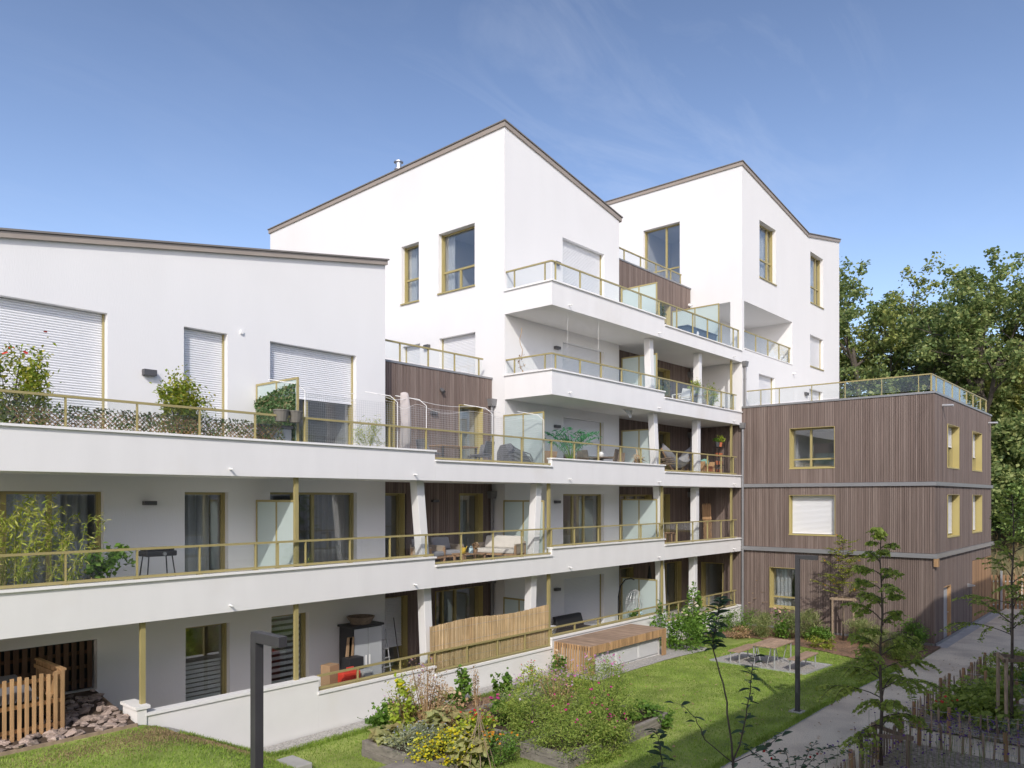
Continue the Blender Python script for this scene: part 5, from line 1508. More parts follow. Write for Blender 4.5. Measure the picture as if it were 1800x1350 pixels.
# ---------------------------------------------------------------- planting
SOIL = -.38
def gp(px, py, z=-.80): 
    if px < 1150: z = z + .17
    v = at(px, py, z=z); return (v.x, v.y, z)
B_ = 'plants in the raised beds'
plant('aster', 'low grey-green aster bush with blue flowers in the front raised bed', 'flower', (10.63, 11.75, SOIL), (.62, .55, .26), 2600, .07, 'leaf_grey', 101, flowers='fl_blue', nf=26, fs=.045, elong=3.5, clumps=30)
plant('mallow', 'leafy mallow bush with pink flowers in front of the white wall', 'flower', gp(690, 1283, -.66), (.72, .6, .30), 1500, .11, 'leaf_green', 102, flowers='fl_pink', nf=18, fs=.06, elong=1.3)
plant('sunflower', 'yellowing sunflower stalks beside the dead brown stalks', 'flower', gp(706, 1300, -.55), (.26, .26, .68), 260, .12, 'leaf_lime', 103, flowers='fl_yellow', nf=9, fs=.13, elong=1.4, clumps=10)
plant('dead_stalks', 'tall dead brown flower stalks with seed heads against the white wall', 'flower', gp(748, 1290, -.55), (.5, .45, .80), 1500, .045, 'leaf_dry', 104, flowers='fl_mauve', nf=14, fs=.06, stem='leaf_dry', nst=70, elong=1.6, clumps=40, crad=.2)
plant('hydrangea', 'hydrangea with faded cream heads beside the dead stalks', 'flower', gp(788, 1262, -.75), (.42, .38, .30), 420, .10, 'leaf_green', 105, flowers='fl_cream', nf=16, fs=.14, elong=1.4)
plant('hollyhock', 'upright green leafy hollyhock before the left end of the reed screen', 'flower', gp(812, 1246, -.75), (.27, .25, .48), 330, .13, 'leaf_green', 106, elong=1.15, clumps=12)
plant('hollyhock', 'upright green leafy hollyhock before the middle of the reed screen', 'flower', gp(880, 1232, -.78), (.28, .26, .42), 300, .13, 'leaf_green', 107, elong=1.15, clumps=12)
plant('dead_stalks', 'thin dead brown stalks between the two hollyhocks', 'flower', gp(836, 1248, -.75), (.13, .12, .55), 260, .05, 'leaf_dry', 108, stem='leaf_dry', nst=12, clumps=10)
squash('large pale yellowing squash leaves over the front bed', (11.55, 11.99, SOIL), (.62, .62, .34), 90, .36, 109)
squash('yellowed squash leaves at the left end of the front bed', (10.83, 12.72, SOIL), (.65, .4, .2), 45, .38, 110)
squash('pale squash leaves hanging over the bottom edge of the beds', (11.2, 10.9, gz(11, 11)), (.5, .4, .42), 60, .34, 111)
plant('marigold', 'dense clump of small bright yellow flowers at the bottom edge', 'flower', gp(778, 1345, -.72), (.72, .5, .34), 2200, .055, 'leaf_cosmos', 112, flowers='fl_yellow', nf=1100, fs=.06, elong=3, clumps=40)
plant('tagetes', 'small yellow and orange flowers right of the bean poles', 'flower', gp(880, 1338, -.7), (.5, .36, .32), 1100, .06, 'leaf_green', 113, flowers='fl_orange', nf=24, fs=.07, elong=2.4)
plant('tomato_plant', 'tomato plants with red fruit behind the bean poles', 'vegetable', gp(838, 1318, -.62), (.55, .45, .42), 1100, .09, 'leaf_lime', 114, flowers='fl_red', nf=16, fs=.07, elong=1.7)
plant('bean_plant', 'withered bean plants around the poles in the bed', 'vegetable', gp(818, 1300, -.6), (.5, .5, .40), 700, .09, 'leaf_dry', 115, elong=1.6, nst=20, stem='leaf_dry')
plant('cosmos', 'feathery fading cosmos behind the small bed', 'flower', gp(940, 1285, -.62), (.8, .7, .60), 5200, .075, 'leaf_cosmos', 116, flowers='fl_pink', nf=14, fs=.06, elong=4.5, clumps=30, nst=30)
plant('cosmos', 'feathery cosmos with magenta flowers at the front corner of the long bed', 'flower', (12.96, 9.66, SOIL - .25), (.95, .85, .52), 6500, .075, 'leaf_cosmos', 117, flowers='fl_magenta', nf=16, fs=.065, elong=4.5, clumps=34, nst=30)
plant('cosmos', 'feathery cosmos with magenta flowers in the middle of the long bed', 'flower', (14.18, 9.71, SOIL - .2), (.95, .8, .56), 6500, .075, 'leaf_cosmos', 118, flowers='fl_magenta', nf=22, fs=.065, elong=4.5, clumps=34, nst=30)
plant('cosmos', 'tall cosmos with pale pink flowers at the back of the long bed', 'flower', (15.05, 10.20, SOIL), (.75, .65, .70), 4600, .075, 'leaf_cosmos', 119, flowers='fl_pink', nf=42, fs=.075, elong=4.5, clumps=26, nst=30)
plant('cosmos', 'cosmos spilling over the front of the long bed onto the grass', 'flower', (13.5, 9.15, -.66), (.85, .35, .36), 3600, .075, 'leaf_cosmos', 180, flowers='fl_magenta', nf=14, fs=.065, elong=4.5, clumps=26, nst=24)
plant('cosmos', 'tall airy cosmos with pale pink flowers rising above the lime bush', 'flower', (15.0, 11.3, -.5), (.7, .6, .62), 3000, .075, 'leaf_cosmos', 181, flowers='fl_pink', nf=36, fs=.075, elong=4.5, clumps=26, nst=24)
plant('cosmos', 'browning cosmos between the small bed and the long bed', 'flower', (13.1, 10.9, -.6), (.7, .5, .5), 3200, .075, 'leaf_cosmos', 182, flowers='fl_pink', nf=10, fs=.06, elong=4.5, clumps=26, nst=24)
plant('dead_stalks', 'brown dried flower stems standing over the squash leaves', 'flower', (11.9, 12.6, SOIL), (.5, .45, .5), 900, .05, 'leaf_dry', 183, stem='leaf_dry', nst=50, clumps=26)
plant('dead_stalks', 'loose brown seed stems rising among the cosmos', 'flower', (14.2, 11.0, -.5), (.6, .5, .68), 1000, .045, 'leaf_dry', 184, stem='leaf_dry', nst=60, clumps=30, flowers='fl_pink', nf=16, fs=.07)
plant('dead_stalks', 'tall dry yellow stems at the left of the garden beds', 'flower', (11.3, 13.0, SOIL), (.4, .35, .62), 700, .06, 'leaf_bamboo', 185, stem='leaf_dry', nst=40, clumps=24)
plant('strawberry', 'low green strawberry leaves at the right end of the long bed', 'vegetable', (15.78, 9.86, SOIL), (.55, .5, .13), 800, .085, 'leaf_green', 120, elong=1.2, up=1.2)
plant('trailing_strawberry', 'green runners hanging over the right end of the long bed', 'vegetable', (16.1, 9.2, gz(16, 9.2)), (.35, .14, .20), 200, .075, 'leaf_green', 121, elong=1.2, up=.8)
plant('lime_shrub', 'yellow-green bush behind the flower beds with small red blooms', 'flower', gp(935, 1228, -.8), (.45, .4, .45), 900, .08, 'leaf_lime', 122, flowers='fl_red', nf=14, fs=.05, elong=2)
plant('lime_shrub', 'lime green low bush in front of the slatted box', 'flower', gp(1020, 1240, -.82), (.62, .5, .36), 1500, .07, 'leaf_lime', 123, elong=1.6)
plant('lavender', 'silvery lavender mound beside the slatted box', 'flower', gp(975, 1232, -.8), (.7, .5, .36), 2600, .075, 'leaf_grey', 124, flowers='fl_mauve', nf=26, fs=.05, elong=5, dirs='up')
plant('lavender', 'silvery lavender mound between the hollyhock and the lime bush', 'flower', gp(905, 1245, -.78), (.5, .45, .30), 1500, .075, 'leaf_grey', 125, flowers='fl_mauve', nf=12, fs=.05, elong=5, dirs='up')
plant('sage', 'blue-green sage in the middle of the flower beds', 'flower', gp(1000, 1262, -.7), (.5, .4, .28), 900, .09, 'leaf_grey', 126, elong=2.6)
plant('lime_shrub', 'small yellow-green herb at the corner of the small bed', 'flower', gp(895, 1262, -.6), (.25, .22, .24), 420, .07, 'leaf_lime', 127, elong=1.6)
plant('hydrangea', 'hydrangea with cream heads at the left end of the slatted box', 'flower', gp(980, 1192, -.88), (.30, .28, .36), 330, .10, 'leaf_green', 128, flowers='fl_cream', nf=10, fs=.15, elong=1.4)
plant('dahlia', 'red dahlia in the small raised bed', 'flower', (13.11, 11.85, SOIL), (.3, .3, .26), 330, .10, 'leaf_green', 129, flowers='fl_magenta', nf=4, fs=.12, elong=1.6)
plant('verbena', 'thin mauve flowering stems behind the lavender', 'flower', gp(1030, 1222, -.85), (.6, .4, .36), 700, .06, 'leaf_cosmos', 130, flowers='fl_mauve', nf=34, fs=.06, elong=5, dirs='up')
plant('dead_stalks', 'single tall dead stem in front of the wall right of the hollyhocks', 'flower', gp(922, 1232, -.8), (.07, .07, .42), 110, .04, 'leaf_dry', 131, stem='leaf_dry', nst=5, clumps=6)
t = thing('bean_poles', 'straw-coloured bean poles tied into a tent in the bed', 'garden poles', gp(838, 1335, -.6))
for k in range(9):
    c = gp(838, 1335, -.6); a = k * .7
    m = MB(); m.tube([(c[0] + .4 * math.cos(a), c[1] + .35 * math.sin(a), -.62), (c[0] + .1 * math.cos(a + 3.4) + .1, c[1] + .1 * math.sin(a + 3.4), .55 + .1 * (k % 3))], [.009, .006], 5); m.build('pole', 'stake', t)

# beside the patio end and along the timber wall
plant('climbing_shrub', 'tall leafy shrub at the right end of the slatted box', 'bush', gp(1205, 1150, -.92), (.75, .6, .75), 1500, .11, 'leaf_green', 140, flowers='fl_cream', nf=8, fs=.12, elong=1.4, clumps=26)
plant('climbing_shrub', 'leafy shrub with cream flower heads against the patio wall', 'bush', gp(1240, 1132, -.92), (.8, .6, .62), 1500, .11, 'leaf_green', 141, flowers='fl_cream', nf=12, fs=.14, elong=1.4, clumps=26)
plant('climbing_shrub', 'upright shrub rising over the patio railing between the white columns', 'bush', (27.9, 14.75, -.84), (.6, .25, 1.05), 900, .11, 'leaf_green', 142, elong=1.4, clumps=26)
plant('climbing_shrub', 'thin upright shrub by the foot of the second white column', 'bush', (25.3, 14.8, -.75), (.5, .2, .9), 420, .10, 'leaf_green', 143, elong=1.4, clumps=18)
plant('shrub', 'dark green rounded shrub in the inner corner by the grey downpipe', 'bush', gp(1300, 1108, -.92), (1.2, .7, .50), 2600, .075, 'leaf_green', 144, elong=2.2, clumps=36)
plant('grass_clump', 'grey-green grass clump under the ground floor timber window', 'grass', gp(1345, 1118, -.92), (.8, .7, .48), 2600, .20, 'leaf_grass', 145, elong=14, dirs='up', clumps=20)
plant('hydrangea', 'salmon hydrangea beside the grass clump under the window', 'flower', gp(1378, 1120, -.92), (.6, .5, .50), 900, .10, 'leaf_green', 146, flowers='fl_salmon', nf=14, fs=.15, elong=1.6)
plant('grass_clump', 'tall arching grass clump left of the lamp post', 'grass', gp(1412, 1122, -.92), (.75, .65, .60), 2600, .26, 'leaf_grass', 147, elong=14, dirs='up', clumps=20)
plant('shrub', 'low dark green shrub at the foot of the crab apple', 'bush', gp(1442, 1128, -.92), (.55, .5, .28), 1300, .09, 'leaf_green', 148, elong=1.6)
plant('grass_clump', 'feathery pale grass clump right of the crab apple', 'grass', gp(1520, 1132, -.92), (.85, .7, .52), 2600, .24, 'leaf_grass', 149, elong=14, dirs='up', clumps=20)
plant('shrub', 'small yellowish shrub before the crab apple', 'bush', gp(1445, 1140, -.92), (.5, .5, .2), 800, .08, 'leaf_shrub', 150, elong=2)
plant('grass_clump', 'grass clump behind the hornbeam at the lawn corner', 'grass', gp(1560, 1150, -.92), (.8, .7, .40), 2000, .22, 'leaf_grass', 151, elong=14, dirs='up', clumps=20)
plant('shrub', 'green shrub at the corner of the timber block', 'bush', gp(1602, 1140, -.92), (.8, .6, .50), 2000, .09, 'leaf_green', 152, elong=1.8)
plant('shrub', 'low green shrub beside the path near the timber corner', 'bush', gp(1588, 1162, -.92), (.6, .5, .30), 1300, .08, 'leaf_shade', 153, elong=2.4)
plant('shrub', 'brown-green low shrub with reddish leaves near the box end', 'bush', gp(1300, 1122, -.92), (.5, .4, .22), 800, .07, 'leaf_dry', 154, elong=2)
plant('shrub', 'sparse green shrub against the timber wall left of the lamp', 'bush', gp(1465, 1108, -.92), (.8, .4, .4), 900, .08, 'leaf_shrub', 155, elong=2.2)
# fenced beds
plant('geranium', 'dark green geranium mound in the middle fenced bed', 'flower', (22.6, 3.9, -.68), (1.15, .85, .42), 2400, .12, 'leaf_shade', 160, elong=1.2, up=1, clumps=30)
plant('geranium', 'green leafy mound nearer the viewer in the middle fenced bed', 'flower', (21.5, 3.5, -.65), (.8, .6, .30), 1300, .12, 'leaf_shade', 161, elong=1.2, up=1, clumps=24)
plant('geranium', 'small plant with pink-red blooms inside the fence corner', 'flower', (21.2, 4.5, -.65), (.4, .3, .25), 420, .09, 'leaf_shade', 162, flowers='fl_red', nf=6, fs=.09, elong=1.3)
plant('lambs_ear', 'grey-leaved plant low in the middle fenced bed', 'flower', (20.8, 3.2, -.64), (.4, .35, .16), 420, .10, 'leaf_grey', 163, elong=2.2)
plant('shrub', 'dark green spreading shrub in the far fenced bed', 'bush', (28.0, 4.0, -.84), (1.2, .8, .45), 2200, .10, 'leaf_shade', 164, elong=2)
plant('geranium', 'green leaves at the near corner of the far fenced bed', 'flower', (26.0, 4.2, -.76), (.5, .45, .30), 700, .11, 'leaf_shade', 165, elong=1.2)
plant('geranium', 'green plant with red flowers further right in the far fenced bed', 'flower', (26.7, 3.2, -.8), (.6, .45, .28), 800, .10, 'leaf_green', 166, flowers='fl_red', nf=6, fs=.09, elong=1.3)
def verbena(label, c, rad, n, seed, h=.9):
    r = np.random.default_rng(seed); t = thing('verbena', label, 'flower', c)
    p = np.stack([c[0] + r.normal(size=n) * rad[0] * .5, c[1] + r.normal(size=n) * rad[1] * .5, c[2] + h * r.uniform(.6, 1.2, n)], 1)
    mb = MB()
    for q in p[::2]: mb.tube([(q[0] + r.uniform(-.12, .12), q[1] + r.uniform(-.12, .12), c[2]), tuple(q)], .003, 3, cap=False)
    mb.build('stem', 'leaf_grass', t, stuff=True)
    fl = np.repeat(p, 2, 0) + r.normal(size=(n * 2, 3)) * .016
    np_mesh('flower', discs(fl, .036, r), 6, 'fl_purple', t, stuff=True)
    lv = np.stack([c[0] + r.normal(size=n) * rad[0] * .5, c[1] + r.normal(size=n) * rad[1] * .5, c[2] + h * .6 * r.random(n)], 1)
    np_mesh('foliage', leaf_quads(lv, .1, r, 8, .4, np.tile([[0, 0, 1.0]], (n, 1))), 4, 'leaf_grass', t)
verbena('airy purple verbena behind the low stake frame in the front bed', (17.4, 3.7, -.64), (1.2, 1.2), 120, 171)
verbena('airy purple verbena at the bottom right corner', (17.7, 2.5, -.64), (1.2, 1.2), 110, 172)
verbena('purple verbena against the pickets of the middle fenced bed', (19.75, 3.3, -.64), (.4, 1.6), 60, 173, .5)
verbena('dark verbena heads left of the hornbeam over the path', (15.5, 4.3, -.64), (1.2, .8), 70, 174, .75)

# fallen leaves on the lawn, the path and the mulch
r = np.random.default_rng(77); n = 420
x = r.uniform(12, 31, n); y = np.where(r.random(n) < .35, r.uniform(5.0, 7.0, n), r.uniform(7.2, 12.5, n))
q = np.stack([x, y, gzn(x, y) + .035], 1)
o = np_mesh('fallen_leaves', leaf_quads(q, .07, r, 1.5, 2.5), 4, 'leaf_dry', stuff=True); o['label'] = 'scattered fallen leaves on the lawn and path'; o['category'] = 'leaves'

# ================================================================== THINGS ON THE BALCONIES
F2, F3, F4, F5, F1 = 2.781, 5.621, 8.421, 11.271, -.299
def pot(parent, x, y, z, r=.16, h=.3, mt='pot_dark', name='pot'):
    m = MB(); m.lathe((x, y, z), [(r * .72, 0), (r, h * .9), (r * 1.07, h * .9), (r * 1.07, h), (r * .9, h), (r * .88, h * .9)], 14)
    return m.build(name, mt, parent)
def potted(name, label, x, y, z, rad, n, size, leaf, seed, ph=.35, pr=.2, pm='pot_dark', cat='plant', **k):
    t = plant(name, label, cat, (x, y, z + ph), rad, n, size, leaf, seed, **k)
    t.location = (x, y, z)
    for c in t.children: c.location = (0, 0, ph)
    pot(t, x, y, z, pr, ph, pm)
    return t
# third floor, left
potted('potted_shrub', 'tall photinia with red flowers at the left end of the upper balcony', 4.55, 15.85, F3, (.68, .45, .78), 2800, .09, 'leaf_shrub', 201, flowers='fl_red', nf=5, fs=.12, elong=1.9, clumps=26, nst=22, crad=.26, dirs='up')
potted('potted_shrub', 'yellow-green upright shrub on the upper balcony between two shutters', 7.65, 15.85, F3, (.52, .38, .68), 2600, .09, 'leaf_shrub', 202, elong=1.9, clumps=24, nst=18, crad=.26, dirs='up')
t = thing('ivy_trellis', 'expanding willow trellis with dark artificial leaves along the upper balcony rail', 'trellis', (7, YB + .24, F3 + .4))
for k in range(64):
    x = 4.3 + .085 * k
    for s in (1, -1):
        x1 = x + s * .42
        if not (4.3 <= x1 <= 9.75): continue
        m = MB(); m.bar((x, YB + .235 + .006 * s, F3 + .38), (x1, YB + .235 + .006 * s, F3 + .80 + .04 * math.sin(x * 2)), .008, .014); m.build('lath', 'clad_light', t)
r = np.random.default_rng(203); q = np.stack([r.uniform(4.2, 9.8, 2300), YB + .225 + r.normal(size=2300) * .025, F3 + .38 + r.random(2300) ** .9 * .48], 1)
np_mesh('leaf', leaf_quads(q, .06, r, 1.4, .1), 4, 'leaf_dark', t, stuff=True)
t = thing('ivy_hedge', 'artificial ivy panel covering the upper privacy screen', 'trellis', (10.1, 16, F3 + .6))
r = np.random.default_rng(204); n = 2600
yy = r.uniform(YB + .28, YW - .05, n); zz_ = F3 + .35 + r.random(n) * 1.45; zz_ = np.minimum(zz_, 7.2 + (16.6 - yy) * .22 + r.normal(size=n) * .05)
np_mesh('leaf', leaf_quads(np.stack([10.10 + r.normal(size=n) * .02, yy, zz_], 1), .07, r, 1.3, .1, None), 4, 'leaf_ivy', t, stuff=True)
m = MB(); m.box(10.118, 10.126, YB + .28, YW - .06, F3 + .35, 7.15); m.build('backing', 'leaf_ivy', t)
for k, x in enumerate((9.62, 9.98)):
    t = thing('rail_planter', ('taupe half-round planter hooked on the upper rail, left one', 'taupe half-round planter hooked on the upper rail, right one')[k], 'planter', (x, YB + .07, 6.5), group='planters on the upper rail')
    pot(t, x, YB + .07, 6.50, .17, .26, 'pot_taupe')
    m = MB(); m.lathe((x, YB + .07, 6.745), [(.15, 0), (.15, .01)], 14); m.build('soil', 'soil', t)
t = thing('deck_box', 'dark grey storage box behind the glass below the ivy screen', 'storage box', (9.75, 15.75, F3)); m = MB(); m.box(9.2, 10.05, 15.45, 15.95, F3, F3 + .75); m.build('body', 'cab_grey', t, bevel=.02)
m = MB(); m.box(9.17, 10.08, 15.42, 15.98, F3 + .751, F3 + .82); m.build('lid', 'tarp', t, bevel=.02)
potted('bamboo', 'thin bamboo in a pot before the half-closed shutter', 12.6, 15.85, F3, (.45, .35, .45), 900, .10, 'leaf_bamboo', 205, elong=7, clumps=22, nst=14, stem='leaf_bamboo')
potted('small_plant', 'small green plant low on the upper balcony behind the rail', 8.35, 15.75, F3, (.16, .15, .2), 200, .07, 'leaf_green', 206, ph=.2, pr=.12)
# closed parasol
t = thing('parasol', 'closed beige parasol standing on the upper balcony before the timber link', 'parasol', (13.75, 15.75, F3))
m = MB(); prof = [(.02, 0), (.02, .25), (.13, .3), (.17, .7), (.15, 1.2), (.155, 1.6), (.13, 1.9), (.11, 1.97), (.03, 2.0)]
m.lathe((13.72, 15.75, F3), prof, 12)
for i, v in enumerate(m.v):
    a = i % 12; f = 1 + .16 * (1 if a % 3 == 0 else -.6); m.v[i] = (13.72 + (v[0] - 13.72) * f + .03 * math.sin(v[2] * 3), 15.75 + (v[1] - 15.75) * f, v[2])
m.build('folded_canopy', 'parasol', t, smooth=True)
m = MB(); m.lathe((13.72, 15.75, F3), [(.25, 0), (.25, .06), (.05, .08), (.03, .3)], 14); m.build('base', 'pot_dark', t)
# safety net on white poles
t = thing('balcony_net', 'transparent cat net stretched on bent white poles along the upper balcony', 'net', (14.5, YB + .1, 6.6))
poles = (10.28, 13.05, 14.05, 16.65, 19.05)
for x in poles:
    m = MB(); m.tube([(x, YB + .13, 5.9), (x, YB + .13, 7.25), (x - .1, YB + .3, 7.42), (x - .55, YB + .75, 7.52)], .011, 6); m.build('pole', 'white_paint', t)
pp = []
for a, b in zip(poles, poles[1:]):
    for k in range(8): f = k / 8; pp.append((a + (b - a) * f - .3, YB + .5, 7.47 - .10 * math.sin(math.pi * f)))
m = MB(); m.tube(pp, .006, 4); pp2 = [(x + .2, YB + .13, z - .22 - .08 * math.sin(i * .8)) for i, (x, y, z) in enumerate(pp)]; m.tube(pp2, .004, 4); m.build('rope', 'white_paint', t)
m = MB()
for i in range(0, 150):
    x = 10.3 + i * .0585
    m.bar((x, YB + .12, 5.85), (x + .03, YB + .14, 7.2), .0038, .0038)
for k in range(24): m.bar((10.3, YB + .13, 5.86 + k * .058), (19.05, YB + .13, 5.86 + k * .058), .0038, .0038)
m.build('mesh', 'galva', t, stuff=True)
# table and chairs on the link balcony
def chair(label, x, y, z, rz, mt='tarp', w=.5, h=.86, seat=.44, group=None, arms=False):
    t = thing('chair', label, 'chair', (0, 0, 0), group=group)
    for sx in (-1, 1):
        for sy in (-1, 1):
            m = MB(); m.tube([(sx * (w / 2 - .03), sy * (w / 2 - .03), 0), (sx * (w / 2 - .05), sy * (w / 2 - .05), seat)], .016, 6); m.build('leg', mt, t)
    m = MB(); m.box(-w / 2, w / 2, -w / 2, w / 2, seat, seat + .04); m.build('seat', mt, t, bevel=.01)
    m = MB(); m.hexa([(-w / 2, w / 2 - .04, seat + .06), (w / 2, w / 2 - .04, seat + .06), (w / 2, w / 2, seat + .06), (-w / 2, w / 2, seat + .06)], [(-w / 2 + .02, w / 2 + .05, h), (w / 2 - .02, w / 2 + .05, h), (w / 2 - .02, w / 2 + .09, h), (-w / 2 + .02, w / 2 + .09, h)]); m.build('backrest', mt, t, bevel=.01)
    if arms:
        for sx in (-1, 1):
            m = MB(); m.box(sx * w / 2 - .025, sx * w / 2 + .025, -w / 2, w / 2, seat + .2, seat + .23); m.build('armrest', mt, t)
            m = MB(); m.box(sx * w / 2 - .02, sx * w / 2 + .02, -w / 2, -w / 2 + .04, seat, seat + .2); m.build('arm_post', mt, t)
    t.location = (x, y, z); t.rotation_euler = (0, 0, rz)
    return t
def table(label, x, y, z, lx, ly, h, mt, leg='anthracite', name='table'):
    t = thing(name, label, 'table', (x, y, z))
    m = MB(); m.box(x - lx / 2, x + lx / 2, y - ly / 2, y + ly / 2, z + h - .035, z + h); m.build('table_top', mt, t, bevel=.006)
    for sx in (-1, 1):
        for sy in (-1, 1):
            cx, cy = x + sx * (lx / 2 - .06), y + sy * (ly / 2 - .06); m = MB(); m.box(cx - .025, cx + .025, cy - .025, cy + .025, z, z + h - .036); m.build('leg', leg, t)
    return t
table('dark garden table with slatted wood top on the upper link balcony', 16.3, 16.6, F3, 1.5, .8, .72, 'teak')
chair('dark chair at the left end of the upper table', 15.3, 16.5, F3, 1.57); chair('dark chair in front of the upper table', 16.9, 15.95, F3, 3.3); chair('dark chair at the right end of the upper table', 17.5, 16.6, F3, -1.57)
# covered barbecue
t = thing('covered_barbecue', 'barbecue under a crumpled grey cover beside the frosted screen', 'barbecue', (18.3, 15.85, F3))
m = MB(); prof = [(17.75, .25, .95), (17.95, .33, 1.0), (18.25, .36, .82), (18.6, .36, .72), (18.85, .28, .5), (18.95, .2, .3)]
i0 = None
for k, (x, hw, zt) in enumerate(prof):
    b = len(m.v); zt *= .86
    m.v += [(x, 15.85 - hw, F3 + .02), (x, 15.85 - hw * .95, F3 + zt * .7), (x, 15.85 - hw * .45, F3 + zt), (x, 15.85 + hw * .45, F3 + zt * .97), (x, 15.85 + hw * .95, F3 + zt * .7), (x, 15.85 + hw, F3 + .02)]
    if i0 is not None:
        for j in range(5): m.f.append((i0 + j, b + j, b + j + 1, i0 + j + 1))
    i0 = b
m.f += [(0, 1, 2, 3, 4, 5), (i0 + 5, i0 + 4, i0 + 3, i0 + 2, i0 + 1, i0)]
m.build('cover', 'tarp', t, smooth=False)
for k in range(5):
    m = MB(); m.tube([(17.8, 15.52, F3 + .75 - .12 * k), (18.2, 15.47, F3 + .62 - .12 * k), (18.6, 15.47, F3 + .55 - .1 * k), (18.9, 15.58, F3 + .36 - .07 * k)], .018, 5); m.build('fold', 'tarp', t, smooth=True)
# palm
t = thing('potted_palm', 'bright green palm on the upper balcony before the grey shutter', 'plant', (21.55, 16.1, F3))
rg = random.Random(211); r = np.random.default_rng(211); lp, ld = [], []; mb = MB()
for k in range(17):
    az = k * 2.4; el = rg.uniform(1.0, 3.6); L = rg.uniform(1.0, 1.65); p = Vector((21.55, 16.1, F3 + .35)); d = Vector((math.cos(az) * .4, math.sin(az) * .4, el)).normalized(); pts = [p]
    for j in range(9):
        d = (d + Vector((math.cos(az) * .09, math.sin(az) * .09, -.02 - .014 * j))).normalized(); p = p + d * L / 9; pts.append(p)
        if j > 2:
            for s in (-1, 1):
                sd = (d.cross(Vector((0, 0, 1))).normalized() * s + d * .6 - Vector((0, 0, .2))).normalized()
                for e in (0, .05): lp.append(tuple(p + sd * .11 + d * e)); ld.append(tuple(sd))
    mb.tube(pts, [.012 * (1 - .8 * i / 9) + .002 for i in range(10)], 5)
mb.build('stem', 'leaf_green', t); np_mesh('frond', leaf_quads(lp, .24, r, 6, .6, ld), 4, 'leaf_palm', t, stuff=True); pot(t, 21.55, 16.1, F3, .2, .35, 'pot_dark')
t = thing('planter', 'wide brown planter tray left of the palm on the upper balcony', 'planter', (20.2, 16.0, F3)); m = MB(); m.hexa([(19.9, 15.85, F3 + .3), (20.35, 15.85, F3 + .3), (20.35, 16.2, F3 + .3), (19.9, 16.2, F3 + .3)], [(19.8, 15.8, F3 + .72), (20.45, 15.8, F3 + .72), (20.45, 16.25, F3 + .72), (19.8, 16.25, F3 + .72)]); m.build('tray', 'teak', t)
for sx in (19.95, 20.3):
    m = MB(); m.box(sx - .02, sx + .02, 16.0, 16.04, F3, F3 + .301); m.build('leg', 'teak', t)
table('dark wicker table on the upper balcony right of the palm', 23.6, 16.2, F3, .9, .7, .66, 'wicker')
chair('brown wicker armchair in front of the wicker table', 23.3, 15.72, F3, 3.5, 'wicker', .55, .92, .42, arms=True); chair('brown wicker chair left of the wicker table', 22.75, 16.25, F3, 1.6, 'wicker', .5, .88, .42)
chair('brown wicker chair right of the wicker table', 24.5, 16.2, F3, -1.6, 'wicker', .5, .88, .42)
m = MB(); m.lathe((23.5, 16.15, F3 + .661), [(.05, 0), (.09, .02), (.1, .12), (.06, .2)], 12); tag(m.build('lantern', 'white_plastic', smooth=True), 'white round lantern on the wicker table', 'lantern')
m = MB()
for a, b in (((23.9, 7.85), (24.6, 8.05)), ((24.6, 8.05), (24.75, 8.05))): pass
nn = 14
for i in range(nn + 1):
    f = i / nn; m.v += [(24.2 + .55 * f, YB + .45, 8.07 - .5 * math.sin(math.pi * f) ** .6 * f), (24.2 + .55 * f, YB + .62, 8.07)]
for i in range(nn): m.f.append((2 * i, 2 * i + 1, 2 * i + 3, 2 * i + 2))
tag(m.build('hanging_cloth', 'curtain'), 'translucent white cloth hanging under the balcony over the wicker table', 'cloth')
potted('agave', 'spiky dried agave by the frosted screen on the upper balcony', 25.3, 15.7, F3, (.2, .2, .25), 60, .4, 'leaf_dry', 215, elong=9, dirs='up')
# third floor right: hammock, pots
t = thing('hammock', 'grey hammock on a curved wooden stand on the third floor', 'hammock', (29.2, 16.2, F3))
m = MB(); m.tube([(27.9 + 2.6 * f, 16.2, F3 + .2 + 1.0 * abs(2 * f - 1) ** 1.6) for f in np.linspace(0, 1, 13)], .04, 8); m.build('stand', 'teak', t)
for x in (28.4, 30.0):
    m = MB(); m.bar((x, 15.75, F3 + .04), (x, 16.65, F3 + .04), .07, .07); m.bar((x, 16.2, F3 + .04), (x - .12 + .24 * (x > 29), 16.2, F3 + .42), .05, .05); m.build('foot', 'teak', t)
m = MB()
for i in range(13):
    f = i / 12
    for j in range(5):
        g_ = j / 4 - .5; w = .75 * math.sin(math.pi * f) ** .5 + .05
        m.v.append((27.95 + 2.5 * f, 16.2 + g_ * w, F3 + .42 + .75 * abs(2 * f - 1) ** 2 + .25 * (2 * g_) ** 2))
m.f = [(i * 5 + j, i * 5 + j + 1, (i + 1) * 5 + j + 1, (i + 1) * 5 + j) for i in range(12) for j in range(4)]
m.build('cloth', 'cushion_grey', t, smooth=True)
t = thing('firewood_bundle', 'bundle of bamboo canes leaning behind the glass on the third floor', 'canes', (27.3, 15.8, F3 + .5))
rg = random.Random(4)
for k in range(20):
    a = rg.uniform(-.18, .18); b = rg.uniform(-.15, .15); m = MB(); m.tube([(27.0, 15.6 + a, F3 + .62 + b), (28.4, 16.0 + a, F3 + .70 + b)], .02, 6); m.build('cane', 'stake', t)
t = thing('pot_shelf', 'black metal shelf with rows of terracotta pots beside the timber wall', 'shelf', (32.0, 15.8, F3))
for z in (.25, .62, .98, 1.42):
    m = MB(); m.box(31.75, 32.35, 15.55, 15.85, F3 + z, F3 + z + .02); m.build('board', 'black', t)
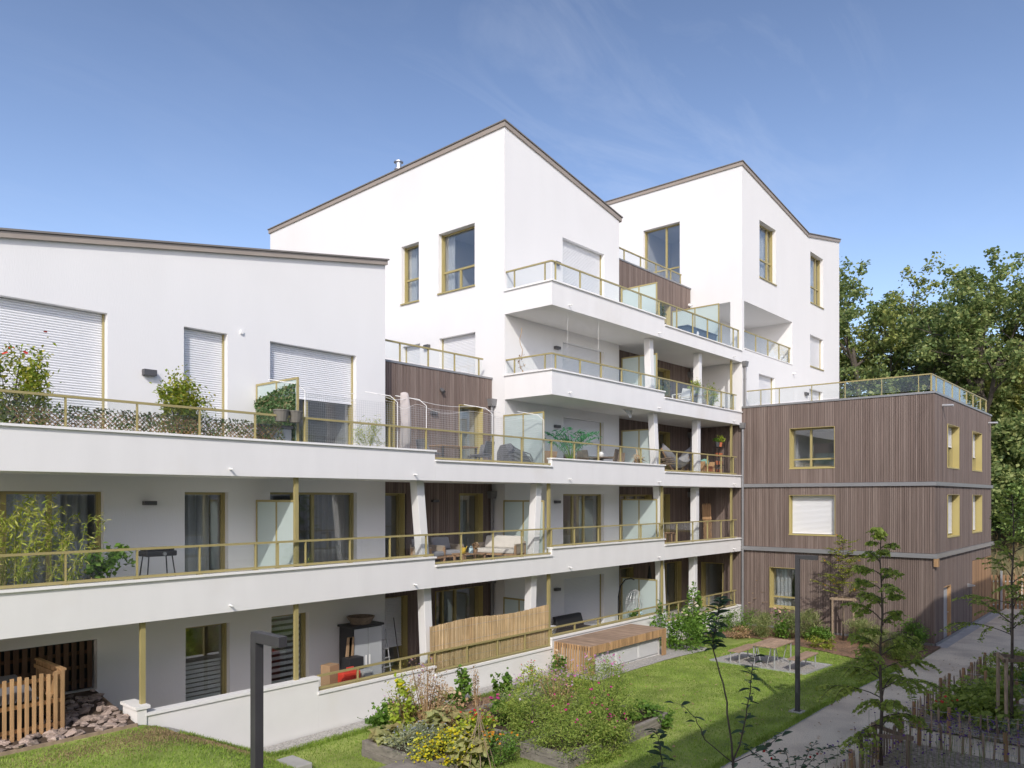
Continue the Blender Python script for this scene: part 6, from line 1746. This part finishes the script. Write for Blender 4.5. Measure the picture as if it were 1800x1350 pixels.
for x in (31.77, 32.33):
    for y in (15.57, 15.83): m = MB(); m.box(x - .012, x + .012, y - .012, y + .012, F3, F3 + 1.44); m.build('upright', 'black', t)
pg = 'terracotta pots on the shelf'
k = 0
for z in (.27, .64, 1.0):
    for x in (31.88, 32.06, 32.24):
        m = MB(); m.lathe((x, 15.7, F3 + z), [(.05, 0), (.075, .14), (.082, .14), (.082, .17), (.07, .17)], 10); o = m.build('flower_pot', 'terracotta')
        tag(o, ('left', 'middle', 'right')[k % 3] + ' terracotta pot on the ' + ('bottom', 'second', 'third')[k // 3] + ' board of the black shelf', 'pot', pg); k += 1
potted('herb_pot', 'green herb in an orange pot on top of the black shelf', 32.15, 15.7, F3 + 1.445, (.2, .18, .14), 160, .09, 'leaf_lime', 221, ph=.2, pr=.11, pm='terracotta', elong=2)
potted('herb_pot', 'green herb in a dark pot on top of the black shelf', 31.9, 15.7, F3 + 1.445, (.17, .16, .1), 120, .09, 'leaf_green', 222, ph=.2, pr=.1, pm='pot_dark', elong=2)
t = thing('plant_bench', 'low wooden bench with terracotta trough and green cloth on the third floor', 'bench', (30.9, 15.8, F3))
for x in (30.55, 31.45):
    m = MB(); m.box(x - .02, x + .02, 15.6, 16.0, F3, F3 + .75); m.build('leg', 'larch', t)
m = MB(); m.box(30.57, 31.43, 15.6, 16.0, F3 + .3, F3 + .33); m.build('board', 'larch', t)
m = MB(); m.box(30.65, 31.35, 15.65, 15.95, F3 + .331, F3 + .56); m.build('trough', 'terracotta', t, bevel=.01)
m = MB(); m.blob((31.0, 15.85, F3 + .72), .32, .15, .15, 12, 7, lump=.3); m.build('cloth', 'teal', t, smooth=True)
# fourth floor right: chairs and plants
for k, (x, lab) in enumerate(((28.7, 'white plastic garden chair on the fourth floor, left one'), (29.15, 'white plastic garden chair on the fourth floor, beside the column'))): chair(lab, x, 15.75, F4, 2.9 + .5 * k, 'white_plastic', .5, .85, .42, arms=True, group='white plastic chairs')
potted('potted_shrub', 'yellow-green plant hanging over the fourth floor rail', 29.55, 15.6, F4, (.28, .25, .26), 380, .11, 'leaf_lime', 231, ph=.75, pr=.16, elong=4, flowers='fl_yellow', nf=6, fs=.07)
potted('potted_shrub', 'loose yellow-green shrub at the right end of the fourth floor balcony', 31.4, 15.75, F4, (.38, .3, .48), 700, .12, 'leaf_lime', 232, elong=4)
m = MB(); m.lathe((31.95, 15.6, F4), [(.14, 0), (.19, .38), (.2, .4), (.18, .4)], 14); tag(m.build('plant_pot', 'pot_dark'), 'empty dark pot beside the shrub on the fourth floor', 'pot')
m = MB(); m.lathe((30.6, 15.55, F4), [(.06, 0), (.07, .5), (.05, .5)], 12); tag(m.build('vase', 'galva'), 'narrow grey vase behind the fourth floor glass', 'vase')
potted('dark_plant', 'dark leafy plant in the shade of the fourth floor beside the door', 28.4, 16.6, F4, (.45, .35, .45), 700, .14, 'leaf_dark', 233, elong=2)
# dry climbing stems on the fourth floor corner
t = thing('dry_vine', 'thin dry vine twisting up a cane at the fourth floor corner', 'plant', (19.5, 16.6, F4)); m = MB()
m.tube([(19.5 + .04 * math.sin(k * 1.3), 16.6 + .05 * math.cos(k * 1.7), F4 + .2 + .18 * k) for k in range(11)], .01, 5); m.build('stem', 'leaf_dry', t)
r = np.random.default_rng(240); q = np.stack([19.5 + r.normal(size=50) * .06, 16.6 + r.normal(size=50) * .08, F4 + .4 + r.random(50) * .7], 1); np_mesh('leaf', leaf_quads(q, .07, r), 4, 'leaf_dry', t, stuff=True)
for k, (x, y) in enumerate(((20.4, 15.35), (22.1, 15.3))):
    t = thing('string_garland', ('thin hanging garland string left of the fourth floor lamp', 'thin hanging garland string before the fourth floor shutter')[k], 'garland', (x, y, F4)); m = MB()
    m.tube([(x + .03 * math.sin(j * 2.1), y, 10.9 - .2 * j) for j in range(9)], .004, 4); m.build('string', 'white_plastic', t)
# fifth floor bins
for k, (x, w, lab) in enumerate(((29.0, .45, 'grey-blue crate at the left behind the top balcony glass'), (29.95, .5, 'blue lidded storage tub in the middle of the top balcony'), (30.75, .42, 'blue storage tub at the right end of the top balcony'))):
    t = thing('storage_tub', lab, 'tub', (x, 15.62, F5), group='tubs on the top balcony')
    m = MB(); m.hexa([(x - w * .8, 15.42, F5), (x + w * .8, 15.42, F5), (x + w * .8, 15.82, F5), (x - w * .8, 15.82, F5)], [(x - w, 15.36, F5 + .55), (x + w, 15.36, F5 + .55), (x + w, 15.88, F5 + .55), (x - w, 15.88, F5 + .55)]); m.build('body', 'bin_blue', t)
    m = MB(); m.box(x - w * 1.06, x + w * 1.06, 15.33, 15.91, F5 + .551, F5 + .60); m.build('lid', 'bin_blue', t, bevel=.01)
m = MB(); m.blob((29.45, 15.5, F5 + .35), .2, .16, .18, 10, 7, lump=.3); tag(m.build('white_bag', 'white_plastic', smooth=True), 'white plastic bag between the top balcony tubs', 'bag')
potted('potted_shrub', 'dark patterned plant beside the step of the top balcony', 26.75, 15.55, F5, (.18, .15, .4), 260, .09, 'leaf_dark', 234, elong=2)
# second floor, left
t = thing('potted_bamboo', 'dense yellow-green bamboo at the left end of the lower balcony', 'plant', (4.9, 15.85, F2))
r = np.random.default_rng(250); rg = random.Random(250); mb = MB(); pts = []; dr = []
for k in range(34):
    b = Vector((rg.uniform(3.7, 5.6), 15.85 + rg.uniform(-.2, .25), F2 + .3)); h = rg.uniform(.9, 1.95) * (1.0 if b.x < 5.3 else .9); tl = Vector((rg.uniform(-.2, .45), rg.uniform(-.3, .2), h))
    path = [b + tl * f + Vector((0, 0, .0)) + Vector((.25 * f * f * rg.uniform(0, 1), 0, -.12 * f * f)) for f in (0, .3, .6, .85, 1)]; mb.tube(path, [.008, .008, .006, .004, .002], 5)
    for j in range(75):
        f = .12 + .88 * rg.random(); i = min(int(f * 4), 3); q = path[i].lerp(path[i + 1], f * 4 - i)
        d = Vector((rg.uniform(-1, 1), rg.uniform(-1, 1), rg.uniform(-.9, .25))).normalized(); pts.append(tuple(q + d * rg.uniform(.04, .16))); dr.append(tuple(d))
mb.build('cane', 'leaf_bamboo', t, stuff=True); np_mesh('leaf', leaf_quads(pts, .13, r, 5.5, .2, dr), 4, 'leaf_bamboo', t, stuff=True)
m = MB(); m.box(3.6, 5.7, 15.6, 16.1, F2, F2 + .32); m.build('trough', 'pot_dark', t)
potted('citrus_tree', 'small potted citrus with glossy green leaves behind the lower rail', 6.15, 15.7, F2, (.38, .32, .30), 340, .12, 'leaf_green', 251, ph=.32, pr=.18, elong=1.5, dz=.18, clumps=14)
potted('twig_pot', 'thin brown twigs in a pot left of the citrus', 5.72, 15.65, F2, (.14, .12, .16), 60, .05, 'leaf_dry', 252, ph=.28, pr=.14)
t = thing('plancha_grill', 'black table grill on thin splayed legs on the lower balcony', 'grill', (7.2, 16.0, F2))
m = MB(); m.box(6.92, 7.55, 15.8, 16.2, F2 + .82, F2 + .93); m.build('body', 'black', t, bevel=.02)
m = MB(); m.box(6.95, 7.52, 15.85, 16.2, F2 + .931, F2 + 1.0); m.build('lid', 'cab_dark', t, bevel=.02)
m = MB(); m.tube([(7.28, 15.80, F2 + .87), (7.28, 15.765, F2 + .87)], .035, 12); m.build('dial', 'steel', t)
for sx in (-1, 1):
    for sy in (-1, 1):
        m = MB(); m.tube([(7.23 + sx * .24, 16 + sy * .14, F2 + .82), (7.23 + sx * .33, 16 + sy * .22, F2)], .013, 6); m.build('leg', 'black', t)
m = MB(); m.tube([(6.93, 15.8, F2 + .18), (7.53, 15.8, F2 + .18)], .01, 5); m.tube([(6.93, 16.2, F2 + .18), (7.53, 16.2, F2 + .18)], .01, 5); m.build('brace', 'black', t)
potted('small_plant', 'small dry orange-brown grass in a pot on the lower balcony', 10.6, 15.6, F2, (.2, .18, .2), 240, .08, 'leaf_bamboo', 253, ph=.25, pr=.14, elong=5)
# lounge set on the second floor
def armchair(label, x, y, rz, cush, w=.8):
    t = thing('armchair' if w < 1 else 'sofa', label, 'armchair' if w < 1 else 'sofa', (0, 0, 0))
    for s in (-1, 1):
        m = MB(); m.box(s * w / 2 - .03, s * w / 2 + .03, -.33, .36, .55, .60); m.build('armrest', 'rope_beige', t, bevel=.015)
        m = MB(); m.box(s * w / 2 - .02, s * w / 2 + .02, -.28, .32, .3, .549); m.build('arm_panel', 'rope_beige', t)
        for yy in (-.3, .32): m = MB(); m.box(s * w / 2 - .03, s * w / 2 + .03, yy - .03, yy + .03, 0, .55); m.build('leg', 'teak', t)
    m = MB(); m.box(-w / 2 + .03, w / 2 - .03, -.33, .33, .24, .30); m.build('seat_frame', 'teak', t)
    m = MB(); m.box(-w / 2 + .05, w / 2 - .05, -.34, .28, .302, .44); m.build('seat_cushion', cush, t, bevel=.04)
    m = MB(); m.hexa([(-w / 2 + .05, .16, .442), (w / 2 - .05, .16, .442), (w / 2 - .05, .32, .442), (-w / 2 + .05, .32, .442)], [(-w / 2 + .07, .28, .82), (w / 2 - .07, .28, .82), (w / 2 - .07, .42, .82), (-w / 2 + .07, .42, .82)]); m.build('back_cushion', cush, t, bevel=.05)
    m = MB(); m.box(-w / 2, w / 2, .36, .40, .3, .66); m.build('back_panel', 'rope_beige', t, bevel=.01)
    t.location = (x, y, F2); t.rotation_euler = (0, 0, rz)
armchair('grey cushioned rope armchair in the shade behind the coffee table', 15.5, 16.75, .3, 'cushion_grey'); armchair('grey cushioned rope armchair by the glazed door', 16.4, 16.95, -.1, 'cushion_grey')
armchair('cream cushioned rope sofa at the right of the coffee table', 18.05, 16.25, -1.35, 'cushion', 1.45)
table('low wooden coffee table with watering cans on the lounge balcony', 16.3, 15.85, F2, .95, .55, .40, 'teak', 'teak', 'coffee_table')
t = thing('watering_can', 'yellow watering can on the coffee table', 'watering can', (16.0, 15.8, F2 + .4)); m = MB(); m.lathe((16.0, 15.8, F2 + .401), [(.06, 0), (.06, .16), (.055, .17)], 12); m.build('body', 'yellow_paint', t); m = MB(); m.tube([(16.05, 15.8, F2 + .43), (16.13, 15.8, F2 + .62)], .012, 6); m.build('spout', 'yellow_paint', t)
t = thing('watering_can', 'pale blue watering can on the coffee table', 'watering can', (16.3, 15.8, F2 + .4)); m = MB(); m.lathe((16.3, 15.8, F2 + .401), [(.065, 0), (.065, .13), (.05, .14)], 12); m.build('body', 'paleblue', t); m = MB(); m.tube([(16.25, 15.8, F2 + .52), (16.27, 15.8, F2 + .60), (16.34, 15.8, F2 + .60), (16.35, 15.8, F2 + .52)], .009, 6); m.build('handle', 'paleblue', t)
potted('dried_bouquet', 'dried brown bouquet on the coffee table', 16.55, 15.85, F2 + .401, (.1, .1, .1), 90, .07, 'leaf_dry', 255, ph=.1, pr=.07, pm='teak')
# right of the second floor
t = thing('bamboo_trellis', 'orange bamboo screen with lattice leaning on the timber wall', 'trellis', (32.1, 16.2, F2))
for k in range(15):
    x = 31.7 + .055 * k; m = MB(); m.tube([(x, 16.3, F2 + 1.05), (x, 16.32, F2 + 1.72 + .05 * math.sin(k * 2.1))], .022, 6); m.build('cane', 'larch', t)
for k in range(-9, 12):
    for s in (1, -1):
        xa, xb = 31.68 + .08 * k, 31.68 + .08 * k + s * .7; pts = []
        za, zb = F2 + .05, F2 + 1.1
        f0, f1 = 0.0, 1.0
        lo, hi = 31.66, 32.5
        def xf(f): return xa + (xb - xa) * f
        fs_ = [f / 20 for f in range(21) if lo <= xf(f / 20) <= hi]
        if len(fs_) < 3: continue
        m = MB(); m.bar((xf(fs_[0]), 16.25 + .01 * s, za + (zb - za) * fs_[0]), (xf(fs_[-1]), 16.25 + .01 * s, za + (zb - za) * fs_[-1]), .008, .022); m.build('lath', 'larch', t)
table('small round-legged wooden stool on the second floor right', 27.75, 15.7, F2, .4, .4, .62, 'teak', 'teak', 'stool')
t = thing('dustpan', 'long-handled broom by the second floor column', 'broom', (30.7, 15.9, F2)); m = MB(); m.tube([(30.7, 15.9, F2 + .1), (30.95, 16.0, F2 + 1.1)], .012, 6); m.build('handle', 'anthracite', t); m = MB(); m.box(30.55, 30.85, 15.85, 15.95, F2, F2 + .12); m.build('head', 'paleblue', t)
# ground floor
t = thing('storage_cabinet', 'grey two-door plastic cabinet with black frame on the patio', 'cabinet', (13.05, 16.7, F1))
m = MB(); m.box(12.55, 13.5, 16.45, 17.05, F1, 1.36); m.build('body', 'cab_dark', t)
m = MB(); m.box(12.5, 13.55, 16.4, 17.08, 1.361, 1.42); m.build('top', 'cab_dark', t, bevel=.01)
for k in (0, 1):
    m = MB(); m.box(12.57 + .465 * k, 13.02 + .465 * k, 16.425, 16.448, F1 + .04, 1.34); d_ = m.build('door', 'cab_grey', t, bevel=.008)
    m = MB(); m.box(12.93 + .12 * k, 12.96 + .12 * k, 16.395, 16.424, .32, .62); m.build('handle', 'white_plastic', d_)
m = MB(); m.lathe((13.0, 16.72, 1.421), [(.26, 0), (.36, .16), (.38, .2), (.34, .2), (.3, .1)], 14); tag(m.build('basket', 'wicker'), 'dark basket with a clear lid on top of the grey cabinet', 'basket')
t = thing('planks', 'two long planks leaning on the left side of the cabinet', 'plank', (12.3, 16.4, F1))
for k in (0, 1): m = MB(); m.obox((12.32 + .1 * k, 16.4, .42), .15, .03, 1.5, 0, .1 - .16 * k * .3, 'y'); m.build('plank', 'cardboard', t)
m = MB(); m.box(12.05, 12.5, 15.95, 16.25, F1, .72); tag(m.build('black_box', 'cab_dark', bevel=.01), 'black electronic box in front of the cabinet', 'box')
m = MB(); m.box(12.15, 12.45, 15.5, 15.75, F1, .46); tag(m.build('grey_box', 'cab_grey', bevel=.01), 'dark patterned canister beside the red jerrycan', 'canister')
t = thing('jerrycan', 'red plastic jerrycan behind the patio rail', 'jerrycan', (11.75, 15.6, F1)); m = MB(); m.box(11.5, 12.05, 15.48, 15.72, F1, .52); m.build('body', 'red_plastic', t, bevel=.04); m = MB(); m.tube([(11.7, 15.6, .52), (11.7, 15.6, .60), (11.9, 15.6, .60), (11.9, 15.6, .52)], .02, 6); m.build('handle', 'red_plastic', t)
m = MB(); m.obox((11.42, 15.9, .2), .34, .3, 1.0, .2); tag(m.build('cardboard_box', 'cardboard', bevel=.01), 'upright brown cardboard box left of the jerrycan', 'box')
t = thing('step_ladder', 'folded aluminium step ladder right of the cabinet', 'ladder', (13.75, 16.5, F1))
for x in (13.62, 13.9): m = MB(); m.tube([(x, 16.5, F1), (x + .03, 16.8, 1.15)], .016, 6); m.build('rail', 'galva', t)
for k in range(5): m = MB(); m.box(13.62, 13.92, 16.5 + .05 * k, 16.56 + .05 * k, F1 + .2 + .24 * k, F1 + .22 + .24 * k); m.build('step', 'galva', t)
t = thing('broom', 'dark broom leaning on the shutter right of the ladder', 'broom', (14.3, 16.6, F1)); m = MB(); m.tube([(14.15, 16.4, F1 + .1), (14.55, 17.2, 1.35)], .014, 6); m.build('handle', 'anthracite', t); m = MB(); m.obox((14.14, 16.38, F1 + .1), .3, .08, .16); m.build('head', 'black', t)
# reed screen on the patio rail
t = thing('reed_screen', 'straw-coloured reed screen tied along the patio railing', 'screen', (16.8, YB + .16, .2))
rg = random.Random(31); mb = MB()
for k in range(1500):
    x = rg.uniform(XA + .03, XB + .01); h = 1.36 + .035 * math.sin(x * 1.7) + rg.uniform(-.02, .012); w = rg.uniform(.003, .006); y = YB + .15 + rg.uniform(-.02, .02); lx = rg.uniform(-.03, .03)
    mb.hexa([(x - w, y - w, .12), (x + w, y - w, .12), (x + w, y + w, .12), (x - w, y + w, .12)], [(x + lx - w, y - w, h), (x + lx + w, y - w, h), (x + lx + w, y + w, h), (x + lx - w, y + w, h)])
mb.build('reed', 'reed', t, stuff=True)
for z in (.35, .8, 1.2): m = MB(); m.tube([(XA + .05, YB + .125, z), (XB, YB + .125, z)], .003, 4); m.build('wire', 'galva', t)
# right patio
t = thing('wash_bowl', 'white plastic bowl standing on the patio coping', 'bowl', (19.7, YB + .28, .4)); m = MB(); m.lathe((19.75, YB + .4, .371), [(.13, 0), (.2, .22), (.24, .23), (.24, .25), (.18, .24)], 16); m.build('bowl', 'white_plastic', t, smooth=False)
t = thing('garden_sofa', 'dark rattan sofa in front of the ground floor shutter', 'sofa', (22.3, 16.5, F1))
m = MB(); m.box(21.75, 23.3, 16.3, 16.95, F1 + .1, F1 + .42); m.build('seat', 'black', t, bevel=.03); m = MB(); m.hexa([(21.75, 16.75, F1 + .42), (23.3, 16.75, F1 + .42), (23.3, 16.95, F1 + .42), (21.75, 16.95, F1 + .42)], [(21.75, 16.9, F1 + .85), (23.3, 16.9, F1 + .85), (23.3, 17.05, F1 + .85), (21.75, 17.05, F1 + .85)]); m.build('backrest', 'black', t, bevel=.03)
table('low garden table with a pale blue cloth on the right patio', 23.3, 15.8, F1, .9, .5, .45, 'paleblue', 'teak')
t = thing('hanging_chair', 'egg-shaped hanging chair on a curved black stand by the frosted screen', 'chair', (25.6, 16.2, F1))
m = MB(); m.tube([(25.1, 16.45, F1 + .02), (25.1, 16.45, 1.0), (25.16, 16.4, 1.4), (25.35, 16.3, 1.65), (25.6, 16.2, 1.68), (25.75, 16.15, 1.62)], .025, 8); m.lathe((25.3, 16.35, F1), [(.5, 0), (.5, .03), (.45, .04)], 20); m.build('stand', 'black', t)
m = MB()
for i in range(14):
    a = math.pi * 2 * i / 14
    m.tube([(25.8 + .36 * math.cos(a) * math.sin(q), 16.15 + .36 * math.sin(a) * math.sin(q), F1 + .95 + .58 * math.cos(q)) for q in np.linspace(.05, math.pi - .05, 10) if not (math.sin(a) < -.45 and .7 < q < 2.1)], .008, 4)
for q in np.linspace(.3, 2.8, 9):
    m.tube([(25.8 + .365 * math.cos(a) * math.sin(q), 16.15 + .365 * math.sin(a) * math.sin(q), F1 + .95 + .58 * math.cos(q)) for a in np.linspace(-.7, math.pi + .7, 16)], .007, 4)
m.build('basket', 'galva', t)
m = MB(); m.blob((25.8, 16.12, F1 + .58), .3, .26, .14, 12, 8, e=.8); m.build('cushion', 'paleblue', t, smooth=True)
m = MB(); m.blob((25.55, 15.6, F1 + .55), .45, .2, .12, 12, 8, lump=.15); tag(m.build('blanket', 'paleblue', smooth=True), 'pale blue blanket over the rail by the hanging chair', 'blanket')
potted('herb_pot', 'leafy herb pot in front of the hanging chair', 24.9, 15.55, F1, (.25, .2, .2), 260, .1, 'leaf_green', 261, ph=.55, pr=.15)
t = thing('black_parasol', 'closed black parasol standing behind the ground floor screen', 'parasol', (27.6, 16.9, F1)); m = MB(); m.lathe((27.8, 16.7, F1), [(.02, 0), (.02, .9), (.14, 1.0), (.11, 1.7), (.03, 2.25), (.01, 2.3)], 10); m.build('folded_canopy', 'black', t)
